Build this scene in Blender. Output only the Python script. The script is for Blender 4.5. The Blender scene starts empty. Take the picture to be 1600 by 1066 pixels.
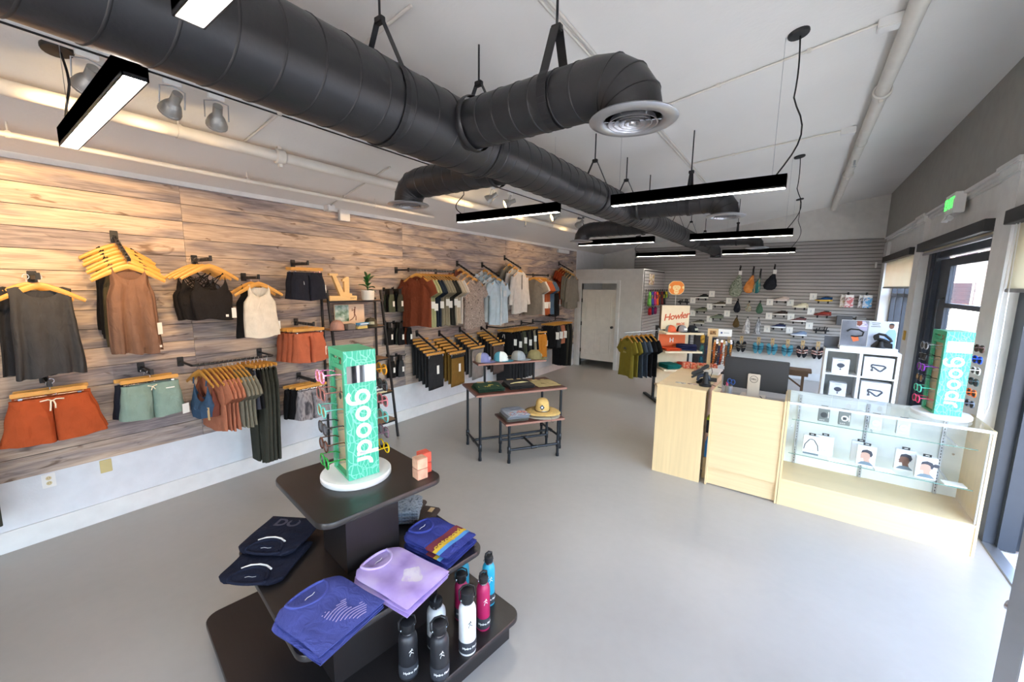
import bpy, bmesh, math, random
from math import sin, cos, pi, radians, sqrt, atan2
from mathutils import Vector, Matrix, noise

random.seed(7)
sc = bpy.context.scene
col = sc.collection

# ------------------------------------------------------------------ camera
cam_data = bpy.data.cameras.new('camera')
cam = bpy.data.objects.new('camera', cam_data)
col.objects.link(cam)
cam_data.sensor_width = 36.0
cam_data.lens = 624.951 * 36.0 / 1600.0
cam_data.clip_start = 0.05
yaw, pitch, roll = -0.61895243, -0.140278786, 0.0133055698
fw = Vector((sin(yaw) * cos(pitch), cos(yaw) * cos(pitch), sin(pitch)))
rt = Vector((cos(yaw), -sin(yaw), 0))
up = rt.cross(fw)
r2 = cos(roll) * rt + sin(roll) * up
u2 = -sin(roll) * rt + cos(roll) * up
mw = Matrix(((r2.x, u2.x, -fw.x, 0), (r2.y, u2.y, -fw.y, 0), (r2.z, u2.z, -fw.z, 2.1), (0, 0, 0, 1)))
cam.matrix_world = mw
sc.camera = cam

# ------------------------------------------------------------------ world, exposure
world = bpy.data.worlds.new('World')
sc.world = world
world.use_nodes = True
wn = world.node_tree.nodes
wl = world.node_tree.links
bg = wn['Background']
sky = wn.new('ShaderNodeTexSky')
sky.sky_type = 'NISHITA'
sky.sun_disc = False
sky.sun_elevation = radians(48)
sky.sun_rotation = radians(250)
sky.air_density = 1.0
sky.dust_density = 4.0
sky.ozone_density = 1.0
wb = wn.new('ShaderNodeMixRGB')
wb.blend_type = 'MULTIPLY'
wb.inputs['Fac'].default_value = 1.0
wb.inputs['Color2'].default_value = (1.0, 0.93, 0.87, 1)
wl.new(sky.outputs['Color'], wb.inputs['Color1'])
wl.new(wb.outputs['Color'], bg.inputs['Color'])
bg.inputs['Strength'].default_value = 2.2
sun_d = bpy.data.lights.new('sun', 'SUN')
sun_d.energy = 11.0
sun_d.angle = radians(1.0)
sun_d.color = (1.0, 0.95, 0.87)
sun_o = bpy.data.objects.new('sun', sun_d)
sun_o.rotation_euler = Vector((0.05, -0.62, -0.78)).to_track_quat('-Z', 'Y').to_euler()
col.objects.link(sun_o)
sc.view_settings.view_transform = 'Standard'
sc.view_settings.look = 'None'
sc.view_settings.exposure = 1.08
sc.view_settings.gamma = 1.0
sc.view_settings.use_curve_mapping = False
sc.cycles.use_denoising = True
sc.cycles.max_bounces = 9
sc.cycles.diffuse_bounces = 6
sc.cycles.glossy_bounces = 3
sc.cycles.transmission_bounces = 4
sc.cycles.transparent_max_bounces = 24
sc.cycles.sample_clamp_indirect = 6.0
sc.cycles.caustics_reflective = False
sc.cycles.caustics_refractive = False

# portals: they only help the sky find the shop windows and door openings
def portal(loc, size_y, size_z, rot):
    ld = bpy.data.lights.new('window_portal', 'AREA')
    ld.shape = 'RECTANGLE'
    ld.size = size_y
    ld.size_y = size_z
    ld.cycles.is_portal = True
    o = bpy.data.objects.new('window_portal', ld)
    o.location = loc
    o.rotation_euler = rot
    col.objects.link(o)
for yc, w in ((9.7, 2.4), (6.7, 2.5), (3.2, 3.2), (-0.9, 3.8)):
    portal((1.75, yc, 1.4), 2.6, w, (0, radians(90), 0))
portal((-0.3, -3.15, 1.8), 2.2, 2.0, (radians(90), 0, 0))

# ------------------------------------------------------------------ materials
MATS = {}
def srgb(c):
    f = lambda u: u / 12.92 if u <= 0.04045 else ((u + 0.055) / 1.055) ** 2.4
    return tuple(f(x / 255.0) for x in c)
def mat(name, rgb, rough=0.6, metal=0.0, spec=0.5, var=0.06, scale=8.0, bump=0.0, bscale=120.0, emit=None, estr=0.0, stretch=None, coat=0.0):
    """Principled material, colour broken up a little by noise in object space, optional fine bump."""
    if name in MATS:
        return MATS[name]
    m = bpy.data.materials.new(name)
    m.use_nodes = True
    n, l = m.node_tree.nodes, m.node_tree.links
    b = n['Principled BSDF']
    c = srgb(rgb)
    tc = n.new('ShaderNodeTexCoord')
    mp = n.new('ShaderNodeMapping')
    l.new(tc.outputs['Object'], mp.inputs['Vector'])
    if stretch:
        mp.inputs['Scale'].default_value = stretch
    nz = n.new('ShaderNodeTexNoise')
    nz.inputs['Scale'].default_value = scale
    nz.inputs['Detail'].default_value = 4
    l.new(mp.outputs['Vector'], nz.inputs['Vector'])
    mr = n.new('ShaderNodeMixRGB')
    mr.inputs['Color1'].default_value = (*[max(0, x * (1 - var * 2)) for x in c], 1)
    mr.inputs['Color2'].default_value = (*[min(1, x * (1 + var * 2)) for x in c], 1)
    l.new(nz.outputs['Fac'], mr.inputs['Fac'])
    l.new(mr.outputs['Color'], b.inputs['Base Color'])
    b.inputs['Roughness'].default_value = rough
    b.inputs['Metallic'].default_value = metal
    b.inputs['Specular IOR Level'].default_value = spec
    if coat:
        b.inputs['Coat Weight'].default_value = coat
    if bump:
        nb = n.new('ShaderNodeTexNoise')
        nb.inputs['Scale'].default_value = bscale
        nb.inputs['Detail'].default_value = 3
        l.new(mp.outputs['Vector'], nb.inputs['Vector'])
        bp = n.new('ShaderNodeBump')
        bp.inputs['Strength'].default_value = bump
        bp.inputs['Distance'].default_value = 0.01
        l.new(nb.outputs['Fac'], bp.inputs['Height'])
        l.new(bp.outputs['Normal'], b.inputs['Normal'])
    if emit:
        b.inputs['Emission Color'].default_value = (*srgb(emit), 1)
        b.inputs['Emission Strength'].default_value = estr
    MATS[name] = m
    return m
def cloth(name, rgb, var=0.09):
    k = 'cloth_' + name
    if k in MATS:
        return MATS[k]
    m = mat(k, rgb, rough=0.9, spec=0.15, var=var, scale=14, bump=0.25, bscale=260)
    n, l = m.node_tree.nodes, m.node_tree.links
    tc = next(x for x in n if x.type == 'TEX_COORD')
    old = next(x for x in n if x.type == 'BUMP')
    w = n.new('ShaderNodeTexNoise')       # creases
    w.inputs['Scale'].default_value = 11
    w.inputs['Detail'].default_value = 2
    w.inputs['Distortion'].default_value = 1.6
    mp = n.new('ShaderNodeMapping')
    mp.inputs['Scale'].default_value = (1.3, 1.0, 0.6)
    l.new(tc.outputs['Object'], mp.inputs['Vector'])
    l.new(mp.outputs['Vector'], w.inputs['Vector'])
    b2 = n.new('ShaderNodeBump')
    b2.inputs['Strength'].default_value = 0.55
    b2.inputs['Distance'].default_value = 0.02
    l.new(w.outputs['Fac'], b2.inputs['Height'])
    l.new(b2.outputs['Normal'], old.inputs['Normal'])
    return m
def mix_ramp(m, fac_socket, stops, target):
    r = m.node_tree.nodes.new('ShaderNodeValToRGB')
    els = r.color_ramp.elements
    while len(els) < len(stops):
        els.new(0.5)
    for e, (p, c) in zip(els, stops):
        e.position = p
        e.color = (*srgb(c), 1)
    m.node_tree.links.new(fac_socket, r.inputs['Fac'])
    if target is not None:
        m.node_tree.links.new(r.outputs['Color'], target)
    return r
def patterned(name, scale, stops, rough=0.9, tex='noise', stretch=(1, 1, 1), detail=5, dist=0.0, spec=0.2):
    if name in MATS:
        return MATS[name]
    m = bpy.data.materials.new(name)
    m.use_nodes = True
    n, l = m.node_tree.nodes, m.node_tree.links
    b = n['Principled BSDF']
    tc = n.new('ShaderNodeTexCoord')
    mp = n.new('ShaderNodeMapping')
    mp.inputs['Scale'].default_value = stretch
    l.new(tc.outputs['Object'], mp.inputs['Vector'])
    if tex == 'noise':
        t = n.new('ShaderNodeTexNoise')
        t.inputs['Scale'].default_value = scale
        t.inputs['Detail'].default_value = detail
        t.inputs['Distortion'].default_value = dist
        o = t.outputs['Fac']
    else:
        t = n.new('ShaderNodeTexVoronoi')
        t.feature = 'DISTANCE_TO_EDGE' if tex == 'edge' else 'F1'
        t.inputs['Scale'].default_value = scale
        o = t.outputs['Distance']
    l.new(mp.outputs['Vector'], t.inputs['Vector'])
    mix_ramp(m, o, stops, b.inputs['Base Color'])
    b.inputs['Roughness'].default_value = rough
    b.inputs['Specular IOR Level'].default_value = spec
    MATS[name] = m
    return m
def glass_mat(name, tint=(0.92, 0.97, 0.95), refl=0.5):
    if name in MATS:
        return MATS[name]
    m = bpy.data.materials.new(name)
    m.use_nodes = True
    n, l = m.node_tree.nodes, m.node_tree.links
    n.remove(n['Principled BSDF'])
    out = n['Material Output']
    tr = n.new('ShaderNodeBsdfTransparent')
    tr.inputs['Color'].default_value = (*tint, 1)
    gl = n.new('ShaderNodeBsdfGlossy')
    gl.inputs['Roughness'].default_value = 0.02
    gl.inputs['Color'].default_value = (1, 1, 1, 1)
    fr = n.new('ShaderNodeFresnel')
    fr.inputs['IOR'].default_value = 1.45
    mu = n.new('ShaderNodeMath')
    mu.operation = 'MULTIPLY'
    mu.inputs[1].default_value = refl
    ge = n.new('ShaderNodeNewGeometry')
    fs = n.new('ShaderNodeMath')          # the inner faces of a pane would otherwise reflect totally
    fs.operation = 'SUBTRACT'
    fs.inputs[0].default_value = 1.0
    l.new(ge.outputs['Backfacing'], fs.inputs[1])
    ff = n.new('ShaderNodeMath')
    ff.operation = 'MULTIPLY'
    l.new(fr.outputs['Fac'], ff.inputs[0])
    l.new(fs.outputs['Value'], ff.inputs[1])
    l.new(ff.outputs['Value'], mu.inputs[0])
    mx = n.new('ShaderNodeMixShader')
    l.new(mu.outputs['Value'], mx.inputs['Fac'])
    l.new(tr.outputs['BSDF'], mx.inputs[1])
    l.new(gl.outputs['BSDF'], mx.inputs[2])
    l.new(mx.outputs['Shader'], out.inputs['Surface'])
    MATS[name] = m
    return m
def emission(name, rgb, strength):
    if name in MATS:
        return MATS[name]
    m = bpy.data.materials.new(name)
    m.use_nodes = True
    n, l = m.node_tree.nodes, m.node_tree.links
    n.remove(n['Principled BSDF'])
    e = n.new('ShaderNodeEmission')
    e.inputs['Color'].default_value = (*srgb(rgb), 1)
    e.inputs['Strength'].default_value = strength
    l.new(e.outputs['Emission'], n['Material Output'].inputs['Surface'])
    MATS[name] = m
    return m

BLACK_METAL = mat('black_powder_coat', (30, 30, 32), rough=0.5, spec=0.4)
DUCT = mat('black_duct_paint', (36, 36, 38), rough=0.38, spec=0.5, bump=0.1, bscale=40)
CHROME = mat('chrome', (215, 215, 218), rough=0.15, metal=1.0)
STEEL = mat('brushed_aluminium', (175, 178, 182), rough=0.35, metal=0.9)
GREY_PLASTIC = mat('grey_plastic', (130, 130, 130), rough=0.5)
WHITE_PAINT = mat('white_trim_paint', (222, 222, 220), rough=0.5)
WALL_WHITE = mat('off_white_wall_paint', (214, 217, 222), rough=0.8, bump=0.1, bscale=60)
WALL_GREY = mat('warm_grey_wall_paint', (158, 156, 150), rough=0.85, bump=0.1, bscale=60)
WALL_LIGHT = mat('light_grey_wall_paint', (216, 214, 210), rough=0.85, bump=0.1, bscale=60)
CEIL = mat('ceiling_paint', (226, 225, 222), rough=0.9, var=0.04, scale=0.8, bump=0.15, bscale=30)
DOOR_PAINT = mat('cream_door_paint', (232, 226, 216), rough=0.5)
HANGER_WOOD = mat('varnished_hanger_wood', (205, 150, 70), rough=0.4, var=0.12, scale=20, stretch=(1, 8, 8))
BLOND_WOOD = mat('blond_laminate', (222, 196, 152), rough=0.42, var=0.06, scale=3, stretch=(0.5, 3, 14))
BLOND_V = mat('blond_laminate_upright_grain', (222, 195, 148), rough=0.42, var=0.07, scale=3, stretch=(12, 12, 0.5))
DARK_FRAME = mat('dark_bronze_frame', (44, 52, 64), rough=0.4, spec=0.5)
BLACK = mat('matt_black', (18, 18, 19), rough=0.6)
WHITE_PLASTIC = mat('white_plastic', (232, 232, 230), rough=0.4)
PAPER = mat('white_card', (236, 234, 228), rough=0.8, var=0.02)
KRAFT = mat('kraft_card', (196, 166, 120), rough=0.85)
WIN_GLASS = glass_mat('window_glass', (0.97, 0.98, 0.98))
CASE_GLASS = glass_mat('display_case_glass', (0.975, 0.99, 0.985), 0.6)
GLASS_EDGE = mat('green_glass_edge', (96, 142, 130), rough=0.2)
DARK_LENS = mat('dark_lens', (22, 20, 22), rough=0.08, spec=0.8)

# ------------------------------------------------------------------ helpers
class MB:
    """Collects simple solids and links them as ONE mesh object."""
    def __init__(s):
        s.v, s.f, s.m = [], [], []
    def add(s, vs, fs, mi=0, M=None):
        k = len(s.v)
        for p in vs:
            p = Vector(p)
            if M is not None:
                p = M @ p
            s.v.append(p)
        for f in fs:
            s.f.append(tuple(i + k for i in f))
            s.m.append(mi)
        return s
    def box(s, c, d, mi=0, ch=0.0, M=None):
        x, y, z = d[0] / 2, d[1] / 2, d[2] / 2
        if ch <= 0:
            vs = [(c[0] + a * x, c[1] + b * y, c[2] + e * z) for e in (-1, 1) for b in (-1, 1) for a in (-1, 1)]
            fs = [(0, 2, 3, 1), (4, 5, 7, 6), (0, 1, 5, 4), (2, 6, 7, 3), (0, 4, 6, 2), (1, 3, 7, 5)]
            return s.add(vs, fs, mi, M)
        h = min(ch, x * 0.9, y * 0.9, z * 0.9)
        bm = bmesh.new()
        bmesh.ops.create_cube(bm, size=1)
        for w in bm.verts:
            w.co = Vector((w.co.x * 2 * x, w.co.y * 2 * y, w.co.z * 2 * z))
        bmesh.ops.bevel(bm, geom=bm.edges[:], offset=h, segments=2, affect='EDGES')
        bm.verts.index_update()
        vs = [w.co + Vector(c) for w in bm.verts]
        fs = [[w.index for w in f.verts] for f in bm.faces]
        bm.free()
        return s.add(vs, fs, mi, M)
    def span(s, a, b, mi=0, ch=0.0, M=None):
        return s.box([(a[i] + b[i]) / 2 for i in range(3)], [abs(b[i] - a[i]) for i in range(3)], mi, ch, M)
    def bar(s, p0, p1, w, h, mi=0, upv=(0, 0, 1)):
        p0, p1 = Vector(p0), Vector(p1)
        d = (p1 - p0)
        L = d.length
        d.normalize()
        sd = d.cross(Vector(upv))
        if sd.length < 1e-4:
            sd = d.cross(Vector((1, 0, 0)))
        sd.normalize()
        u = sd.cross(d)
        M = Matrix(((d.x, sd.x, u.x, p0.x), (d.y, sd.y, u.y, p0.y), (d.z, sd.z, u.z, p0.z), (0, 0, 0, 1)))
        return s.span((0, -w / 2, -h / 2), (L, w / 2, h / 2), mi, 0, M)
    def loft(s, rings, mi=0, closed=True, cap0=False, cap1=False, M=None):
        n = len(rings[0])
        vs = [p for r in rings for p in r]
        fs = []
        for i in range(len(rings) - 1):
            for j in range(n if closed else n - 1):
                a, b = i * n + j, i * n + (j + 1) % n
                fs.append((a, b, b + n, a + n))
        if cap0:
            fs.append(tuple(range(n - 1, -1, -1)))
        if cap1:
            fs.append(tuple(range((len(rings) - 1) * n, len(rings) * n)))
        return s.add(vs, fs, mi, M)
    def tube(s, pts, r, n=8, mi=0, cap=True, M=None):
        pts = [Vector(p) for p in pts]
        rs = r if isinstance(r, (list, tuple)) else [r] * len(pts)
        rings = []
        prev = None
        for i, p in enumerate(pts):
            t = (pts[min(i + 1, len(pts) - 1)] - pts[max(i - 1, 0)])
            t.normalize()
            if prev is None:
                a = Vector((0, 0, 1)) if abs(t.z) < 0.9 else Vector((1, 0, 0))
                prev = t.cross(a).normalized()
            q = prev - t * prev.dot(t)
            q.normalize()
            prev = q
            w = t.cross(q)
            rings.append([p + (q * cos(2 * pi * k / n) + w * sin(2 * pi * k / n)) * rs[i] for k in range(n)])
        return s.loft(rings, mi, True, cap, cap, M)
    def lathe(s, prof, n=20, c=(0, 0, 0), mi=0, M=None, cap0=True, cap1=True):
        rings = [[(c[0] + r * cos(2 * pi * k / n), c[1] + r * sin(2 * pi * k / n), c[2] + z) for k in range(n)] for r, z in prof]
        return s.loft(rings, mi, True, cap0, cap1, M)
    def prism(s, poly, z0, z1, mi=0, M=None):
        n = len(poly)
        vs = [(x, y, z0) for x, y in poly] + [(x, y, z1) for x, y in poly]
        fs = [tuple(range(n - 1, -1, -1)), tuple(range(n, 2 * n))]
        fs += [(i, (i + 1) % n, (i + 1) % n + n, i + n) for i in range(n)]
        return s.add(vs, fs, mi, M)
    def ball(s, c, r, n=10, mi=0, M=None):
        r = r if isinstance(r, (tuple, list)) else (r, r, r)
        rings = []
        for i in range(1, n):
            a = pi * i / n
            rings.append([(c[0] + r[0] * sin(a) * cos(2 * pi * k / (n * 2)), c[1] + r[1] * sin(a) * sin(2 * pi * k / (n * 2)), c[2] - r[2] * cos(a)) for k in range(n * 2)])
        return s.loft(rings, mi, True, True, True, M)
    def build(s, name, mats, parent=None, loc=(0, 0, 0), rz=0.0, smooth=0, rot=None):
        me = bpy.data.meshes.new(name)
        me.from_pydata([tuple(p) for p in s.v], [], s.f)
        if not isinstance(mats, (list, tuple)):
            mats = [mats]
        for m in mats:
            me.materials.append(m)
        if len(mats) > 1:
            me.polygons.foreach_set('material_index', s.m)
        if smooth:
            me.polygons.foreach_set('use_smooth', [True] * len(me.polygons))
            if smooth < 180:
                me.set_sharp_from_angle(angle=radians(smooth))
        me.update()
        o = bpy.data.objects.new(name, me)
        col.objects.link(o)
        o.parent = parent
        o.location = loc
        o.rotation_euler = rot if rot else (0, 0, rz)
        return o

def tag(o, label=None, cat=None, group=None, kind=None):
    if label: o['label'] = label
    if cat: o['category'] = cat
    if group: o['group'] = group
    if kind: o['kind'] = kind
    return o
def empty(name, loc=(0, 0, 0), rz=0.0, label=None, cat=None, group=None, rot=None):
    o = bpy.data.objects.new(name, None)
    o.empty_display_size = 0.05
    col.objects.link(o)
    o.location = loc
    o.rotation_euler = rot if rot else (0, 0, rz)
    return tag(o, label, cat, group)
KIDS = {}
def copy_tree(o, loc=None, rz=None, label=None, group=None, parent=None, rot=None):
    c = o.copy()
    col.objects.link(c)
    c.parent = parent
    for ch in o.children:
        copy_tree(ch, parent=c)
    if loc is not None: c.location = loc
    if rz is not None: c.rotation_euler = (0, 0, rz)
    if rot is not None: c.rotation_euler = rot
    if label: c['label'] = label
    if group: c['group'] = group
    return c
def struct(o):
    o['kind'] = 'structure'
    return o
ORD = ['first', 'second', 'third', 'fourth', 'fifth', 'sixth', 'seventh', 'eighth', 'ninth', 'tenth', 'eleventh', 'twelfth', 'thirteenth']
def text_mb(body, size, depth=0.001, bold=0.0, space=1.0, shear=0.0):
    """Lettering as a mesh collector: lies in the local XY plane, centred, facing +Z."""
    cu = bpy.data.curves.new('lettering', 'FONT')
    cu.body = body
    cu.size = size
    cu.extrude = depth
    cu.offset = bold
    cu.space_character = space
    cu.shear = shear
    cu.resolution_u = 3
    cu.align_x = 'CENTER'
    cu.align_y = 'CENTER'
    o = bpy.data.objects.new('lettering', cu)
    col.objects.link(o)
    dg = bpy.context.evaluated_depsgraph_get()
    me = bpy.data.meshes.new_from_object(o.evaluated_get(dg))
    mb = MB()
    mb.add([v.co.copy() for v in me.vertices], [tuple(p.vertices) for p in me.polygons])
    bpy.data.objects.remove(o)
    bpy.data.meshes.remove(me)
    bpy.data.curves.remove(cu)
    return mb
def lettering(name, body, size, m, parent, M, depth=0.001, bold=0.0, space=1.0, shear=0.0):
    mb = text_mb(body, size, depth, bold, space, shear)
    mb.v = [M @ p for p in mb.v]
    return mb.build(name, m, parent)
def frame_M(o, ex, ey):
    """Matrix that puts local X along ex, Y along ey, Z along their cross, at o."""
    ex, ey = Vector(ex).normalized(), Vector(ey).normalized()
    ez = ex.cross(ey)
    return Matrix(((ex.x, ey.x, ez.x, o[0]), (ex.y, ey.y, ez.y, o[1]), (ex.z, ey.z, ez.z, o[2]), (0, 0, 0, 1)))
def round_rect(w, d, r, n=5):
    p = []
    for cx, cy, a0 in ((w / 2 - r, d / 2 - r, 0), (-w / 2 + r, d / 2 - r, 90), (-w / 2 + r, -d / 2 + r, 180), (w / 2 - r, -d / 2 + r, 270)):
        for k in range(n + 1):
            a = radians(a0 + 90 * k / n)
            p.append((cx + r * cos(a), cy + r * sin(a)))
    return p
# ------------------------------------------------------------------ structure
XL, XR, YB, YF = -4.79, 1.35, 11.33, -3.0
def ceil_z(x):
    return 3.01 + 0.1665 * (x - XL)

def floor_material():
    m = bpy.data.materials.new('sealed_grey_concrete')
    m.use_nodes = True
    n, l = m.node_tree.nodes, m.node_tree.links
    b = n['Principled BSDF']
    tc = n.new('ShaderNodeTexCoord')
    a = n.new('ShaderNodeTexNoise'); a.inputs['Scale'].default_value = 0.9; a.inputs['Detail'].default_value = 6
    c = n.new('ShaderNodeTexNoise'); c.inputs['Scale'].default_value = 14; c.inputs['Detail'].default_value = 5
    l.new(tc.outputs['Object'], a.inputs['Vector'])
    l.new(tc.outputs['Object'], c.inputs['Vector'])
    mx = n.new('ShaderNodeMath'); mx.operation = 'MULTIPLY_ADD'
    mx.inputs[1].default_value = 0.25
    l.new(c.outputs['Fac'], mx.inputs[0])
    l.new(a.outputs['Fac'], mx.inputs[2])
    mix_ramp(m, mx.outputs['Value'], [(0.3, (156, 150, 142)), (0.6, (164, 159, 151)), (0.9, (172, 167, 159))], b.inputs['Base Color'])
    rr = n.new('ShaderNodeMapRange')
    rr.inputs['To Min'].default_value = 0.26
    rr.inputs['To Max'].default_value = 0.40
    l.new(a.outputs['Fac'], rr.inputs['Value'])
    l.new(rr.outputs['Result'], b.inputs['Roughness'])
    b.inputs['Specular IOR Level'].default_value = 0.7
    bp = n.new('ShaderNodeBump'); bp.inputs['Strength'].default_value = 0.04
    l.new(c.outputs['Fac'], bp.inputs['Height'])
    l.new(bp.outputs['Normal'], b.inputs['Normal'])
    return m
FLOOR = floor_material()
struct(MB().span((XL - 0.2, YF - 0.2, -0.12), (1.46, YB + 0.2, 0)).build('floor', FLOOR))

# sloped ceiling: low over the plank wall, high over the windows
mb = MB()
za, zb = ceil_z(XL - 0.2), ceil_z(XR + 0.25)
mb.add([(XL - 0.2, YF - 0.2, za), (XR + 0.25, YF - 0.2, zb), (XR + 0.25, YB + 0.2, zb), (XL - 0.2, YB + 0.2, za),
        (XL - 0.2, YF - 0.2, za + 0.15), (XR + 0.25, YF - 0.2, zb + 0.15), (XR + 0.25, YB + 0.2, zb + 0.15), (XL - 0.2, YB + 0.2, za + 0.15)],
       [(0, 3, 2, 1), (4, 5, 6, 7), (0, 1, 5, 4), (1, 2, 6, 5), (2, 3, 7, 6), (3, 0, 4, 7)])
struct(mb.build('ceiling', CEIL))

# left wall
def plank_material():
    m = bpy.data.materials.new('weathered_plank_print')
    m.use_nodes = True
    n, l = m.node_tree.nodes, m.node_tree.links
    b = n['Principled BSDF']
    tc = n.new('ShaderNodeTexCoord')
    oi = n.new('ShaderNodeObjectInfo')
    off = n.new('ShaderNodeVectorMath'); off.operation = 'MULTIPLY_ADD'
    cmb = n.new('ShaderNodeCombineXYZ')
    for i in range(3):
        l.new(oi.outputs['Random'], cmb.inputs[i])
    off.inputs[1].default_value = (37.0, 91.0, 53.0)
    l.new(cmb.outputs['Vector'], off.inputs[0])
    l.new(tc.outputs['Object'], off.inputs[2])
    def noise_tex(scale, stretch, detail=5, dist=0.0):
        mp = n.new('ShaderNodeMapping'); mp.inputs['Scale'].default_value = stretch
        l.new(off.outputs['Vector'], mp.inputs['Vector'])
        t = n.new('ShaderNodeTexNoise')
        t.inputs['Scale'].default_value = scale
        t.inputs['Detail'].default_value = detail
        t.inputs['Distortion'].default_value = dist
        l.new(mp.outputs['Vector'], t.inputs['Vector'])
        return t.outputs['Fac']
    grain = noise_tex(4.0, (1, 1.2, 16), 6, 0.6)
    patch = noise_tex(1.1, (1, 0.8, 4.5), 3, 1.0)
    blot = noise_tex(2.6, (1, 1.0, 3.4), 3, 1.5)
    grey = mix_ramp(m, grain, [(0.28, (104, 96, 99)), (0.5, (136, 126, 127)), (0.72, (164, 153, 151))], None)
    tan = mix_ramp(m, grain, [(0.28, (166, 145, 128)), (0.5, (190, 169, 151)), (0.72, (208, 189, 170))], None)
    fac = mix_ramp(m, patch, [(0.40, (0, 0, 0)), (0.58, (255, 255, 255))], None)
    mx = n.new('ShaderNodeMixRGB')
    l.new(fac.outputs['Color'], mx.inputs['Fac'])
    l.new(grey.outputs['Color'], mx.inputs['Color1'])
    l.new(tan.outputs['Color'], mx.inputs['Color2'])
    knot = mix_ramp(m, blot, [(0.28, (150, 132, 120)), (0.36, (255, 255, 255))], None)
    mu = n.new('ShaderNodeMixRGB'); mu.blend_type = 'MULTIPLY'; mu.inputs['Fac'].default_value = 0.8
    l.new(mx.outputs['Color'], mu.inputs['Color1'])
    l.new(knot.outputs['Color'], mu.inputs['Color2'])
    l.new(mu.outputs['Color'], b.inputs['Base Color'])
    b.inputs['Roughness'].default_value = 0.55
    b.inputs['Specular IOR Level'].default_value = 0.3
    bp = n.new('ShaderNodeBump'); bp.inputs['Strength'].default_value = 0.12
    l.new(grain, bp.inputs['Height'])
    l.new(bp.outputs['Normal'], b.inputs['Normal'])
    return m
PLANK = plank_material()
wall_left = struct(MB().span((XL - 0.2, YF - 0.2, 0), (XL - 0.012, YB + 0.2, 3.2)).build('wall_left', WALL_WHITE))
GROOVE = mat('dark_groove', (70, 60, 56), rough=0.9)
MB().span((XL - 0.012, YF, 0.55), (XL - 0.010, 9.55, 2.967)).build('groove_backing', GROOVE, wall_left)
joints = [-2.6, -0.15, 1.35, 3.93, 6.45, 8.93, 9.55]
zs = [2.967 - 0.1605 * i for i in range(15)] + [0.55]
plank_mesh = {}
for i in range(15):
    z1, z0 = zs[i], zs[i + 1]
    for j in range(-1, len(joints) - 1):
        ya = YF if j < 0 else joints[j]
        yb = joints[j + 1]
        k = (round(yb - ya, 3), round(z1 - z0, 3))
        if k not in plank_mesh:
            o = MB().box((0, 0, 0), (0.012, yb - ya - 0.002, z1 - z0 - 0.005), 0).build('plank', PLANK, wall_left)
            plank_mesh[k] = o.data
        else:
            o = bpy.data.objects.new('plank', plank_mesh[k])
            col.objects.link(o)
            o.parent = wall_left
        o.location = (XL - 0.004, (ya + yb) / 2, (z0 + z1) / 2)
struct(MB().span((XL - 0.012, YF, 0), (XL + 0.014, 9.55, 0.165), 0, 0.004).build('baseboard_left', WHITE_PAINT))
struct(MB().span((XL - 0.012, YF, 2.967), (XL + 0.012, 9.55, 3.012)).build('trim_1', WHITE_PAINT))

# back wall: painted, with grey slats
SLAT = mat('grey_slatwall', (164, 160, 157), rough=0.55, var=0.05, scale=3, stretch=(1, 6, 6))
wall_back = struct(MB().span((XL - 0.2, YB, 0), (XR + 0.2, YB + 0.2, 4.3)).build('wall_back', WALL_LIGHT))
slat_x0 = -3.86
MB().span((slat_x0, YB - 0.008, 0.565), (XR, YB, 3.145)).build('groove_backing', mat('slat_groove', (70, 67, 66), rough=0.9), wall_back)
def slat_mb(L):
    # a slat with the small lip of slatwall at its upper edge
    m = MB()
    prof = [(0, -0.034), (-0.016, -0.034), (-0.020, -0.029), (-0.020, 0.026), (-0.014, 0.032), (0, 0.033)]
    a = [(-L / 2, y, z) for y, z in prof]
    c = [(L / 2, y, z) for y, z in prof]
    return m.loft([a, c], 0, True, True, True)
so = None
for k in range(34):
    z = 0.605 + k * 0.0757
    if so is None:
        so = slat_mb(XR - slat_x0).build('slat', SLAT, wall_back)
        o = so
    else:
        o = bpy.data.objects.new('slat', so.data); col.objects.link(o); o.parent = wall_back
    o.location = ((XR + slat_x0) / 2, YB - 0.006, z)
struct(MB().span((-3.03, YB - 0.016, 0), (XR, YB, 0.17), 0, 0.004).build('baseboard_back', WHITE_PAINT))

# small room in the back left corner
DX0, DX1 = -4.60, -3.665
part = MB()
part.span((XL, 9.55, 0), (DX0, 9.66, 2.51))
part.span((DX1, 9.55, 0), (-3.03, 9.66, 2.51))
part.span((DX0, 9.55, 2.155), (DX1, 9.66, 2.51))
struct(part.build('wall_partition', WALL_LIGHT))
wall_side = struct(MB().span((-3.13, 9.66, 0), (-3.03, YB, 2.51)).build('wall_partition_side', WALL_LIGHT))
MB().span((-3.03, 9.58, 0.565), (-3.024, YB, 2.49)).build('groove_backing', mat('slat_groove', (52, 50, 50)), wall_side)
so2 = None
for k in range(25):
    z = 0.605 + k * 0.0757
    if so2 is None:
        so2 = slat_mb(YB - 9.58).build('slat', SLAT, wall_side)
        o = so2
    else:
        o = bpy.data.objects.new('slat', so2.data); col.objects.link(o); o.parent = wall_side
    o.location = (-3.026, (9.58 + YB) / 2, z)
    o.rotation_euler = (0, 0, pi / 2)
struct(MB().span((DX1 + 0.09, 9.535, 0), (-3.03, 9.55, 0.16), 0, 0.004).build('baseboard_partition', WALL_LIGHT))
fr = MB()
fr.span((DX0 - 0.10, 9.525, 0), (DX0, 9.66, 2.235), 0, 0.006)
fr.span((DX1, 9.525, 0), (DX1 + 0.09, 9.66, 2.235), 0, 0.006)
fr.span((DX0, 9.525, 2.155), (DX1, 9.66, 2.235), 0, 0.006)
d1 = struct(fr.build('door_1', WHITE_PAINT))
leaf = MB()
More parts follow.
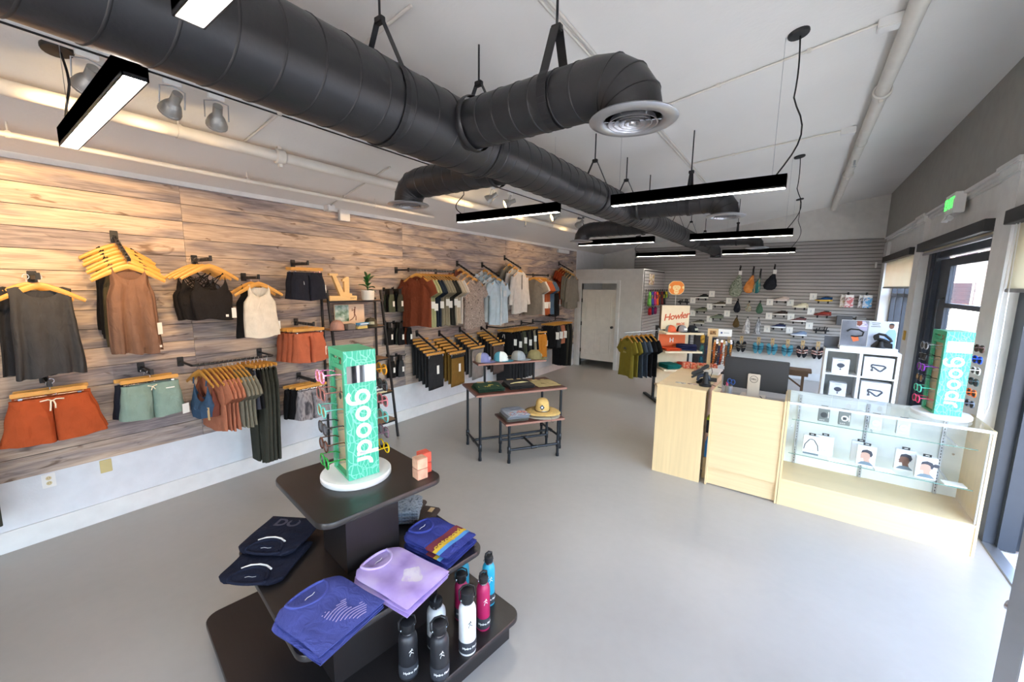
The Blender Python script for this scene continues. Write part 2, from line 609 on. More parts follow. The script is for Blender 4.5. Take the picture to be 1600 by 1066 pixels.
LX0, LX1, LZ0, LZ1 = DX0 + 0.01, DX1 - 0.008, 0.185, 2.0
leaf.span((LX0, 9.565, LZ0), (LX1, 9.60, LZ1), 0, 0.004)
lf = leaf.build('door_leaf', DOOR_PAINT, d1)
w = LX1 - LX0
for a, c in ((0.12, 0.45), (0.55, 0.88)):
    for z0, z1 in ((0.34, 0.98), (1.2, 1.83)):
        p = MB()
        x0, x1 = LX0 + a * w, LX0 + c * w
        for ra, rb, q0, q1 in ((x0, x1, z0, z0 + 0.022), (x0, x1, z1 - 0.022, z1), (x0, x0 + 0.022, z0, z1), (x1 - 0.022, x1, z0, z1)):
            p.span((ra, 9.553, q0), (rb, 9.566, q1), 0, 0.004)
        p.span((x0 + 0.045, 9.556, z0 + 0.045), (x1 - 0.045, 9.566, z1 - 0.045), 0, 0.008)
        p.build('door_panel', DOOR_PAINT, lf)
k = MB()
k.lathe([(0.03, 0), (0.03, 0.008), (0.012, 0.012), (0.012, 0.035), (0.028, 0.045), (0.032, 0.06), (0.025, 0.072), (0.0, 0.075)], 14, M=Matrix.Translation((LX1 - 0.07, 9.565, 1.07)) @ Matrix.Rotation(radians(90), 4, 'X'))
k.build('door_knob', BLACK_METAL, lf, smooth=40)
for z in (0.42, 1.12, 1.72):
    MB().span((LX0 - 0.012, 9.548, z - 0.05), (LX0 + 0.012, 9.566, z + 0.05)).build('hinge', BLACK_METAL, lf)
wf = MB()
wf.span((XL, YF - 0.2, 0), (XR, YF, 0.35))
wf.span((XL, YF - 0.2, 3.0), (XR, YF, 4.3))
wf.span((XL, YF - 0.2, 0.35), (-1.3, YF, 3.0))
wf.span((0.7, YF - 0.2, 0.35), (XR, YF, 3.0))
struct(wf.build('wall_front', WALL_LIGHT))

# right wall: shop front of three window bays and the open entrance
struct(MB().span((XR - 0.02, YF - 0.2, 3.15), (XR + 0.2, YB + 0.2, 4.3)).build('wall_right', WALL_GREY))
hd = MB()
hd.span((XR + 0.035, YF, 2.62), (XR + 0.2, YB, 3.15))
for zz, xx in ((3.065, 0.02), (3.09, -0.005), (3.12, -0.035)):
    hd.span((XR + xx, YF, zz), (XR + 0.06, YB, zz + 0.03), 0, 0.004)
struct(hd.build('trim_2', WHITE_PAINT))
COLS = [(YF, -2.6), (1.15, 1.5), (5.02, 5.38), (8.02, 8.42), (10.98, YB)]
for i, (a, c) in enumerate(COLS):
    m = MB()
    m.span((XR - 0.02, a, 0), (XR + 0.16, c, 3.05))
    if i in (1, 2, 3):
        m.span((XR - 0.04, a - 0.02, 3.04), (XR + 0.1, c + 0.02, 3.12), 0, 0.01)
        m.span((XR - 0.06, a - 0.04, 3.11), (XR + 0.1, c + 0.04, 3.16), 0, 0.01)
    m.span((XR - 0.03, a - 0.01, 0), (XR + 0.14, c + 0.01, 0.17), 0, 0.004)
    struct(m.build('trim_%d' % (3 + i), WHITE_PAINT))

def window(name, ya, yb, mullions, rails, sill=0.28, top=2.62, x=XR + 0.14):
    fr = MB()
    fr.span((x, ya, 0), (x + 0.08, yb, sill))
    fr.span((x, ya, top - 0.07), (x + 0.08, yb, top))
    fr.span((x, ya, sill), (x + 0.08, ya + 0.07, top))
    fr.span((x, yb - 0.07, sill), (x + 0.08, yb, top))
    o = struct(fr.build(name, DARK_FRAME))
    for y in mullions:
        MB().span((x - 0.01, y - 0.035, sill), (x + 0.085, y + 0.035, top)).build('mullion', DARK_FRAME, o)
    for z in rails:
        MB().span((x - 0.005, ya, z - 0.03), (x + 0.08, yb, z + 0.03)).build('window_rail', DARK_FRAME, o)
    MB().span((x + 0.04, ya + 0.02, sill), (x + 0.046, yb - 0.02, top - 0.05)).build('window_pane', WIN_GLASS, o)
    return o
window('window_1', 8.42, 10.98, [9.05, 9.7, 10.35], [0.95, 2.0])
window('window_2', -2.6, 1.15, [-1.35, -0.1], [2.0])

w3 = MB()  # unseen window behind the camera, added so daylight reaches the back of the shop
w3.span((-1.3, YF - 0.14, 0.35), (0.7, YF - 0.06, 0.42))
w3.span((-1.3, YF - 0.14, 2.93), (0.7, YF - 0.06, 3.0))
w3 = struct(w3.build('window_added', DARK_FRAME))
for xx in (-1.27, -0.3, 0.67):
    MB().span((xx - 0.035, YF - 0.14, 0.42), (xx + 0.035, YF - 0.06, 2.93)).build('mullion', DARK_FRAME, w3)
MB().span((-1.3, YF - 0.103, 0.4), (0.7, YF - 0.097, 2.95)).build('window_pane', WIN_GLASS, w3)

# bay 2: dark glazed door between the columns
x = XR + 0.13
dm = MB()
dm.span((x - 0.06, 7.87, 0), (x + 0.1, 8.02, 2.62))
dm.span((x - 0.03, 7.78, 0), (x + 0.1, 7.87, 2.62))
dm.span((x, 5.38, 0), (x + 0.1, 5.5, 2.62))
dm.span((x, 5.38, 2.53), (x + 0.1, 8.02, 2.62))
d2 = struct(dm.build('door_2', DARK_FRAME))
st = MB()
x2 = x + 0.02
st.span((x2, 7.3, 0.02), (x2 + 0.05, 7.77, 2.5))
st.span((x2, 5.51, 0.02), (x2 + 0.05, 5.72, 2.5))
st.span((x2, 5.72, 2.40), (x2 + 0.05, 7.3, 2.5))
st.span((x2, 5.72, 0.02), (x2 + 0.05, 7.3, 0.3))
st.span((x2, 5.72, 1.885), (x2 + 0.05, 7.3, 1.94))
lf2 = st.build('door_leaf', DARK_FRAME, d2)
MB().span((x2 + 0.022, 5.72, 0.3), (x2 + 0.028, 7.3, 2.4)).build('glass_pane', WIN_GLASS, lf2)
mb = MB()
mb.tube([(x2, 7.36, 1.6), (x2 - 0.05, 7.36, 1.62), (x2 - 0.06, 7.36, 1.8), (x2 - 0.05, 7.36, 1.98), (x2, 7.36, 2.0)], 0.012, 8)
mb.build('door_handle', BLACK_METAL, lf2, smooth=60)

# bay 3: entrance, one leaf swung into the shop, the other folded outwards
jb = MB()
jb.span((XR + 0.09, 4.84, 0), (XR + 0.3, 5.02, 2.62))
jb.span((XR + 0.16, 4.79, 0), (XR + 0.26, 4.84, 2.62))
jb.span((XR + 0.09, 1.5, 0), (XR + 0.3, 1.58, 2.62))
jb.span((XR + 0.09, 1.58, 2.52), (XR + 0.3, 4.84, 2.62))
d3 = struct(jb.build('door_3', DARK_FRAME))
lo = MB()
lo.span((XR + 0.32, 4.74, 0.02), (XR + 0.44, 4.79, 2.45))
lo.span((XR + 1.12, 4.74, 0.02), (XR + 1.22, 4.79, 2.45))
lo.span((XR + 0.44, 4.74, 0.02), (XR + 1.12, 4.79, 0.3))
lo.span((XR + 0.44, 4.74, 2.33), (XR + 1.12, 4.79, 2.45))
l3 = lo.build('door_leaf', DARK_FRAME, d3)
MB().span((XR + 0.44, 4.762, 0.3), (XR + 1.12, 4.768, 2.33)).build('glass_pane', WIN_GLASS, l3)
# aluminium leaf swung inwards: free edge near (0.75, 2.2), hinged at the near jamb
dl = Vector((XR + 0.1 - 0.755, 1.62 - 2.19, 0)); Ld = dl.length; dl.normalize()
root = struct(empty('door_4', (0.75, 2.19, 0), atan2(dl.y, dl.x)))
al = MB()
for a, c in ((0, 0.06), (Ld - 0.06, Ld)):
    al.span((a, -0.022, 0.02), (c, 0.022, 2.3), 0, 0.003)
al.span((0.06, -0.022, 0.02), (Ld - 0.06, 0.022, 0.2))
al.span((0.06, -0.022, 2.2), (Ld - 0.06, 0.022, 2.3))
al.build('door_leaf', STEEL, root)
MB().span((0.06, -0.003, 0.2), (Ld - 0.06, 0.003, 2.2)).build('glass_pane', WIN_GLASS, root)
h = MB()
h.tube([(0.03, 0.022, 1.22), (0.03, 0.07, 1.22), (0.03, 0.085, 1.20), (0.03, 0.085, 1.06), (0.03, 0.07, 1.04), (0.03, 0.022, 1.04)], 0.009, 8)
h.build('door_handle', STEEL, root, smooth=60)
MB().lathe([(0.018, 0), (0.018, 0.01), (0.01, 0.012), (0, 0.012)], 12, M=Matrix.Translation((0, 0, 0.93)) @ Matrix.Rotation(radians(-90), 4, 'Y')).build('door_lock', CHROME, root)
struct(MB().span((1.43, 1.58, 0.0), (1.52, 4.84, 0.012), 0, 0.004).build('trim_threshold', STEEL))

# outside: pavement, street, buildings across the street, parked car
PAVE = mat('outdoor_concrete', (190, 188, 182), rough=0.9, scale=2)
struct(MB().span((1.46, -25, -0.15), (3.0, 60, -0.01)).build('pavement', PAVE))
struct(MB().span((-20, -25, -0.15), (1.46, YF - 0.2, -0.01)).build('pavement_front', PAVE))
struct(MB().span((3.0, -25, -0.35), (13, 60, -0.14)).build('street', mat('asphalt', (92, 92, 95), rough=0.95, scale=20)))
struct(MB().span((13, -25, -0.35), (16, 60, -0.01)).build('pavement_far', PAVE))
# ------------------------------------------------------------------ lights of the shop
LENS = emission('lamp_diffuser', (255, 248, 236), 25.0)
def pendant(x0, x1, y, label, swap):
    xc = (x0 + x1) / 2
    r = empty('linear_pendant_light', (xc, y, 2.788), 0, label, 'light', 'black linear pendant lights')
    L = x1 - x0
    h = MB()
    h.span((-L / 2, -0.036, 0), (L / 2, -0.031, 0.092))
    h.span((-L / 2, 0.031, 0), (L / 2, 0.036, 0.092))
    h.span((-L / 2, -0.036, 0.012), (L / 2, 0.036, 0.092))
    h.span((-L / 2, -0.036, 0), (-L / 2 + 0.005, 0.036, 0.092))
    h.span((L / 2 - 0.005, -0.036, 0), (L / 2, 0.036, 0.092))
    h.build('housing', BLACK_METAL, r)
    MB().span((-L / 2 + 0.006, -0.031, 0.002), (L / 2 - 0.006, 0.031, 0.011)).build('diffuser', LENS, r)
    xe = (-L / 2 + 0.06) * swap
    cx = (-L / 2 + 0.02) * swap if True else 0
    zc = ceil_z(xc + cx) - 2.788
    tilt = math.atan(0.1665)
    MB().lathe([(0.0, -0.022), (0.058, -0.02), (0.062, -0.014), (0.062, 0.0)], 18, M=Matrix.Translation((cx, 0, zc)) @ Matrix.Rotation(-tilt, 4, 'Y')).build('ceiling_canopy', BLACK_METAL, r, smooth=40)
    pts = []
    for i in range(15):
        t = i / 14
        z = zc - 0.02 + (0.092 - zc + 0.02) * t
        sx = cx + 0.01 + (xe - cx) * t - 0.10 * swap * sin(pi * min(1, max(0, (t - 0.45) / 0.55))) * (1 if t > 0.45 else 0) + 0.02 * sin(t * 5)
        pts.append((sx, 0.01 + 0.012 * sin(t * 4), z))
    MB().tube(pts, 0.0055, 6).build('power_cord', BLACK, r, smooth=60)
    w = MB()
    w.tube([(xe + 0.03 * swap, 0, zc - 0.01), (xe + 0.03 * swap, 0, 0.092)], 0.0012, 4)
    w.build('suspension_wire', STEEL, r)
    w = MB()
    x2 = -xe
    w.tube([(x2, 0, ceil_z(xc + x2) - 2.788), (x2, 0, 0.092)], 0.0012, 4)
    w.build('suspension_wire', STEEL, r)
    return r
rows = [0.455, 3.46, 6.53, 9.58]
whereL = ['above the dark grey tank tops', 'before the floral shirts', 'third from the camera', 'nearest the white door']
whereR = ['cut off by the top edge', 'over the wooden cash desk', 'second before the slat wall', 'nearest the slat wall']
for y, a, c in zip(rows, whereL, whereR):
    pendant(-3.235, -1.935, y, 'black linear pendant light on the plank wall side, ' + a, 1)
    pendant(-1.41, -0.145, y, 'black linear pendant light on the window side, ' + c, -1)

# track with its spotlights
tx = -3.135
tz = ceil_z(tx)
tr = MB()
tr.span((tx - 0.018, -0.6, tz - 0.02), (tx + 0.018, 7.6, tz + 0.004), 0)
tr.span((tx + 0.019, -0.6, tz - 0.022), (tx + 0.024, 7.6, tz - 0.012), 1)
tag(tr.build('lighting_track', [WHITE_PAINT, BLACK]), 'long white lighting track on the ceiling beside the black duct', 'lighting track')
BULB = emission('warm_bulb', (255, 214, 150), 20.0)
HEAD = mat('silver_lamp_can', (168, 166, 160), rough=0.4, metal=0.6)
def spot(y, target, label, power, lit):
    r = empty('track_spotlight', (tx, y, tz - 0.02), 0, label, 'spotlight', 'spotlights on the ceiling track')
    p = Vector((0.0, 0.0, -0.12))
    d = (Vector(target) - Vector((tx, y, tz - 0.02)) - p).normalized()
    MB().box((0, 0, -0.012), (0.03, 0.09, 0.03), 0, 0.004).build('adapter', WHITE_PLASTIC, r)
    sd = d.cross(Vector((0, 0, 1))).normalized()
    y1 = MB()
    y1.tube([(0, 0, -0.03), tuple(sd * 0.062 + Vector((0, 0, -0.045))), tuple(sd * 0.062 + p + d * 0.03)], 0.004, 6)
    y1.tube([(0, 0, -0.03), tuple(-sd * 0.062 + Vector((0, 0, -0.045))), tuple(-sd * 0.062 + p + d * 0.03)], 0.004, 6)
    y1.build('yoke', STEEL, r)
    q = d.to_track_quat('Z', 'Y').to_matrix().to_4x4()
    M = Matrix.Translation(p) @ q
    c = MB()
    c.lathe([(0.0, -0.07), (0.026, -0.07), (0.027, -0.005), (0.031, 0.0), (0.045, 0.022), (0.054, 0.045), (0.058, 0.066)], 18, M=M, cap1=False)
    for k in range(7):
        t = k / 6
        r0 = 0.032 + 0.026 * t ** 0.7
        c.lathe([(r0 - 0.002, 0.0 + 0.06 * t), (r0 + 0.002, 0.005 + 0.06 * t), (r0, 0.009 + 0.06 * t)], 16, M=M, cap0=False, cap1=False)
    c.lathe([(0.058, 0.066), (0.060, 0.078), (0.052, 0.078), (0.050, 0.066)], 16, M=M, cap0=False, cap1=False)
    c.build('lamp_head', HEAD, r, smooth=40)
    MB().lathe([(0.0, 0.058), (0.05, 0.062), (0.05, 0.064), (0.0, 0.066)], 14, M=M).build('lamp_bulb', BULB, r)
    ld = bpy.data.lights.new('track_spot_light', 'SPOT')
    ld.energy = power
    ld.color = (1.0, 0.64, 0.30)
    ld.spot_size = radians(72)
    ld.spot_blend = 0.9
    ld.shadow_soft_size = 0.035
    o = bpy.data.objects.new('track_spot_light', ld)
    col.objects.link(o)
    o.location = Vector((tx, y, tz - 0.02)) + p + d * 0.085
    o.rotation_euler = d.to_track_quat('-Z', 'Y').to_euler()
    return r
SP = [(0.10, (-4.79, -0.2, 2.35), 'leftmost silver track spotlight, cut by the left edge of the picture', 57),
      (0.55, (-4.79, 0.35, 2.3), 'silver track spotlight half hidden behind the nearest pendant light', 57),
      (0.90, (-4.79, 0.75, 2.2), 'silver track spotlight just right of the nearest pendant light', 33),
      (1.12, (-4.79, 1.5, 2.0), 'silver track spotlight at the right end of the near cluster', 30),
      (3.95, (-4.79, 3.1, 2.0), 'track spotlight behind the left duct elbow', 24),
      (4.32, (-4.79, 2.5, 2.1), 'glowing track spotlight above the second left pendant light', 28),
      (5.52, (-4.79, 3.8, 2.1), 'glowing track spotlight at the right end of the second left pendant light', 28),
      (6.35, (-4.79, 7.2, 2.2), 'farthest track spotlight towards the white door', 28)]
for y, t, lb, pw in SP:
    spot(y, t, lb, pw, True)

# ------------------------------------------------------------------ black spiral duct
AX, AZ = -1.705, 2.95
duct = empty('ventilation_duct', (AX, 5.0, AZ), 0, 'long black spiral air duct running under the ceiling with five drooping outlets', 'duct')
def seg(ya, yb, ra, rb, name='duct_segment', axis='y', x=0, parent=None):
    m = MB()
    n = 40
    pts = [(ya, ra), (yb, rb)] if axis == 'y' else [(ya, ra), (yb, rb)]
    rings = []
    steps = max(2, int(abs(yb - ya) / 0.25))
    for i in range(steps + 1):
        t = i / steps
        yy = ya + (yb - ya) * t
        rr = ra + (rb - ra) * t
        if axis == 'y':
            rings.append([(rr * cos(2 * pi * k / n), yy - 5.0, rr * sin(2 * pi * k / n)) for k in range(n)])
        else:
            rings.append([(yy, x + rr * cos(2 * pi * k / n), rr * sin(2 * pi * k / n)) for k in range(n)])
    m.loft(rings, 0)
    return m
def ring_mb(y, r, axis='y', x=0, w=0.006, h=0.003, slant=0.0):
    m = MB()
    n = 40
    rings = []
    for dy, dr in ((-w, 0), (-w * 0.4, h), (w * 0.4, h), (w, 0)):
        if axis == 'y':
            rings.append([((r + dr) * cos(2 * pi * k / n), y + dy - 5.0 + slant * cos(2 * pi * k / n), (r + dr) * sin(2 * pi * k / n)) for k in range(n)])
        else:
            rings.append([(y + dy + slant * cos(2 * pi * k / n), x + (r + dr) * cos(2 * pi * k / n), (r + dr) * sin(2 * pi * k / n)) for k in range(n)])
    return m.loft(rings, 0)
SEGS = [(-2.95, 1.98, 0.186), (2.12, 4.72, 0.156), (4.84, 8.2, 0.135), (8.3, 10.5, 0.118)]
SEAM = mat('duct_seam', (26, 26, 28), rough=0.5)
for i, (ya, yb, r) in enumerate(SEGS):
    seg(ya, yb, r, r).build('duct_segment', DUCT, duct, smooth=60)
    if i < 3:
        seg(yb, SEGS[i + 1][0], r, SEGS[i + 1][2]).build('reducer', DUCT, duct, smooth=60)
    sm = MB()
    y = ya + 0.07
    while y < yb - 0.02:
        q = ring_mb(y, r, slant=0.03, w=0.005, h=0.0032)
        sm.add(q.v, q.f)
        y += 0.145
    tag(sm.build('spiral_seam', SEAM, duct, smooth=60), kind='stuff')
    for yy in (ya, yb):
        ring_mb(yy, r, w=0.012, h=0.005).build('collar', DUCT, duct, smooth=60)
DIFF = mat('silver_diffuser', (186, 188, 192), rough=0.32, metal=0.75)
def branch(y, xo, sgn, r=0.122, zd=2.785, rod=True):
    yl = y - 5.0
    L = abs(xo - AX)
    R = 0.15
    n = 28
    rings = []
    for i in range(6):
        t = 0.02 + (L - R - 0.02) * i / 5
        rings.append([(sgn * t, yl + r * cos(2 * pi * k / n), r * sin(2 * pi * k / n)) for k in range(n)])
    m = MB().loft(rings, 0)
    br = m.build('branch_duct', DUCT, duct, smooth=60)
    sm = MB()
    t = 0.32
    while t < L - R - 0.03:
        q = ring_mb(sgn * t, r, 'x', yl, w=0.005, h=0.003, slant=0.02)
        sm.add(q.v, q.f)
        t += 0.105
    tag(sm.build('spiral_seam', SEAM, br, smooth=60), kind='stuff')
    ring_mb(sgn * 0.20, r + 0.012, 'x', yl, w=0.02, h=0.006).build('collar', DUCT, br, smooth=60)
    # segmented elbow of four gores
    el = MB()
    rings = []
    for g in range(5):
        a = radians(90) * g / 4
        cx, cz = sgn * (L - R) + sgn * R * sin(a), -R + R * cos(a)
        rings.append([(cx + sgn * r * cos(2 * pi * k / n) * -sin(a) * -1 * 1 if False else cx + sgn * sin(a) * r * sin(2 * pi * k / n), yl + r * cos(2 * pi * k / n), cz + cos(a) * r * sin(2 * pi * k / n)) for k in range(n)])
    rings.append([(p[0], p[1], zd - AZ + 0.012) for p in rings[-1]])
    el.loft(rings, 0)
    el.build('elbow', DUCT, br, smooth=20)
    gs = MB()
    for rg in rings[1:4]:
        gs.tube(rg + [rg[0]], 0.0035, 5)
    tag(gs.build('elbow_seam', SEAM, br), kind='stuff')
    d = MB()
    c = (sgn * L, yl, zd - AZ)
    d.lathe([(0.118, 0.022), (0.172, 0.008), (0.180, 0.0), (0.172, -0.006), (0.135, -0.012), (0.118, 0.0), (0.118, 0.022)], 32, c=c, cap0=False, cap1=False)
    df = d.build('diffuser', DIFF, br, smooth=60)
    for rr in (0.098, 0.075, 0.053, 0.03):
        MB().lathe([(rr - 0.012, 0.016), (rr, -0.006), (rr + 0.004, -0.006), (rr - 0.008, 0.018), (rr - 0.012, 0.016)], 28, c=(c[0], c[1], c[2] - 0.008), cap0=False, cap1=False).build('cone_ring', DIFF, df, smooth=60)
    sp = MB()
    sp.lathe([(0.0, 0.01), (0.018, 0.008), (0.014, -0.008), (0.0, -0.012)], 16, c=(c[0], c[1], c[2] - 0.008))
    for k in range(3):
        a = pi * k / 3 + 0.4
        sp.tube([(c[0] - 0.115 * cos(a), c[1] - 0.115 * sin(a), c[2]), (c[0] + 0.115 * cos(a), c[1] + 0.115 * sin(a), c[2])], 0.002, 5)
    sp.build('spider', DIFF, df)
branch(1.74, -0.635, 1)
branch(2.45, -2.89, -1)
branch(4.48, -0.66, 1)
branch(5.87, -2.87, -1, r=0.112)
branch(8.25, -0.68, 1, r=0.105)
# the far end turns down into its last outlet
e = MB()
n = 28
rings = []
for g in range(5):
    a = radians(90) * g / 4
    rings.append([(0.118 * cos(2 * pi * k / n), 10.5 - 5 + 0.14 * sin(a) + sin(a) * 0.118 * sin(2 * pi * k / n), -0.14 + 0.14 * cos(a) + cos(a) * 0.118 * sin(2 * pi * k / n)) for k in range(n)])
rings.append([(p[0], p[1], -0.17) for p in rings[-1]])
e.loft(rings, 0)
eo = e.build('elbow', DUCT, duct, smooth=20)
MB().lathe([(0.118, 0.02), (0.165, 0.006), (0.17, 0.0), (0.12, -0.008), (0.03, -0.004), (0.0, -0.004)], 28, c=(0, 5.64, -0.175), cap0=False).build('diffuser', DIFF, eo, smooth=60)

# hangers
def hanger_strap(x, y, r, label, axis='y', wide=0.028):
    zc = ceil_z(x)
    zt = AZ + r + 0.17
    g = empty('duct_hanger', (x, y, AZ), 0, label, 'hanger', 'steel hangers of the black duct')
    MB().tube([(0, 0, zt - AZ), (0, 0, zc - AZ)], 0.006, 6).build('threaded_rod', BLACK_METAL, g)
    MB().box((0, 0, zt - AZ), (0.05, 0.03, 0.03), 0, 0.004).build('bracket', BLACK_METAL, g)
    s = MB()
    a0 = radians(38)
    pts = [(0.018, 0, zt - AZ)] + [((r + 0.004) * cos(a), 0, (r + 0.004) * sin(a)) for a in [a0 + (-pi - 2 * a0) * i / 24 for i in range(25)]] + [(-0.018, 0, zt - AZ)]
    for i in range(len(pts) - 1):
        p, q = Vector(pts[i]), Vector(pts[i + 1])
        if axis == 'x':
            p, q = Vector((0, p.x, p.z)), Vector((0, q.x, q.z))
            s.bar(p, q, wide, 0.003, 0, upv=(p + q) / 2 if (p + q).length > 0.1 else (0, 1, 0))
        else:
            s.bar(p, q, wide, 0.003, 0, upv=(p + q) / 2)
    s.build('strap', BLACK_METAL, g)
HG = [(AX, 1.30, 0.188, 'duct hanger at the top left, over the thickest stretch of duct'), (AX, 2.01, 0.186, 'duct hanger right at the first side branch'),
      (AX, 3.72, 0.158, 'duct hanger after the first reducer of the duct'), (AX, 4.57, 0.158, 'duct hanger left of the second side branch'),
      (AX, 5.42, 0.137, 'duct hanger seen over the left end of the cash desk pendant'), (AX, 6.9, 0.137, 'duct hanger in the far half of the duct'),
      (AX, 7.9, 0.137, 'duct hanger before the third window side branch'), (AX, 9.2, 0.12, 'farthest duct hanger near the slat wall')]
for x, y, r, lb in HG:
    hanger_strap(x, y, r, lb)
hanger_strap(-1.0, 1.72, 0.125, 'wide double strap holding the nearest side branch of the duct', 'x', 0.045)
hanger_strap(-1.0, 4.48, 0.125, 'duct hanger on the window side branch over the cash desk', 'x')
hanger_strap(-1.0, 8.25, 0.108, 'duct hanger on the farthest window side branch', 'x')

# ------------------------------------------------------------------ pipes
PIPE = mat('pipe_paint', (216, 212, 204), rough=0.45)
def pipe(name, x, z, ya, yb, r, label, cats, couplings=(), hang=()):
    o = empty(name, (x, (ya + yb) / 2, z), 0, label, cats)
    ym = (ya + yb) / 2
    MB().tube([(0, ya - ym, 0), (0, yb - ym, 0)], r, 18).build('pipe_run', PIPE, o, smooth=60)
    for y in couplings:
        m = MB()
        m.lathe([(r + 0.004, -0.04), (r + 0.016, -0.03), (r + 0.016, 0.03), (r + 0.004, 0.04)], 18, M=Matrix.Translation((0, y - ym, 0)) @ Matrix.Rotation(radians(90), 4, 'X'), cap0=False, cap1=False)
        m.box((0, y - ym, -r - 0.02), (0.03, 0.03, 0.04), 0, 0.004)
        m.box((0, y - ym, r + 0.02), (0.03, 0.03, 0.04), 0, 0.004)
        m.build('coupling', PIPE, o, smooth=40)
    for y in hang:
        zc = ceil_z(x) - z
        m = MB()
        m.tube([(0, y - ym, r), (0, y - ym, zc)], 0.006, 6)
        m.lathe([(r + 0.002, -0.012), (r + 0.006, -0.012), (r + 0.006, 0.012), (r + 0.002, 0.012)], 16, M=Matrix.Translation((0, y - ym, 0)) @ Matrix.Rotation(radians(90), 4, 'X'), cap0=False, cap1=False)
        m.build('pipe_clip', PIPE, o, smooth=40)
    return o
big = pipe('sprinkler_pipe', -3.62, 3.125, -2.9, 9.4, 0.043, 'thick white sprinkler pipe under the ceiling on the plank wall side', 'pipe', (1.72, 4.9), (1.05, 3.0, 6.2, 8.2))
for y in (5.4, 7.2):
    m = MB()
    m.lathe([(0.012, 0), (0.012, -0.05), (0.02, -0.055), (0.004, -0.06), (0.004, -0.075), (0.022, -0.078), (0.022, -0.081), (0, -0.081)], 10, c=(0, y - 3.25, -0.04))
    m.build('sprinkler_head', STEEL, big)
pipe('thin_pipe', -4.26, 3.018, -2.9, 4.05, 0.019, 'thin white pipe running just above the top of the plank wall', 'pipe', (), (0.33, 1.72, 3.1))
rp = pipe('vent_pipe', 0.42, 3.80, -2.9, 11.2, 0.052, 'thick white pipe under the high side of the ceiling near the windows', 'pipe', (4.9, 8.0), (2.2, 6.4, 9.6))
m = MB()
m.lathe([(0.012, 0), (0.012, -0.05), (0.02, -0.055), (0.004, -0.06), (0.004, -0.075), (0.022, -0.078), (0.022, -0.081), (0, -0.081)], 10, c=(0, 7.0 - 4.15, -0.05))
m.build('sprinkler_head', STEEL, rp)
def conduit(p, q, label, box_at=None, twin=False):
    p, q = Vector((p[0], p[1], ceil_z(p[0]) - 0.012)), Vector((q[0], q[1], ceil_z(q[0]) - 0.012))
    o = empty('ceiling_conduit', p, 0, label, 'conduit')
    m = MB().tube([(0, 0, 0), q - p], 0.009, 8)
    if twin:
        s = (q - p).normalized().cross(Vector((0, 0, 1))).normalized() * 0.035
        m.tube([s, q - p + s], 0.009, 8)
    m.build('conduit_run', PIPE, o, smooth=60)
    for t in (0.3, 0.7):
        c = (q - p) * t
        MB().box(c, (0.03, 0.03, 0.026), 0, 0.003).build('conduit_clip', PIPE, o)
    if box_at is not None:
        MB().box((q - p) * box_at + Vector((0, 0, -0.02)), (0.13, 0.09, 0.07), 0, 0.006).build('junction_box', WHITE_PAINT, o)
conduit((-1.10, 3.70), (0.32, 3.77), 'ceiling conduit ending in a white box at the top right pipe', 1.0)
conduit((-1.25, 5.45), (0.27, 5.95), 'ceiling conduit ending in a small box lower down the right pipe', 1.0)
conduit((-1.25, 0.3), (-1.28, 9.5), 'twin conduits along the ceiling right of the duct', None, True)
conduit((-3.7, 1.48), (-1.75, 1.53), 'thin conduit crossing the ceiling above the near spotlights')
conduit((-4.74, 2.79), (-3.4, 2.66), 'thin conduit joining the white box on top of the plank wall', 0.0)
bx = MB()
bx.box((0, 0, 0), (0.05, 0.14, 0.13), 0, 0.006)
tag(bx.build('junction_box', WHITE_PAINT, None, (XL + 0.03, 3.0, 2.93)), 'white junction box on the top trim of the plank wall above the letter sign', 'junction box')
tag(MB().box((0, 0, 0), (0.05, 0.55, 0.08), 0, 0.006).build('cable_box', WHITE_PAINT, None, (XL + 0.03, 8.78, 2.91)), 'flat white box at the far top end of the plank wall', 'box')
# ------------------------------------------------------------------ clothes: shared builders
# local frame of everything that hangs: the hook rests on the rail at (0,0,0), the front faces -Y, the width runs along X
def interp(tab, t):
    for (a, p), (b, q) in zip(tab, tab[1:]):
        if t <= b:
            f = (t - a) / (b - a) if b > a else 0
            f = f * f * (3 - 2 * f) if len(tab[0]) < 3 else f
            return p + (q - p) * f
    return tab[-1][1]
def hook_mb():
    m = MB()
    pts = [(0.0, 0.0, -0.062), (0, 0, -0.032)] + [(0.017 * cos(a) - 0.0, 0, -0.015 + 0.019 * sin(a)) for a in [radians(d) for d in (-70, -30, 10, 50, 90, 130, 170, 200)]]
    return m.tube(pts, 0.0018, 5)
HOOK_MESH = hook_mb().build('hook', CHROME)
HOOK_DATA = HOOK_MESH.data
bpy.data.objects.remove(HOOK_MESH)
def child_from(data, name, parent, loc=(0, 0, 0)):
    o = bpy.data.objects.new(name, data)
    col.objects.link(o)
    o.parent = parent
    o.location = loc
    return o
def hanger_data():
    m = MB()
    rings = []
    n = 22
    for i in range(n + 1):
        t = -1 + 2 * i / n
        a = abs(t)
        x = 0.222 * t
        z = -0.062 - 0.012 - 0.118 * a ** 1.25
        hh = 0.021 * (1 - 0.42 * a)
        y = 0.012 * (1 - (1 - a) ** 2) * -1 * 0.6
        th = 0.0065
        tilt = -0.5 * (1 if t > 0 else -1) * min(1, a * 4)
        ring = []
        for k in range(8):
            u = 2 * pi * k / 8
            ring.append((x + hh * sin(u) * -tilt * 0.8, y + th * cos(u), z + hh * sin(u)))
        rings.append(ring)
    m.loft(rings, 0, True, True, True)
    return m
def make_data(mb, name, mats, smooth=0):
    o = mb.build(name, mats, smooth=smooth)
    d = o.data
    bpy.data.objects.remove(o)
    return d
HANGER_DATA = make_data(hanger_data(), 'coat_hanger', HANGER_WOOD, 50)
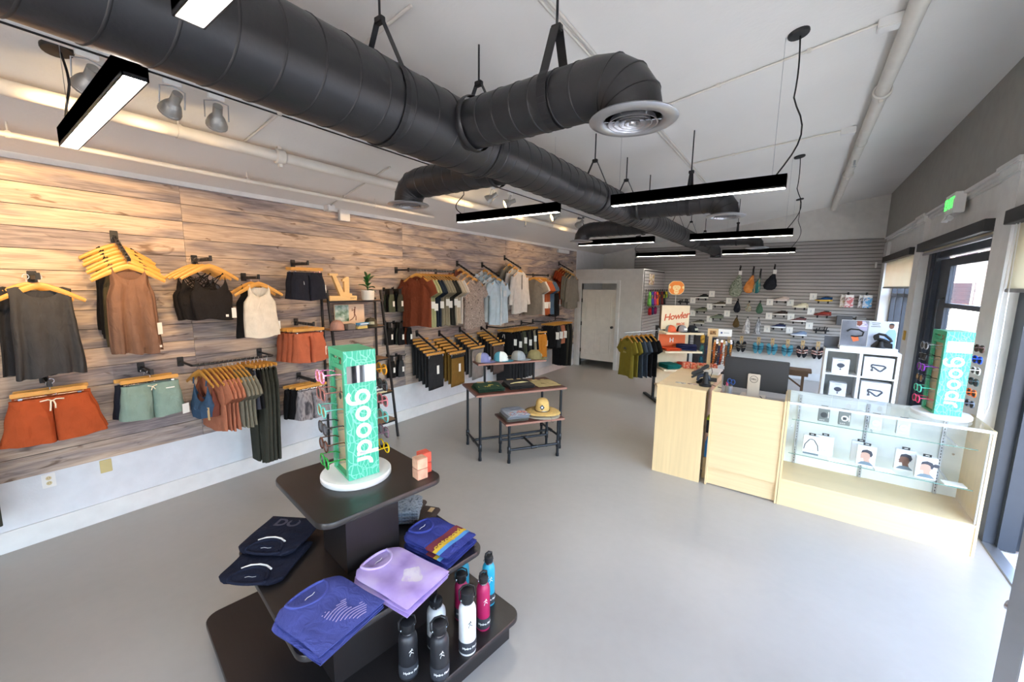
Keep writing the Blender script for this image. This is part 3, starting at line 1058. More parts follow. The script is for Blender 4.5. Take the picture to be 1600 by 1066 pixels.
def bar_hanger_data(w):
    m = MB()
    m.box((0, 0, -0.078), (w, 0.013, 0.033), 0, 0.004)
    return m
BAR_DATA = {}
ROD_DATA = {}
def clip_data(w):
    m = MB()
    m.tube([(-w / 2 + 0.02, 0, -0.105), (w / 2 - 0.02, 0, -0.105)], 0.002, 5)
    m.tube([(-0.03, 0, -0.094), (-0.02, 0, -0.105)], 0.002, 5)
    m.tube([(0.03, 0, -0.094), (0.02, 0, -0.105)], 0.002, 5)
    return m
CLIP_DATA = make_data(MB().box((0, -0.008, -0.012), (0.02, 0.004, 0.036), 0).box((0, 0.008, -0.012), (0.02, 0.004, 0.036), 0).box((0, 0, 0.004), (0.014, 0.018, 0.006), 0), 'clip', CHROME)
def coat_hanger(loc, rz, label, group):
    o = bpy.data.objects.new('coat_hanger', HANGER_DATA)
    col.objects.link(o)
    o.location = loc
    o.rotation_euler = (0, 0, rz)
    tag(o, label, 'hanger', group)
    child_from(HOOK_DATA, 'hook', o)
    return o
def clip_hanger(loc, rz, label, group, w=0.36):
    if w not in BAR_DATA:
        BAR_DATA[w] = make_data(bar_hanger_data(w), 'clip_hanger', HANGER_WOOD)
        ROD_DATA[w] = make_data(clip_data(w), 'clip_rod', CHROME)
    o = bpy.data.objects.new('clip_hanger', BAR_DATA[w])
    col.objects.link(o)
    o.location = loc
    o.rotation_euler = (0, 0, rz)
    tag(o, label, 'hanger', group)
    child_from(HOOK_DATA, 'hook', o)
    child_from(ROD_DATA[w], 'clip_rod', o)
    for s in (-1, 1):
        child_from(CLIP_DATA, 'clip', o, (s * (w / 2 - 0.045), 0, -0.108))
    return o

def body_mb(width, length, neck=0.085, front=0.075, back=0.02, sh_drop=0.07, depth=0.05, fold=0.012, seed=0, nf=5, sh_z=-0.082, thin=1.0, N=44, Mrows=16):
    """Hanging torso cloth: width is a list (v, half width); neckline scooped at the front and less at the back."""
    rnd = random.Random(seed)
    ph = [rnd.uniform(0, 6.28) for _ in range(4)]
    rings = []
    w0 = interp(width, 0)
    for i in range(Mrows + 1):
        v = i / Mrows
        W = interp(width, v)
        D = (0.010 + (depth - 0.010) * min(1, v * 2.2) ** 0.8) * thin
        ring = []
        for k in range(N):
            a = 2 * pi * k / N
            cx = (1 if cos(a) >= 0 else -1) * abs(cos(a)) ** 0.75
            sy = (1 if sin(a) >= 0 else -1) * abs(sin(a)) ** 0.7
            x0 = w0 * cx
            frontside = sin(a) < 0
            ax = abs(x0)
            if ax < neck:
                dz = -(front if frontside else back) * sqrt(max(0, 1 - (ax / neck) ** 2))
            else:
                dz = -sh_drop * (ax - neck) / max(1e-4, w0 - neck)
            zt = sh_z + dz
            zh = sh_z - length + 0.012 * sin(cx * 3 + ph[3])
            z = zt + (zh - zt) * v
            f = fold * (0.25 + v) ** 0.8 * min(1, v * 6) * (0.9 * sin(cx * nf * 1.6 + ph[0] + 0.7 * v) + 0.55 * sin(cx * nf * 3.1 + ph[1] + v * 2.2) + 0.5 * sin(v * 9 + cx * 5 + ph[2]) * (1 - v))
            bulge = 1.0 if v > 0.05 else 0.8
            y = D * sy * bulge + f * (1 if frontside else 0.4)
            x = W * cx + 0.006 * v * sin(v * 7 + ph[2])
            ring.append((x, y, z))
        rings.append(ring)
    m = MB()
    m.loft(rings, 0)
    return m
def sleeve(m, s, p0, p1, h0, h1, d0, d1, seed=0, mi=0):
    """Tapering sleeve tube from the shoulder p0 to the cuff p1 (given for the right side; s = -1 mirrors it)."""
    rnd = random.Random(seed)
    p0, p1 = Vector(p0), Vector(p1)
    d = (p1 - p0).normalized()
    n = 14
    rings = []
    st = 7
    up = Vector((0, 1, 0)).cross(d).normalized()
    for i in range(st + 1):
        t = i / st
        c = p0.lerp(p1, t)
        c.y += 0.012 * sin(t * 3 + rnd.uniform(-0.2, 0.2))
        hh = h0 + (h1 - h0) * t
        dd = d0 + (d1 - d0) * t
        ring = []
        for k in range(n):
            a = 2 * pi * k / n
            q = c + up * (hh * cos(a)) + Vector((0, 1, 0)) * (dd * sin(a) + 0.005 * t * sin(3 * a + i))
            ring.append((s * q.x, q.y, q.z) if s > 0 else (-q.x, q.y, q.z))
        rings.append(ring if s > 0 else ring[::-1])
    m.loft(rings, mi)
def tee_mb(seed=0, w=0.235, L=0.70, long=False, depth=0.045, fold=0.010, sl=0.21, crop=False, sd=0.034):
    m = body_mb([(0, w * 0.86), (0.12, w * 0.93), (0.3, w * 0.97), (0.6, w), (1, w * 1.04)], L, seed=seed, depth=depth, fold=fold)
    for s in (-1, 1):
        if long:
            sleeve(m, s, (w * 0.80, 0, -0.20), (w * 1.22, -0.01, -0.20 - 0.52), 0.085, 0.045, sd, sd * 0.9, seed)
        else:
            sleeve(m, s, (w * 0.78, 0, -0.185), (w * 0.80 + sl * 0.48, 0, -0.185 - sl * 0.85), 0.088, 0.082, sd, sd, seed)
    return m
def tank_mb(seed=0, w=0.2, L=0.62, sw=0.15, neck=0.10, front=0.12, depth=0.05, fold=0.014):
    return body_mb([(0, sw), (0.08, sw * 0.97), (0.2, sw * 0.98), (0.3, w * 0.94), (0.36, w * 0.97), (1, w * 1.08)], L, neck=neck, front=front, back=0.035, sh_drop=0.02, seed=seed, depth=depth, fold=fold, nf=6)
def bottoms_mb(waist, hip, hem, L, notch, seed=0, depth=0.035, fold=0.008, top=-0.118, spread=0.0, nf=6, flare=0.0):
    """Shorts or trousers: two cloth legs that meet in the middle under one waist."""
    rnd = random.Random(seed)
    ph = [rnd.uniform(0, 6.28) for _ in range(4)]
    m = MB()
    crotch = L - notch
    for s in (-1, 1):
        rings = []
        R = 14
        for i in range(R + 1):
            v = i / R
            d = v * L
            W = interp([(0, waist), (min(0.5, 0.18 / L), hip), (1, hem)], v)
            inner = 0.0 if d < crotch else spread * (d - crotch) / max(notch, 1e-3)
            cx = (W + inner) / 2
            hw = (W - inner) / 2
            dep = depth * min(1, 0.45 + v * 2)
            ring = []
            for k in range(20):
                a = 2 * pi * k / 20
                ca = (1 if cos(a) >= 0 else -1) * abs(cos(a)) ** 0.7
                sa = (1 if sin(a) >= 0 else -1) * abs(sin(a)) ** 0.75
                f = fold * (0.3 + v) ** 0.6 * sin(ca * nf + ph[0] + s + v * 1.2) + fold * 0.6 * sin(ca * 11 + v * 4 + ph[1]) + fold * 0.5 * sin(v * 8 + ca * 3 + ph[2])
                zz = top - d + (0.012 * (ca * 1.0) if v > 0.95 else 0)
                ring.append((s * (cx + hw * ca), dep * sa + f, zz))
            rings.append(ring if s > 0 else ring[::-1])
        m.loft(rings, 0)
    return m
def folded_pants_mb(w, L, seed=0, th=0.02, top=-0.115):
    rnd = random.Random(seed)
    ph = rnd.uniform(0, 6)
    rings = []
    for i in range(11):
        v = i / 10
        W = w * (0.5 + 0.02 * sin(v * 3 + ph))
        ring = []
        for k in range(20):
            a = 2 * pi * k / 20
            ca = (1 if cos(a) >= 0 else -1) * abs(cos(a)) ** 0.45
            sa = (1 if sin(a) >= 0 else -1) * abs(sin(a)) ** 0.6
            ring.append((W * ca, th * (0.6 + 0.4 * v) * sa + 0.004 * sin(ca * 5 + ph) * v, top - L * v + 0.01 * ca * (v > 0.9)))
        rings.append(ring)
    return MB().loft(rings, 0, True, True, True)
def swing_tag(parent, loc, rz=0.0, size=(0.05, 0.085), m=None):
    """Price tag on a thread, part of the garment it is tied to."""
    t = MB()
    t.box((0, 0, -0.06 - size[1] / 2), (size[0], 0.002, size[1]), 0)
    o = t.build('price_tag', m or PAPER, parent, loc, rz)
    s = MB().tube([(0, 0, 0), (0, 0, -0.062)], 0.0009, 4)
    s.build('thread', BLACK, parent, loc, rz)
    return o
def garment(name, mb, m, loc, rz, label, cat, group=None, smooth=180):
    o = mb.build(name, m, None, loc, rz, smooth=smooth)
    tag(o, label, cat, group)
    return o
OUT = pi / 2     # faces the room (+X) from the plank wall
ARM_BLACK = BLACK_METAL
def waterfall_arm(y, z, label, L=0.40, drop=0.205):
    o = empty('faceout_bracket', (XL, y, z), 0, label, 'bracket', 'sloping display arms on the plank wall')
    MB().box((0.008, 0, 0.0), (0.012, 0.05, 0.10), 0, 0.003).build('wall_plate', ARM_BLACK, o)
    m = MB().bar((0.01, 0, 0), (L, 0, -drop), 0.022, 0.022)
    m.build('arm', ARM_BLACK, o)
    for i in range(7):
        t = 0.12 + 0.86 * i / 6
        MB().ball((0.01 + (L - 0.01) * t, 0, -drop * t + 0.016), 0.008, 4).build('stud', ARM_BLACK, o)
    return o
def straight_arm(y, z, label, L=0.36):
    o = empty('faceout_bracket', (XL, y, z), 0, label, 'bracket', 'straight display arms on the plank wall')
    MB().box((0.008, 0, 0.0), (0.012, 0.05, 0.085), 0, 0.003).build('wall_plate', ARM_BLACK, o)
    m = MB()
    m.span((0.01, -0.012, -0.022), (L, 0.012, 0.008))
    m.build('arm', ARM_BLACK, o)
    MB().box((L, 0, 0.002), (0.008, 0.024, 0.05), 0, 0.002).build('end_stop', ARM_BLACK, o)
    return o
def on_arm(y, z, xs, z_off=0.008):
    return [(x, y, z + z_off) for x in xs]

C = {k: cloth(k, v) for k, v in dict(
    charcoal=(62, 62, 64), charcoal_dark=(44, 44, 47), brown=(122, 92, 76), olive_dark=(74, 66, 46), black=(26, 26, 28), bra_black=(34, 31, 31),
    oat=(216, 208, 194), navy_black=(34, 36, 46), terracotta=(178, 98, 70), rust=(186, 92, 52), burnt=(168, 78, 42), sage=(128, 150, 140),
    tee_rust=(176, 112, 86), taupe=(128, 122, 106), slate=(70, 72, 82), loden=(62, 62, 54), blue_bra=(58, 82, 108), wine=(110, 62, 50),
    maroon_tee=(112, 56, 36), pistachio=(158, 160, 120), ink=(38, 46, 58), stone=(140, 132, 112), moss_black=(48, 48, 44), beige=(184, 172, 152),
    sky=(176, 196, 210), sky_pale=(196, 206, 212), pale_grey=(196, 192, 188), mid_grey=(130, 124, 116), copper=(164, 86, 52), denim=(76, 98, 122),
    brick=(142, 58, 32), ash=(120, 116, 106), pants_black=(46, 46, 48), pants_olive=(122, 92, 44), pants_grey=(128, 122, 118), pants_brown=(86, 74, 70),
    mustard=(196, 128, 48), socks_black=(28, 27, 27), socks_olive=(74, 78, 62), socks_wine=(122, 52, 52), navy=(26, 29, 44)).items()}
FLORAL = patterned('floral_grey_print', 26, [(0.35, (92, 84, 80)), (0.47, (176, 164, 156)), (0.56, (124, 112, 108)), (0.68, (198, 188, 180))], detail=3, dist=2.0)
TIEDYE = patterned('grey_tie_dye', 16, [(0.3, (70, 68, 72)), (0.5, (150, 144, 146)), (0.7, (98, 94, 98))], detail=3, dist=1.0, stretch=(1, 1, 0.4))
HANG_G = 'wooden hangers on the plank wall'

# ------------------------------------------------------------------ plank wall, near group
# dark grey tank tops
straight_arm(0.384, 2.113, 'short black arm above the dark grey tank tops', 0.34)
for i, x in enumerate((-4.62, -4.50)):
    dy = -0.05 if i == 0 else 0.0
    coat_hanger((x, 0.39 + dy, 2.125), OUT, 'wooden hanger under the front dark grey tank top' if i else 'wooden hanger behind the dark grey tank top', HANG_G)
    t = garment('tank_top', tank_mb(3 + i, 0.165, 0.66, 0.155, 0.10, 0.085, fold=0.026), C['charcoal' if i else 'charcoal_dark'], (x, 0.39 + dy, 2.125), OUT + (0.06 if i else 0),
                'dark grey sleeveless top in front at the far left' if i else 'darker grey tank top behind the front one at far left', 'top', 'tank tops at the far left')
    if i:
        MB().box((0.015, 0.024, -0.150), (0.018, 0.003, 0.03), 0).build('neck_label', PAPER, t)
        swing_tag(t, (0.175, 0.0, -0.60), 0.9, (0.025, 0.05))
# brown tank stack on a sloping arm
waterfall_arm(0.868, 2.458, 'sloping black arm carrying the brown tank tops')
seq = ['black', 'black', 'black', 'olive_dark', 'olive_dark', 'brown', 'brown']
names = {'black': 'black', 'olive_dark': 'dark olive', 'brown': 'brown'}
for i, cname in enumerate(seq):
    t = 0.10 + 0.86 * i / 6
    p = (XL + 0.39 * t, 0.868 + 0.012 * ((i % 2) - 0.5), 2.458 - 0.205 * t + 0.018)
    coat_hanger(p, OUT, 'wooden hanger %s on the brown tank top arm' % ('nearest the room' if i == 6 else ORD[i] + ' from the wall'), HANG_G)
    g = garment('tank_top', tank_mb(20 + i, 0.15, 0.70, 0.118, 0.092, 0.10, fold=0.045 if i == 6 else 0.012), C[cname], p, OUT,
            'front brown gathered tank top with a scooped neck' if i == 6 else '%s tank top, %s from the wall on the steep arm' % (names[cname], ORD[i]), 'top', 'tank tops on the steep arm')
    if i == 6:
        MB().box((0.0, 0.03, -0.135), (0.014, 0.003, 0.03), 0).build('neck_label', PAPER, g)
        MB().box((0.13, -0.048, -0.735), (0.03, 0.004, 0.018), 0).build('hem_label', PAPER, g)
        swing_tag(g, (0.155, 0.0, -0.48), 0.5, (0.04, 0.10))
# black strappy tops
straight_arm(1.412, 2.297, 'short black arm above the black strappy tops', 0.42)
for i, x in enumerate((-4.66, -4.60, -4.53, -4.42)):
    p = (x, 1.415 - 0.02 * (3 - i), 2.305)
    coat_hanger(p, OUT, 'wooden hanger %s of the black strappy tops' % ('in front' if i == 3 else ORD[i] + ' from the wall'), HANG_G)
    if i in (0, 1, 3):
        m = body_mb([(0, 0.115), (0.3, 0.135), (0.42, 0.165), (1, 0.15)], 0.40, neck=0.113, front=0.13, back=0.15, sh_drop=0.0, seed=40 + i, depth=0.05, fold=0.004, sh_z=-0.165)
        g = garment('crop_top', m, C['bra_black'], p, OUT, 'black strappy crop top %s' % ('in front with a white hang tag' if i == 3 else ('nearest the wall' if i == 0 else 'between the other two')), 'top', 'black strappy crop tops')
        for s in (-1, 1):
            for k in range(3):
                MB().tube([(s * (0.10 + 0.012 * k), -0.005 + 0.004 * k, -0.10 - 0.03 * (1 if True else 0)), (s * (0.03 - 0.05 * k), 0.02 + 0.005 * k, -0.25), (s * (-0.05 - 0.02 * k), 0.02, -0.31)], 0.004, 6).build('strap', C['bra_black'], g, smooth=60)
        if i == 3:
            MB().box((0.09, -0.052, -0.53), (0.022, 0.004, 0.022), 0).build('hem_label', PAPER, g)
            swing_tag(g, (0.155, -0.03, -0.40), 0.2, (0.04, 0.095))
# off white tank
straight_arm(1.824, 2.141, 'short black arm above the off white tank top', 0.36)
for i, x in enumerate((-4.56, -4.44)):
    p = (x, 1.824 - 0.02 * (1 - i), 2.15)
    coat_hanger(p, OUT, 'wooden hanger %s off white tank top' % ('of the front' if i else 'behind the'), HANG_G)
    g = garment('tank_top', tank_mb(50 + i, 0.152, 0.53, 0.105, 0.085, 0.125, fold=0.004), C['oat' if i else 'black'], p, OUT,
            'off white ribbed racer tank top' if i else 'black tank top hidden behind the off white one', 'top', 'racer tank tops')
    if i:
        MB().box((0.0, 0.034, -0.155), (0.026, 0.003, 0.085), 0).build('neck_label', GREY_PLASTIC, g)
        swing_tag(g, (0.155, -0.02, -0.40), 0.3, (0.045, 0.085))
# navy shorts
def shorts(seed, waist, hem, L, notch, **k):
    return bottoms_mb(waist, (waist + hem) / 2, hem, L, notch, seed, **k)
def waistband(parent, w, m, top=-0.118, h=0.03, d=0.02):
    b = MB()
    rings = []
    for zz in (top + 0.004, top - h):
        rings.append([(w * (1 if cos(a) >= 0 else -1) * abs(cos(a)) ** 0.7, d * (1 if sin(a) >= 0 else -1) * abs(sin(a)) ** 0.7 + 0.002 * sin(a * 14), zz) for a in [2 * pi * q / 40 for q in range(40)]])
    b.loft(rings, 0)
    return b.build('waistband', m, parent, smooth=180)
straight_arm(2.342, 2.306, 'short black arm above the navy running shorts', 0.34)
for i, x in enumerate((-4.58, -4.47)):
    p = (x, 2.342, 2.318)
    clip_hanger(p, OUT, 'wooden clip hanger %s navy running shorts' % ('of the front' if i else 'behind the'), HANG_G, 0.36)
    g = garment('shorts', shorts(60 + i, 0.165, 0.20, 0.30, 0.06, depth=0.05), C['navy_black'], p, OUT, 'navy running shorts %s' % ('in front with a white tag' if i else 'behind, nearest the wall'), 'shorts', 'navy running shorts')
    waistband(g, 0.166, C['navy_black'], d=0.026)
    if i:
        MB().tube([(-0.07, -0.045, -0.20), (-0.065, -0.047, -0.25)], 0.003, 5).build('zipper', CHROME, g)
        swing_tag(g, (0.17, -0.03, -0.19), 0.2, (0.045, 0.09))
# terracotta shorts
straight_arm(2.337, 1.633, 'black arm above the terracotta shorts', 0.40)
for i, x in enumerate((-4.68, -4.60, -4.53, -4.45)):
    p = (x, 2.31 - 0.02 * (3 - i), 1.645)
    clip_hanger(p, OUT, 'wooden clip hanger of the terracotta shorts, %s' % ('nearest the room' if i == 3 else ORD[i] + ' from the wall'), HANG_G, 0.36)
    g = garment('shorts', shorts(70 + i, 0.165, 0.205, 0.32, 0.05, depth=0.055, fold=0.012), C['terracotta'], p, OUT, 'terracotta shorts, %s' % ('in front' if i == 3 else ORD[i] + ' from the wall'), 'shorts', 'terracotta shorts on one arm')
    waistband(g, 0.166, C['terracotta'], d=0.026)
    if i == 3:
        MB().tube([(-0.085, -0.048, -0.19), (-0.08, -0.05, -0.235)], 0.003, 5).build('zipper', CHROME, g)
        swing_tag(g, (0.175, -0.03, -0.22), 0.6, (0.035, 0.10))
# burnt orange shorts
straight_arm(0.364, 1.326, 'short black arm above the burnt orange shorts', 0.34)
for i, x in enumerate((-4.60, -4.50)):
    p = (x, 0.364 + 0.02 * (1 - i), 1.338)
    clip_hanger(p, OUT, 'wooden clip hanger %s burnt orange shorts' % ('of the front' if i else 'behind the'), HANG_G, 0.385)
    g = garment('shorts', shorts(80 + i, 0.20, 0.275, 0.33, 0.05, depth=0.06, fold=0.010), C['burnt' if i else 'rust'], p, OUT, 'burnt orange cotton shorts with a white drawstring' if i else 'rust shorts hanging behind the burnt orange ones', 'shorts', 'orange shorts')
    wb = waistband(g, 0.201, C['burnt' if i else 'rust'], d=0.032, h=0.035)
    if i:
        d = MB()
        d.tube([(-0.06, -0.04, -0.135), (-0.02, -0.046, -0.128), (0.0, -0.048, -0.138), (0.02, -0.046, -0.128), (0.06, -0.04, -0.135)], 0.005, 6)
        d.tube([(-0.008, -0.048, -0.14), (-0.012, -0.06, -0.17), (-0.018, -0.065, -0.21)], 0.005, 6)
        d.tube([(0.006, -0.048, -0.14), (0.012, -0.06, -0.165), (0.010, -0.064, -0.195)], 0.005, 6)
        d.build('drawstring', cloth('cord', (232, 222, 200)), g, smooth=60)
# sage shorts
straight_arm(0.94, 1.315, 'short black arm above the sage green shorts', 0.34)
for i, x in enumerate((-4.60, -4.50)):
    p = (x, 0.935 - 0.02 * (1 - i), 1.327)
    clip_hanger(p, OUT, 'wooden clip hanger %s sage green shorts' % ('of the front' if i else 'behind the'), HANG_G, 0.385)
    g = garment('shorts', shorts(90 + i, 0.19, 0.225, 0.29, 0.045, depth=0.055, fold=0.008), C['sage' if i else 'navy_black'], p, OUT, 'sage green shorts with a white drawstring' if i else 'black shorts hidden behind the sage green ones', 'shorts', 'sage green shorts')
    waistband(g, 0.191, C['sage' if i else 'navy_black'], d=0.03, h=0.035)
    if i:
        d = MB()
        d.tube([(-0.03, -0.044, -0.125), (0.0, -0.046, -0.135), (0.03, -0.044, -0.125)], 0.004, 6)
        d.tube([(0.0, -0.046, -0.135), (-0.012, -0.056, -0.165)], 0.004, 6)
        d.tube([(0.0, -0.046, -0.135), (0.015, -0.056, -0.16)], 0.004, 6)
        d.build('drawstring', cloth('cord', (232, 222, 200)), g, smooth=60)
        MB().box((0.115, -0.056, -0.165), (0.06, 0.004, 0.008), 0).build('pocket_zip', PAPER, g)
        swing_tag(g, (0.215, -0.03, -0.28), 0.4, (0.06, 0.09))
# grey tie-dye shorts
straight_arm(2.33, 0.985, 'black arm above the grey tie-dye shorts', 0.38)
for i, x in enumerate((-4.62, -4.55, -4.46)):
    p = (x, 2.31 - 0.03 * (2 - i), 0.997)
    clip_hanger(p, OUT, 'wooden clip hanger of the grey tie-dye shorts, %s' % ('nearest the room' if i == 2 else ORD[i] + ' from the wall'), HANG_G, 0.36)
    g = garment('shorts', shorts(95 + i, 0.165, 0.20, 0.33, 0.05, depth=0.055, fold=0.012), TIEDYE if i == 2 else C['black'], p, OUT, 'grey tie-dye shorts in front of the black pairs' if i == 2 else ('black shorts directly behind the grey tie-dye pair' if i else 'black shorts nearest the wall behind the grey tie-dye pair'), 'shorts', 'tie-dye and black shorts')
    waistband(g, 0.166, TIEDYE if i == 2 else C['black'], d=0.026)

# hang rail A: bra tops, rust and taupe tees, leggings
def hang_rail(y0, y1, z, xo, label, brk=True, x_in=0.0):
    o = empty('hang_rail', (XL, (y0 + y1) / 2, z), 0, label, 'clothes rail', 'hang rails on the plank wall')
    h = (y1 - y0) / 2
    m = MB()
    m.tube([(0.01, -h - 0.02, 0), (xo - 0.01, -h - 0.02, 0), (xo, -h - 0.005, 0), (xo, h + 0.005, 0), (xo - 0.01, h + 0.02, 0), (0.01, h + 0.02, 0)], 0.011, 8)
    m.build('rail', BLACK_METAL, o, smooth=60)
    for s in (-1, 1):
        MB().box((0.008, s * (h + 0.02), 0.0), (0.012, 0.05, 0.09), 0, 0.003).build('wall_plate', BLACK_METAL, o)
    return o
hang_rail(1.245, 1.90, 1.325, 0.33, 'black hang rail with rust tees and dark trousers')
RX = XL + 0.33
items = [(1.275, 'bra', 'blue_bra', 'blue sports bra at the near end of the rail'), (1.315, 'bra', 'wine', 'wine red bra top behind the blue sports bra'),
         (1.36, 'tee', 'tee_rust', 'rust tee'), (1.395, 'tee', 'tee_rust', 'rust tee'), (1.43, 'tee', 'tee_rust', 'rust tee'), (1.465, 'tee', 'tee_rust', 'rust tee'),
         (1.505, 'tee', 'taupe', 'taupe tee'), (1.54, 'tee', 'taupe', 'taupe tee'), (1.575, 'tee', 'taupe', 'taupe tee'), (1.61, 'tee', 'taupe', 'taupe tee'),
         (1.66, 'skirt', 'slate', 'slate shorts with a kraft tag'), (1.70, 'skirt', 'black', 'black shorts hung right next to the slate pair'), (1.735, 'pant', 'loden', 'olive trousers'), (1.77, 'pant', 'loden', 'olive trousers'),
         (1.81, 'pant', 'loden', 'olive trousers'), (1.855, 'pant', 'loden', 'olive trousers')]
cnt = {}
for i, (y, kind, cn, nm) in enumerate(items):
    p = (RX, y, 1.338)
    rz = 0.16
    cnt[nm] = cnt.get(nm, 0) + 1
    lb = nm if sum(1 for q in items if q[3] == nm) == 1 else '%s, %s from the near end, on the near hang rail' % (nm, ORD[cnt[nm] - 1])
    if len(lb.split()) < 4: lb += ' on the near hang rail'
    if kind == 'skirt' and cn == 'black': lb = 'black shorts on the near hang rail beside the slate pair'
    if kind in ('bra', 'tee'):
        coat_hanger(p, rz, 'wooden hanger, %s from the near end of the near hang rail' % ORD[min(i, 12)], HANG_G)
    else:
        clip_hanger(p, rz, 'wooden clip hanger holding the %s' % lb.replace(' on the near hang rail', ''), HANG_G, 0.33)
    if kind == 'bra':
        m = body_mb([(0, 0.11), (0.45, 0.135), (0.6, 0.165), (1, 0.145)], 0.30, neck=0.108, front=0.16, back=0.12, sh_drop=0, seed=100 + i, depth=0.055, fold=0.004, sh_z=-0.20)
        g = garment('bra_top', m, C[cn], p, rz, lb, 'top', 'clothes on the near hang rail')
        for s in (-1, 1):
            MB().tube([(s * 0.11, 0, -0.13), (s * 0.105, -0.01, -0.20)], 0.007, 6).build('strap', C[cn], g)
        if i == 0:
            swing_tag(g, (0.15, -0.03, -0.33), 0.4, (0.02, 0.12), KRAFT)
    elif kind == 'tee':
        garment('t_shirt', tee_mb(110 + i, 0.20, 0.57, sl=0.20, depth=0.014, fold=0.004, sd=0.015), C[cn], p, rz, lb, 't-shirt', 'clothes on the near hang rail')
    elif kind == 'skirt':
        g = garment('shorts', shorts(130 + i, 0.16, 0.19, 0.40, 0.05, depth=0.015, fold=0.004), C[cn], p, rz, lb, 'shorts', 'clothes on the near hang rail')
        if cn == 'slate': swing_tag(g, (0.02, -0.05, -0.18), 0.2, (0.05, 0.11), KRAFT)
    else:
        g = garment('trousers', bottoms_mb(0.15, 0.175, 0.135, 1.0, 0.74, 140 + i, depth=0.015, fold=0.004, spread=0.02), C[cn], p, rz, lb, 'trousers', 'clothes on the near hang rail')
        if i in (13, 15): swing_tag(g, (0.04, -0.04, -0.16), 0.2, (0.075, 0.10))
# ------------------------------------------------------------------ plank wall, far group
def blend(a, b, t): return a + (b - a) * t
# rail B with tees
def side_rail(y0, y1, z, label):
    o = empty('hang_rail', (XL, (y0 + y1) / 2, z), 0, label, 'clothes rail', 'hang rails on the plank wall')
    h = (y1 - y0) / 2
    m = MB()
    m.box((0.35, 0, 0), (0.028, 2 * h, 0.03))
    m.span((0.01, -h + 0.05, -0.012), (0.35, -h + 0.075, 0.012))
    m.span((0.01, h - 0.075, -0.012), (0.35, h - 0.05, 0.012))
    m.build('rail', BLACK_METAL, o)
    for s in (-1, 1):
        MB().box((0.35, s * h, 0), (0.036, 0.012, 0.055), 0, 0.002).build('end_cap', BLACK_METAL, o)
        MB().box((0.008, s * (h - 0.062), 0), (0.012, 0.05, 0.09), 0, 0.003).build('wall_plate', BLACK_METAL, o)
    return o
side_rail(3.74, 4.64, 2.285, 'black hang rail with the tees led by a maroon one')
tees = ['maroon_tee', 'pistachio', 'pistachio', 'ink', 'ink', 'stone', 'stone', 'stone', 'moss_black', 'moss_black', 'beige', 'beige', 'pale_grey']
nm = {'maroon_tee': 'maroon', 'pistachio': 'pistachio green', 'ink': 'ink blue', 'stone': 'stone grey', 'moss_black': 'blackish green', 'beige': 'beige', 'pale_grey': 'pale grey'}
cnt = {}
for i, cn in enumerate(tees):
    y = 3.88 + 0.058 * i
    p = (XL + 0.35, y, 2.297)
    rz = 0.30 if i == 0 else 0.12
    cnt[cn] = cnt.get(cn, 0) + 1
    coat_hanger(p, rz, 'wooden hanger of the %s tee on the upper tee rail%s' % (nm[cn], '' if tees.count(cn) == 1 else ', %s of its colour' % ORD[cnt[cn] - 1]), HANG_G)
    lb = 'maroon tee facing the room at the near end of the tee rail' if i == 0 else '%s tee on the tee rail%s' % (nm[cn], '' if tees.count(cn) == 1 else ', %s of its colour from the near end' % ORD[cnt[cn] - 1])
    g = garment('t_shirt', tee_mb(200 + i, 0.225, 0.73, depth=0.045 if i == 0 else 0.02, fold=0.012 if i == 0 else 0.005, sd=0.035 if i == 0 else 0.022), C[cn], p, rz, lb, 't-shirt', 'tees on the upper tee rail')
    if i in (1, 2, 4, 6, 7, 9, 10):
        swing_tag(g, (0.25, -0.01, -0.36 - 0.03 * (i % 3)), 0.35, (0.055, 0.10))
    if i == 0:
        MB().box((0, 0.012, -0.155), (0.012, 0.003, 0.03)).build('neck_label', KRAFT, g)

# sloping arms with shirts
def shirt(p, i, mt, lb, kind, group, seed, w=0.255, L=0.80):
    coat_hanger(p, OUT, 'wooden hanger under the ' + lb, HANG_G)
    m = tee_mb(seed, w, L, long=(kind == 'long'), depth=0.05, fold=0.013)
    g = garment('shirt', m, mt, p, OUT, lb, 'shirt', group)
    return g
def arm_row(y, z, n, mats, labels, kinds, group, seed, t0=0.2, t1=0.97, w=0.255, L=0.80):
    out = []
    for i in range(n):
        t = blend(t0, t1, i / (n - 1))
        p = (XL + 0.39 * t, y + 0.01 * (i % 2), z - 0.205 * t + 0.018)
        out.append(shirt(p, i, mats[i], labels[i], kinds[i], group, seed + i, w, L))
    return out
def collar(g, m, open_m=None):
    for s in (-1, 1):
        b = MB()
        b.add([(s * 0.012, -0.05, -0.165), (s * 0.085, -0.012, -0.085), (s * 0.075, 0.02, -0.075), (s * 0.11, -0.02, -0.125), (s * 0.06, -0.055, -0.175)], [(0, 1, 3, 4), (1, 2, 3)])
        b.add([(s * 0.012, -0.053, -0.165), (s * 0.085, -0.016, -0.082), (s * 0.11, -0.024, -0.125), (s * 0.06, -0.058, -0.175)], [(0, 1, 2, 3)])
        b.build('collar', m, g)
waterfall_arm(5.08, 2.441, 'first sloping arm from the maroon tee, with floral shirts')
fl = arm_row(5.08, 2.441, 4, [C['wine'], FLORAL, FLORAL, FLORAL], ['wine red shirt nearest the wall on the floral arm', 'floral grey shirt, second from the wall', 'floral grey shirt, third from the wall', 'floral grey button shirt in front of its arm'], ['s'] * 4, 'floral shirts', 300)
collar(fl[3], FLORAL)
waterfall_arm(5.742, 2.45, 'second sloping arm from the maroon tee, with pale blue shirts')
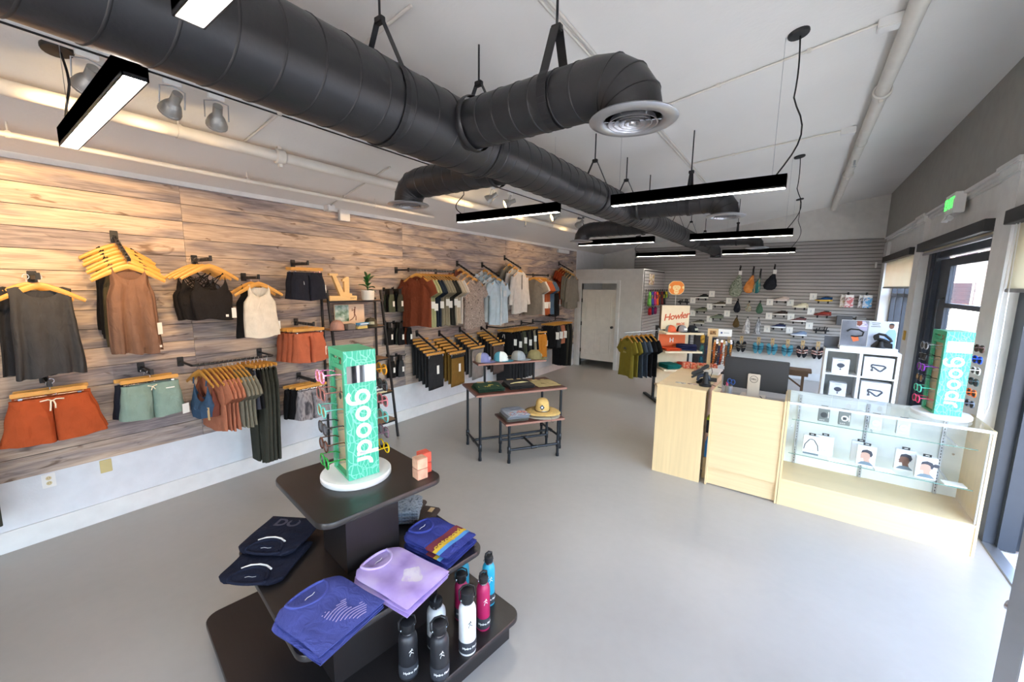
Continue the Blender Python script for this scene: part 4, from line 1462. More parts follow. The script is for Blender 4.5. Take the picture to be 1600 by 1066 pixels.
sk = arm_row(5.742, 2.45, 4, [C['sky_pale'], C['sky'], C['sky_pale'], C['sky']], ['pale blue shirt nearest the wall', 'pale blue shirt, second from the wall', 'pale blue shirt, third from the wall', 'light blue button shirt in front with a chest pocket'], ['s'] * 4, 'pale blue shirts', 310)
collar(sk[3], C['sky'])
MB().box((0, -0.062, -0.55), (0.03, 0.004, 0.72)).build('button_placket', C['sky_pale'], sk[3])
MB().box((0.11, -0.064, -0.33), (0.10, 0.004, 0.11)).build('chest_pocket', C['sky_pale'], sk[3])
waterfall_arm(6.427, 2.618, 'highest sloping arm, with the grey half-zip tops')
hz = arm_row(6.427, 2.618, 3, [C['ash'], C['pale_grey'], C['pale_grey']], ['dark grey pullover nearest the wall on the half-zip arm', 'pale grey pullover between the two others', 'pale grey half-zip pullover in front'], ['long'] * 3, 'half-zip pullovers', 320, 0.35, 0.97)
MB().box((0, -0.052, -0.29), (0.014, 0.006, 0.28)).build('zipper', C['charcoal'], hz[2])
b = MB()
b.loft([[(0.088 * cos(a), 0.03 * sin(a) - 0.005, zz + (0.02 * sin(a))) for a in [2 * pi * k / 24 for k in range(24)]] for zz in (-0.135, -0.085)], 0)
b.build('collar', C['pale_grey'], hz[2], smooth=180)
waterfall_arm(8.621, 2.615, 'farthest sloping arm beside the white door')
arm_row(8.621, 2.615, 6, [C['brick']] * 3 + [C['ash']] * 3, ['brick red tee nearest the wall by the white door', 'brick red tee, second from the wall by the white door', 'brick red tee, third from the wall by the white door',
        'grey pullover behind the two front ones by the white door', 'grey pullover, second from the front by the white door', 'grey long sleeve pullover in front by the white door'], ['s', 's', 's', 'long', 'long', 'long'], 'pullovers by the white door', 330, 0.22, 0.97)
# rail B2
side_rail(6.60, 7.54, 2.30, 'black hang rail behind the grey half-zip pullovers')
for i, (y, cn, lb) in enumerate([(6.95, 'mid_grey', 'mid grey tee at the near end of the far rail'), (7.02, 'pale_grey', 'pale grey tee behind the mid grey one'), (7.10, 'copper', 'copper tee, first of three on the far rail'), (7.17, 'copper', 'copper tee, second of three on the far rail'),
                                (7.24, 'copper', 'copper tee, third of three on the far rail'), (7.33, 'denim', 'denim blue tee on the far rail, nearer one'), (7.41, 'denim', 'denim blue tee at the far end of the far rail')]):
    p = (XL + 0.35, y, 2.312)
    coat_hanger(p, 0.1, 'wooden hanger of the ' + lb, HANG_G)
    g = garment('t_shirt', tee_mb(340 + i, 0.225, 0.74, depth=0.024, fold=0.005, sd=0.024), C[cn], p, 0.1, lb, 't-shirt', 'tees on the far rail')
    if 2 <= i <= 4: swing_tag(g, (0.2, -0.02, -0.50), 0.3, (0.08, 0.13))
# black shorts by the far arm
straight_arm(8.02, 2.02, 'short black arm with black shorts near the white door', 0.30)
for i, x in enumerate((-4.64, -4.54)):
    clip_hanger((x, 8.02, 2.032), OUT, 'wooden clip hanger of the %s black shorts near the white door' % ('front' if i else 'rear'), HANG_G, 0.36)
    g = garment('shorts', shorts(350 + i, 0.165, 0.205, 0.52, 0.1, depth=0.04), C['black'], (x, 8.02, 2.032), OUT, '%s black shorts beside the grey pullovers' % ('front' if i else 'rear'), 'shorts', 'black shorts near the white door')
    if i: swing_tag(g, (0.21, -0.03, -0.2), 0.3, (0.07, 0.15))

# folded trousers on four sloping arms
sets = [(4.166, 1.329, 'pants_black', 'black', 'leftmost'), (4.643, 1.286, 'pants_olive', 'olive brown', 'second'), (5.136, 1.308, 'pants_grey', 'grey', 'third'), (5.72, 1.30, 'pants_brown', 'brown', 'rightmost')]
for si, (y, z, cn, cname, pos) in enumerate(sets):
    waterfall_arm(y, z, '%s of the four low sloping trouser arms' % pos, 0.44, 0.225)
    for i in range(6):
        t = 0.14 + 0.83 * i / 5
        p = (XL + 0.43 * t, y, z - 0.22 * t + 0.018)
        clip_hanger(p, OUT, 'wooden clip hanger on the %s trouser arm, %s' % (pos, 'nearest the room' if i == 5 else ORD[i] + ' from the wall'), HANG_G, 0.37)
        two = cn
        if si == 2 and i < 4: two = 'charcoal'
        if si == 3 and i < 4: two = 'pants_black'
        g = garment('folded_trousers', folded_pants_mb(0.30, 0.50, 400 + si * 10 + i, th=0.016), C[two], p, OUT, '%s trousers folded over, %s on the %s arm' % ({'charcoal': 'charcoal', 'pants_black': 'black'}.get(two, cname), 'front pair' if i == 5 else ORD[i] + ' from the wall', pos), 'trousers', 'folded trousers on the %s arm' % pos)
        if i == 5:
            w = MB()
            w.loft([[(0.151 * (1 if cos(a) >= 0 else -1) * abs(cos(a)) ** 0.5, 0.022 * sin(a), zz) for a in [2 * pi * k / 20 for k in range(20)]] for zz in (-0.113, -0.16)], 0)
            w.build('waistband', C['pants_black' if si < 2 else cn], g, smooth=60)
            swing_tag(g, (0.02, -0.026, -0.2), 0, (0.045, 0.13), PAPER if si < 3 else KRAFT)
# rails C and D with shorts and trousers
hang_rail(5.90, 7.03, 1.30, 0.34, 'black hang rail with black shorts behind the caps')
hang_rail(7.52, 8.50, 1.30, 0.34, 'black hang rail with dark trousers nearest the white door')
RC = [('black', 0.42, 's')] * 4 + [('loden', 0.42, 's'), ('socks_olive', 0.45, 's'), ('black', 0.42, 's'), ('loden', 0.45, 's'), ('black', 0.45, 's'), ('stone', 0.42, 's'), ('black', 0.42, 's')]
cn2 = {'black': 'black', 'loden': 'dark olive', 'socks_olive': 'moss green', 'stone': 'stone grey', 'charcoal': 'charcoal', 'tee_rust': 'salmon', 'mustard': 'mustard', 'olive_dark': 'olive'}
for i, (cn, L, k) in enumerate(RC):
    y = 6.02 + 0.088 * i
    p = (XL + 0.34, y, 1.312)
    clip_hanger(p, 0.12, 'wooden clip hanger, %s from the near end of the rail behind the caps' % ORD[i], HANG_G, 0.34)
    g = garment('shorts', shorts(500 + i, 0.165, 0.205, L, 0.12, depth=0.022, fold=0.006), C[cn], p, 0.12, '%s shorts, %s from the near end behind the caps' % (cn2[cn], ORD[i]), 'shorts', 'shorts on the rail behind the caps')
    if i == 0:
        MB().tube([(-0.02, -0.03, -0.14), (-0.03, -0.045, -0.2)], 0.004, 5).tube([(0.0, -0.03, -0.14), (0.02, -0.045, -0.22)], 0.004, 5).build('drawstring', PAPER, g)
    if i % 2 == 1:
        swing_tag(g, (0.18, -0.03, -0.14 - 0.03 * (i % 4)), 0.3, (0.055, 0.12))
# black long trousers below, on a second low rail
hang_rail(5.95, 6.98, 0.84, 0.30, 'low black rail under the shorts, with long dark trousers')
for i in range(9):
    p = (XL + 0.30, 6.05 + 0.10 * i, 0.852)
    clip_hanger(p, 0.12, 'wooden clip hanger, %s from the near end of the low rail' % ORD[i], HANG_G, 0.32)
    garment('folded_trousers', folded_pants_mb(0.32, 0.50, 520 + i, th=0.03), C['pants_black' if i < 6 else 'charcoal'], p, 0.12, 'long dark trousers, %s from the near end of the low rail' % ORD[i], 'trousers', 'long trousers on the low rail')
straight_arm(7.24, 1.17, 'black arm carrying the mustard trousers', 0.42)
clip_hanger((XL + 0.38, 7.24, 1.18), OUT - 0.4, 'wooden clip hanger of the mustard trousers', HANG_G, 0.32)
g = garment('trousers', bottoms_mb(0.14, 0.15, 0.14, 0.50, 0.3, 540, depth=0.05, fold=0.018), C['mustard'], (XL + 0.38, 7.24, 1.18), OUT - 0.4, 'mustard orange trousers at the end of the rail behind the caps', 'trousers')
swing_tag(g, (0.15, -0.03, -0.2), 0.3, (0.06, 0.12))
RD = [('black', 0.45), ('black', 0.5), ('charcoal', 0.45), ('charcoal', 0.5), ('tee_rust', 0.42), ('tee_rust', 0.42), ('black', 0.95), ('loden', 0.95), ('black', 0.98), ('loden', 1.0)]
for i, (cn, L) in enumerate(RD):
    y = 7.62 + 0.09 * i
    p = (XL + 0.34, y, 1.312)
    clip_hanger(p, 0.12, 'wooden clip hanger, %s from the near end of the rail nearest the white door' % ORD[i], HANG_G, 0.34)
    long = L > 0.8
    g = garment('trousers' if long else 'shorts', bottoms_mb(0.16, 0.19, 0.17, L, 0.7 if long else 0.12, 560 + i, depth=0.022, fold=0.006), C[cn], p, 0.12, '%s %s, %s from the near end of the rail nearest the door' % (cn2[cn], 'long trousers' if long else 'shorts', ORD[i]), 'trousers' if long else 'shorts', 'clothes on the rail nearest the white door')
    if i in (1, 3, 5): swing_tag(g, (0.18, -0.03, -0.18), 0.3, (0.09, 0.16))

# glove and sock packs on hooks right of the ladder shelf
PK = [(3.58, 2.01, ['socks_olive', 'socks_black', 'socks_olive']), (3.73, 2.01, ['socks_black', 'black', 'loden']), (3.88, 2.01, ['black', 'socks_wine', 'black']),
      (3.58, 1.54, ['black', 'socks_black']), (3.73, 1.53, ['black', 'loden', 'black']), (3.88, 1.52, ['socks_black', 'maroon_tee', 'black']),
      (3.60, 1.055, ['black', 'socks_black']), (3.76, 1.045, ['black', 'charcoal'])]
rown = ['top row', 'middle row', 'bottom row']
for i, (y, z, cs) in enumerate(PK):
    rn = rown[0 if z > 1.9 else (1 if z > 1.4 else 2)]
    cn = ['left', 'middle', 'right'][i % 3] if i < 6 else ['left', 'right'][i - 6]
    h = empty('wall_hook', (XL, y, z), 0, 'black peg hook, %s of the %s right of the ladder shelf' % (cn, rn), 'hook', 'peg hooks right of the ladder shelf')
    MB().box((0.008, 0, 0), (0.01, 0.04, 0.05), 0, 0.002).build('wall_plate', BLACK_METAL, h)
    MB().tube([(0.01, 0, 0), (0.20, 0, 0.01), (0.215, 0, 0.02), (0.222, 0, 0.04)], 0.005, 6).build('peg', BLACK_METAL, h)
    for j, c in enumerate(cs):
        x = XL + 0.06 + 0.055 * j
        g = MB()
        rings = []
        for q in range(9):
            v = q / 8
            W = interp([(0, 0.035), (0.3, 0.05), (1, 0.056)], v)
            rings.append([(0.018 * sin(a) * (0.6 + 0.4 * v), W * (1 if cos(a) >= 0 else -1) * abs(cos(a)) ** 0.5 + 0.004 * sin(v * 6 + j), -0.07 - 0.245 * v) for a in [2 * pi * k / 16 for k in range(16)]])
        g.loft(rings, 0, True, True, True)
        o = g.build('gloves', C[c], None, (x, y, z), smooth=60)
        tag(o, 'pair of dark gloves on the %s hook of the %s, %s from the wall' % (cn, rn, ORD[j]), 'gloves', 'glove pairs right of the ladder shelf')
        MB().box((0, 0, -0.035), (0.004, 0.05, 0.085), 0).build('header_card', BLACK, o)
        if j == len(cs) - 1:
            MB().box((0.021, 0.02, -0.20), (0.003, 0.03, 0.075)).build('price_tag', PAPER, o)

# ladder shelf
lad = empty('ladder_shelf', (-4.6, 3.03, 0), 0, 'leaning black metal ladder shelf with wooden boards', 'shelf')
SHELF_WOOD = mat('brown_shelf_board', (148, 112, 76), rough=0.5, var=0.12, scale=6, stretch=(8, 0.7, 8))
Y0, Y1 = 2.645, 3.405
def front_x(z): return -4.34 - 0.142 * z
for y in (Y0, Y1):
    MB().bar((front_x(0.0) + 4.6, y - 3.03, 0.0), (front_x(2.0) + 4.6, y - 3.03, 2.0), 0.022, 0.03).build('front_rail', BLACK_METAL, lad)
    MB().span((-4.762 + 4.6, y - 3.03 - 0.011, 0), (-4.74 + 4.6, y - 3.03 + 0.011, 1.9)).build('back_post', BLACK_METAL, lad)
LZ = [1.875, 1.53, 1.09, 0.64, 0.25]
for z in LZ:
    xf = front_x(z)
    MB().span((-4.76 + 4.6, Y0 - 3.03 + 0.012, z - 0.022), (xf + 4.6 + 0.01, Y1 - 3.03 + 0.02, z), 0, 0.003).build('shelf_board', SHELF_WOOD, lad)
    m = MB()
    m.span((xf + 4.6 + 0.010, Y0 - 3.03, z - 0.024), (xf + 4.6 + 0.022, Y1 - 3.03, z - 0.004))
    m.build('cross_bar', BLACK_METAL, lad)
# V1 letter sign on its block
SIGN_WOOD = mat('pale_birch_sign', (224, 188, 130), rough=0.5, var=0.06, scale=5, stretch=(8, 1, 8))
vs = empty('letter_sign', (-4.62, 2.83, 1.875), 0.0, 'wooden letter sign reading V1 on a block, on the ladder shelf', 'sign')
bo = MB().box((0, 0, 0.03), (0.09, 0.37, 0.058), 0, 0.004).build('block', SIGN_WOOD, vs)
V = [(-0.155, 0.33), (-0.045, 0.33), (-0.045, 0.305), (-0.07, 0.30), (0.022, 0.105), (0.035, 0.105), (0.035, 0.235), (0.012, 0.235), (0.012, 0.262), (0.07, 0.292), (0.10, 0.292), (0.10, 0.09), (0.135, 0.085), (0.135, 0.058), (-0.025, 0.058), (-0.12, 0.30), (-0.155, 0.305)]
vm = MB()
M = Matrix(((0, 0, 1, 0), (1, 0, 0, 0), (0, 1, 0, 0), (0, 0, 0, 1)))
vm.prism(V, -0.018, 0.018, 0, M)
vm.build('letters', SIGN_WOOD, vs)
lettering('engraving', 'LIGHT', 0.028, SHELF_WOOD, vs, frame_M((0.046, 0.13, 0.03), (0, 1, 0), (0, 0, 1)))
# potted plant
pp = empty('potted_plant', (-4.60, 3.19, 1.875), 0, 'small green leafy plant in a white pot on the ladder shelf', 'plant')
MB().lathe([(0.0, 0), (0.072, 0.0), (0.078, 0.01), (0.084, 0.125), (0.078, 0.125), (0.074, 0.11), (0.0, 0.108)], 24).build('pot', mat('glazed_pot', (226, 222, 212), rough=0.35), pp, smooth=50)
MB().lathe([(0, 0.112), (0.073, 0.110)], 16, cap0=False, cap1=False).build('soil', mat('soil', (52, 40, 32), rough=1), pp)
LEAF = mat('plant_leaf', (42, 98, 46), rough=0.35, var=0.15, scale=12)
MB().tube([(0, 0, 0.11), (0.005, 0.005, 0.2), (0, 0, 0.27)], 0.006, 6).build('stem', LEAF, pp)
for az, el, L, z0, wd in [(20, 70, 0.16, 0.24, 0.03), (80, 55, 0.18, 0.22, 0.045), (-100, 35, 0.15, 0.16, 0.035), (95, 20, 0.13, 0.16, 0.032), (170, 50, 0.14, 0.2, 0.035), (-60, 60, 0.15, 0.22, 0.03), (60, 10, 0.11, 0.13, 0.028), (-20, 40, 0.14, 0.18, 0.04), (130, 30, 0.13, 0.14, 0.03), (-90, 78, 0.17, 0.25, 0.03)]:
    a, e = radians(az), radians(el)
    m = MB()
    rows = []
    for i in range(7):
        t = i / 6
        wv = wd * sin(pi * min(1, t * 0.92 + 0.06)) ** 0.8
        bend = e - 0.9 * t * t
        c = Vector((cos(a) * cos(e) * L * t, sin(a) * cos(e) * L * t, z0 + sin(e) * L * t - 0.05 * t * t))
        sd = Vector((-sin(a), cos(a), 0)) * wv
        rows.append([c - sd + Vector((0, 0, 0.012 * wv / wd)), c, c + sd + Vector((0, 0, 0.012 * wv / wd)), c + Vector((0, 0, -0.003))])
    m.loft(rows, 0, True, True, True)
    m.build('leaf', LEAF, pp, smooth=60)
# picture board
pb = empty('picture_board', (-4.70, 2.98, 1.53), 0, 'printed picture board with a runner and palm leaves behind the caps', 'picture')
MB().box((0.0, 0, 0.155), (0.012, 0.42, 0.27), 0, 0).build('board', mat('peach_print', (226, 198, 172), rough=0.6), pb)
MB().box((0.0065, -0.11, 0.18), (0.001, 0.19, 0.21)).build('beach_print', patterned('beach_palm_print', 14, [(0.3, (58, 92, 60)), (0.5, (150, 176, 168)), (0.7, (214, 222, 222))]), pb)
rn = MB()
rn.ball((0.0075, 0.075, 0.245), (0.001, 0.012, 0.014), 6)
rn.tube([(0.008, 0.07, 0.23), (0.008, 0.065, 0.175)], 0.011, 6)
rn.tube([(0.008, 0.065, 0.175), (0.008, 0.06, 0.13), (0.008, 0.03, 0.10), (0.008, -0.005, 0.085)], 0.006, 6)
rn.tube([(0.008, 0.066, 0.175), (0.008, 0.085, 0.13), (0.008, 0.083, 0.08)], 0.006, 6)
rn.tube([(0.008, 0.07, 0.225), (0.008, 0.03, 0.205), (0.008, 0.035, 0.235)], 0.004, 6)
rn.build('runner_print', mat('skin_print', (150, 104, 84), rough=0.7), pb)

def cap_thing(loc, rz, crown, brim, label, group=None, mesh=None, scale=1.0, patch=None, patch_text=None):
    """Baseball cap: brim towards -Y, resting on its rim."""
    c = empty('baseball_cap', loc, rz, label, 'cap', group)
    n = 28
    def dome(a0, a1, steps, back):
        rings = []
        for i in range(8):
            t = i / 7
            zz = 0.115 * sin(t * pi / 2 * 0.97)
            rr = cos(t * pi / 2 * 0.97) ** 0.62
            rings.append([(0.083 * rr * cos(a), 0.098 * rr * sin(a) + 0.008 * t, zz + 0.002) for a in [a0 + (a1 - a0) * k / steps for k in range(steps + 1)]])
        return rings
    f = MB().loft(dome(radians(185), radians(355), 14, 0), 0, False)
    f.build('front_panel', crown, c, smooth=60)
    b = MB().loft(dome(radians(-5), radians(185), 16, 1), 0, False)
    b.build('crown', mesh or crown, c, smooth=60)
    br = MB()
    rows = []
    for i in range(9):
        u = -1 + 2 * i / 8
        a = radians(270 + 68 * u)
        p0 = Vector((0.083 * cos(a), 0.098 * sin(a), 0.006))
        ext = 0.075 * sqrt(max(0.02, 1 - u * u * 0.92))
        drop = -0.018 * (1 - 0.4 * (1 - u * u)) * 0 - 0.016 * u * u
        p1 = p0 + Vector((0.35 * u * ext * 0.3, -ext, 0.0 + drop * 0.2 + 0.008 * (1 - u * u)))
        rows.append([p0, (p0 + p1) / 2 + Vector((0, 0, 0.008 * (1 - u * u))), p1, p1 + Vector((0, 0.002, -0.004)), (p0 + p1) / 2 + Vector((0, 0, 0.004 * (1 - u * u))), p0 + Vector((0, 0, -0.004))])
    br.loft(rows, 0, True, True, True)
    br.build('brim', brim, c, smooth=50)
    MB().ball((0, 0.006, 0.118), (0.008, 0.008, 0.005), 5).build('top_button', crown, c, smooth=180)
    if patch is not None:
        M = frame_M((0, -0.094, 0.055), (1, 0, 0), (0, 0.30, 0.95))
        pt = MB()
        pts = []
        for iy in range(3):
            pts.append([M @ Vector((x, -0.018 + 0.018 * iy, 0.006 - 7.0 * x * x * 0.8)) for x in [-0.035 + 0.07 * k / 6 for k in range(7)]])
        pt.loft(pts, 0, False)
        pt.build('front_patch', patch, c)
    if patch_text:
        lettering('lettering', patch_text[0], patch_text[1], patch_text[2], c, frame_M((0, -0.103, 0.052), (1, 0, 0), (0, 0.30, 0.95)))
    if scale != 1.0:
        c.scale = (scale,) * 3
    return c
PINK = cloth('dusty_pink', (176, 136, 124))
DARK_OLIVE = cloth('cap_olive', (74, 70, 58))
cap_thing((-4.50, 2.68, 1.53), OUT - 0.5, PINK, PINK, 'dusty pink cap at the left end of the second ladder shelf')
cap_thing((-4.53, 3.17, 1.53), OUT - 0.5, DARK_OLIVE, DARK_OLIVE, 'dark olive cap with a light patch on the second ladder shelf', patch=mat('patch_grey', (168, 168, 150)))
cap_thing((-4.47, 3.10, 1.09), OUT - 0.5, DARK_OLIVE, DARK_OLIVE, 'dark olive cap on the third ladder shelf behind the eyewear tower')
GREYBOX = mat('grey_carton', (112, 106, 100), rough=0.8)
for i, (y, z, c, lb) in enumerate([(2.82, 1.53, GREYBOX, 'small grey carton between the caps')]):
    b = MB().box((0, 0, 0.033), (0.10, 0.10, 0.066), 0, 0.003)
    tag(b.build('carton', c, None, (-4.46, y, z)), lb, 'box')
for i in range(3):
    b = MB().box((0, 0, 0.008), (0.09, 0.14, 0.014), 0, 0.002)
    o = b.build('small_packet', mat('packet_yellow', (214, 190, 110)) if i < 2 else mat('packet_grey', (150, 150, 150)), None, (-4.44, 2.96, 1.53 + 0.0155 * i), 0.1 * i)
    tag(o, 'flat packet under the blue one on the second ladder shelf, %s from below' % ORD[i], 'packet', 'packets on the second ladder shelf')
o = MB().box((0, 0, 0.012), (0.075, 0.15, 0.024), 0, 0.002).build('small_packet', mat('packet_blue', (92, 160, 206)), None, (-4.44, 2.985, 1.5775), 0.15)
tag(o, 'bright blue and white packet on top between the caps', 'packet', 'packets on the second ladder shelf')
MB().box((0.038, 0, 0.012), (0.001, 0.12, 0.01)).build('print_stripe', PAPER, o)
for i in range(5):
    o = MB().box((0, 0, 0.012), (0.16, 0.22, 0.022), 0, 0.003).build('magazine', [mat('mag_a', (206, 190, 150)), mat('mag_b', (90, 88, 96)), mat('mag_c', (210, 208, 200)), mat('mag_d', (60, 66, 86)), mat('mag_e', (222, 220, 214))][i], None, (-4.5, 3.2, 0.64 + 0.0235 * i), 0.08 * ((i * 7) % 3 - 1))
    tag(o, 'box set on the fourth ladder shelf, %s from below' % ORD[i], 'box', 'flat boxes on the fourth ladder shelf')
for i, (y, c, lb) in enumerate([(3.10, (64, 120, 120), 'teal water flask on the fourth ladder shelf'), (3.30, (86, 84, 82), 'grey flask on the fourth ladder shelf')]):
    o = MB().lathe([(0, 0), (0.035, 0), (0.036, 0.14), (0.028, 0.17), (0.02, 0.18), (0.02, 0.21), (0, 0.21)], 16).build('flask', mat('flask%d' % i, c, rough=0.4), None, (-4.62 , y - 0.3 * i, 0.25 if i else 0.64), smooth=50)
    tag(o, lb if not i else 'grey flask on the lowest ladder shelf', 'flask')

# wall plates low on the plank wall
for y, m, nm_, lb in ((0.31, WHITE_PLASTIC, 'wall_outlet', 'white double outlet low on the wall at far left'), (0.64, mat('almond_plastic', (198, 184, 132), rough=0.4), 'blank_plate', 'almond coloured blank wall plate right of the white outlet')):
    o = empty(nm_, (XL - 0.012, y, 0.482), 0, lb, 'outlet')
    MB().box((0.004, 0, 0), (0.008, 0.075, 0.115), 0, 0.003).build('cover_plate', m, o)
    if nm_ == 'wall_outlet':
        for s in (-1, 1):
            k = MB().lathe([(0.016, 0.0), (0.016, 0.003), (0, 0.003)], 14, M=Matrix.Translation((0.008, 0, s * 0.021)) @ Matrix.Rotation(radians(90), 4, 'Y'))
            k.build('socket', mat('ivory_socket', (206, 192, 150), rough=0.4), o)
            for q in (-1, 1):
                MB().box((0.0115, q * 0.006, s * 0.021 + 0.003), (0.001, 0.002, 0.008)).build('slot', BLACK, o)
    else:
        for s in (-1, 1):
            MB().box((0.0085, 0, s * 0.042), (0.001, 0.006, 0.002)).build('screw', STEEL, o)
# trousers at the very left edge
straight_arm(-0.02, 1.33, 'black arm just outside the left edge with olive trousers', 0.34)
clip_hanger((-4.44, -0.10, 1.338), OUT, 'wooden clip hanger of the olive trousers at the left edge', HANG_G, 0.30)
garment('trousers', bottoms_mb(0.14, 0.16, 0.15, 0.86, 0.6, 610, depth=0.04), C['loden'], (-4.44, -0.10, 1.338), OUT, 'olive trousers cut off by the left edge of the picture', 'trousers')
# ------------------------------------------------------------------ black tiered display in front
TIER = mat('black_tier_laminate', (34, 30, 29), rough=0.32, spec=0.5, var=0.12, scale=5, stretch=(2, 26, 2), bump=0.05, bscale=60)
DR = radians(-7.8)
DC = (-1.902, 1.219)
dsp = empty('tiered_display_table', (DC[0], DC[1], 0), DR, 'black three tier square display table in front', 'display table')
def dw(u, v, z):
    """Display coordinates to the shop's."""
    return (DC[0] + u * cos(DR) - v * sin(DR), DC[1] + u * sin(DR) + v * cos(DR), z)
for z, sz in ((0.17, 1.31), (0.60, 1.0), (1.03, 0.675)):
    m = MB()
    o1 = round_rect(sz, sz, 0.075, 6)
    o0 = round_rect(sz - 0.006, sz - 0.006, 0.072, 6)
    rings = [[(x, y, z - 0.03) for x, y in o0], [(x, y, z - 0.027) for x, y in o1], [(x, y, z - 0.004) for x, y in o1], [(x, y, z) for x, y in o0]]
    m.loft(rings, 0, True, True, True)
    m.build('tier_top', TIER, dsp, smooth=40)
for z0, z1, s in ((0.0, 0.14, 0.60), (0.17, 0.57, 0.30), (0.60, 1.0, 0.15)):
    for a in range(4):
        M = Matrix.Rotation(a * pi / 2, 4, 'Z')
        MB().span((-s, -s, z0), (s - 0.018, -s + 0.018, z1), 0, 0.0, M).build('side_panel', TIER, dsp)

# eyewear towers
def teal_pattern():
    m = bpy.data.materials.new('teal_leaf_print')
    m.use_nodes = True
    n, l = m.node_tree.nodes, m.node_tree.links
    b = n['Principled BSDF']
    tc = n.new('ShaderNodeTexCoord')
    nz = n.new('ShaderNodeTexNoise'); nz.inputs['Scale'].default_value = 9
    l.new(tc.outputs['Object'], nz.inputs['Vector'])
    ad = n.new('ShaderNodeMixRGB'); ad.inputs['Fac'].default_value = 0.12
    l.new(tc.outputs['Object'], ad.inputs['Color1']); l.new(nz.outputs['Color'], ad.inputs['Color2'])
    vo = n.new('ShaderNodeTexVoronoi'); vo.feature = 'DISTANCE_TO_EDGE'; vo.inputs['Scale'].default_value = 17
    l.new(ad.outputs['Color'], vo.inputs['Vector'])
    wv = n.new('ShaderNodeTexWave'); wv.inputs['Scale'].default_value = 14; wv.inputs['Distortion'].default_value = 9; wv.inputs['Detail'].default_value = 0
    l.new(tc.outputs['Object'], wv.inputs['Vector'])
    r1 = mix_ramp(m, vo.outputs['Distance'], [(0.0, (255, 255, 255)), (0.03, (255, 255, 255)), (0.045, (0, 0, 0))], None)
    r2 = mix_ramp(m, wv.outputs['Fac'], [(0.0, (0, 0, 0)), (0.93, (0, 0, 0)), (0.96, (255, 255, 255))], None)
    mx = n.new('ShaderNodeMixRGB'); mx.blend_type = 'LIGHTEN'; mx.inputs['Fac'].default_value = 1
    l.new(r1.outputs['Color'], mx.inputs['Color1']); l.new(r2.outputs['Color'], mx.inputs['Color2'])
    c = n.new('ShaderNodeMixRGB')
    c.inputs['Color1'].default_value = (*srgb((62, 176, 144)), 1)
    c.inputs['Color2'].default_value = (*srgb((124, 206, 182)), 1)
    l.new(mx.outputs['Color'], c.inputs['Fac'])
    l.new(c.outputs['Color'], b.inputs['Base Color'])
    b.inputs['Roughness'].default_value = 0.4
    return m
TEAL_P = teal_pattern()
GREEN_FRAME = mat('green_tower_side', (70, 172, 128), rough=0.4)
PEGWOOD = mat('tower_ply', (206, 184, 150), rough=0.6, var=0.08, scale=4, stretch=(3, 3, 14))
MIRROR = mat('mirror', (235, 238, 240), rough=0.03, metal=1.0, var=0.0)
LETTER = mat('tower_letter_white', (238, 240, 238), rough=0.5)
TW, TD, TH = 0.165, 0.235, 0.69
def ring_letter(m, cu, cv, ro, ri, y, a0=0, a1=360, n=28, P=None):
    rings = []
    full = a1 - a0 >= 360
    k = n if full else n + 1
    for i in range(k):
        a = radians(a0 + (a1 - a0) * i / n)
        rings.append([P(cu + ri * cos(a), cv + ri * sin(a), y), P(cu + ro * cos(a), cv + ro * sin(a), y), P(cu + ro * cos(a), cv + ro * sin(a), y - 0.002), P(cu + ri * cos(a), cv + ri * sin(a), y - 0.002)])
    if full: rings.append(rings[0])
    m.loft(rings, 0, True, not full, not full)
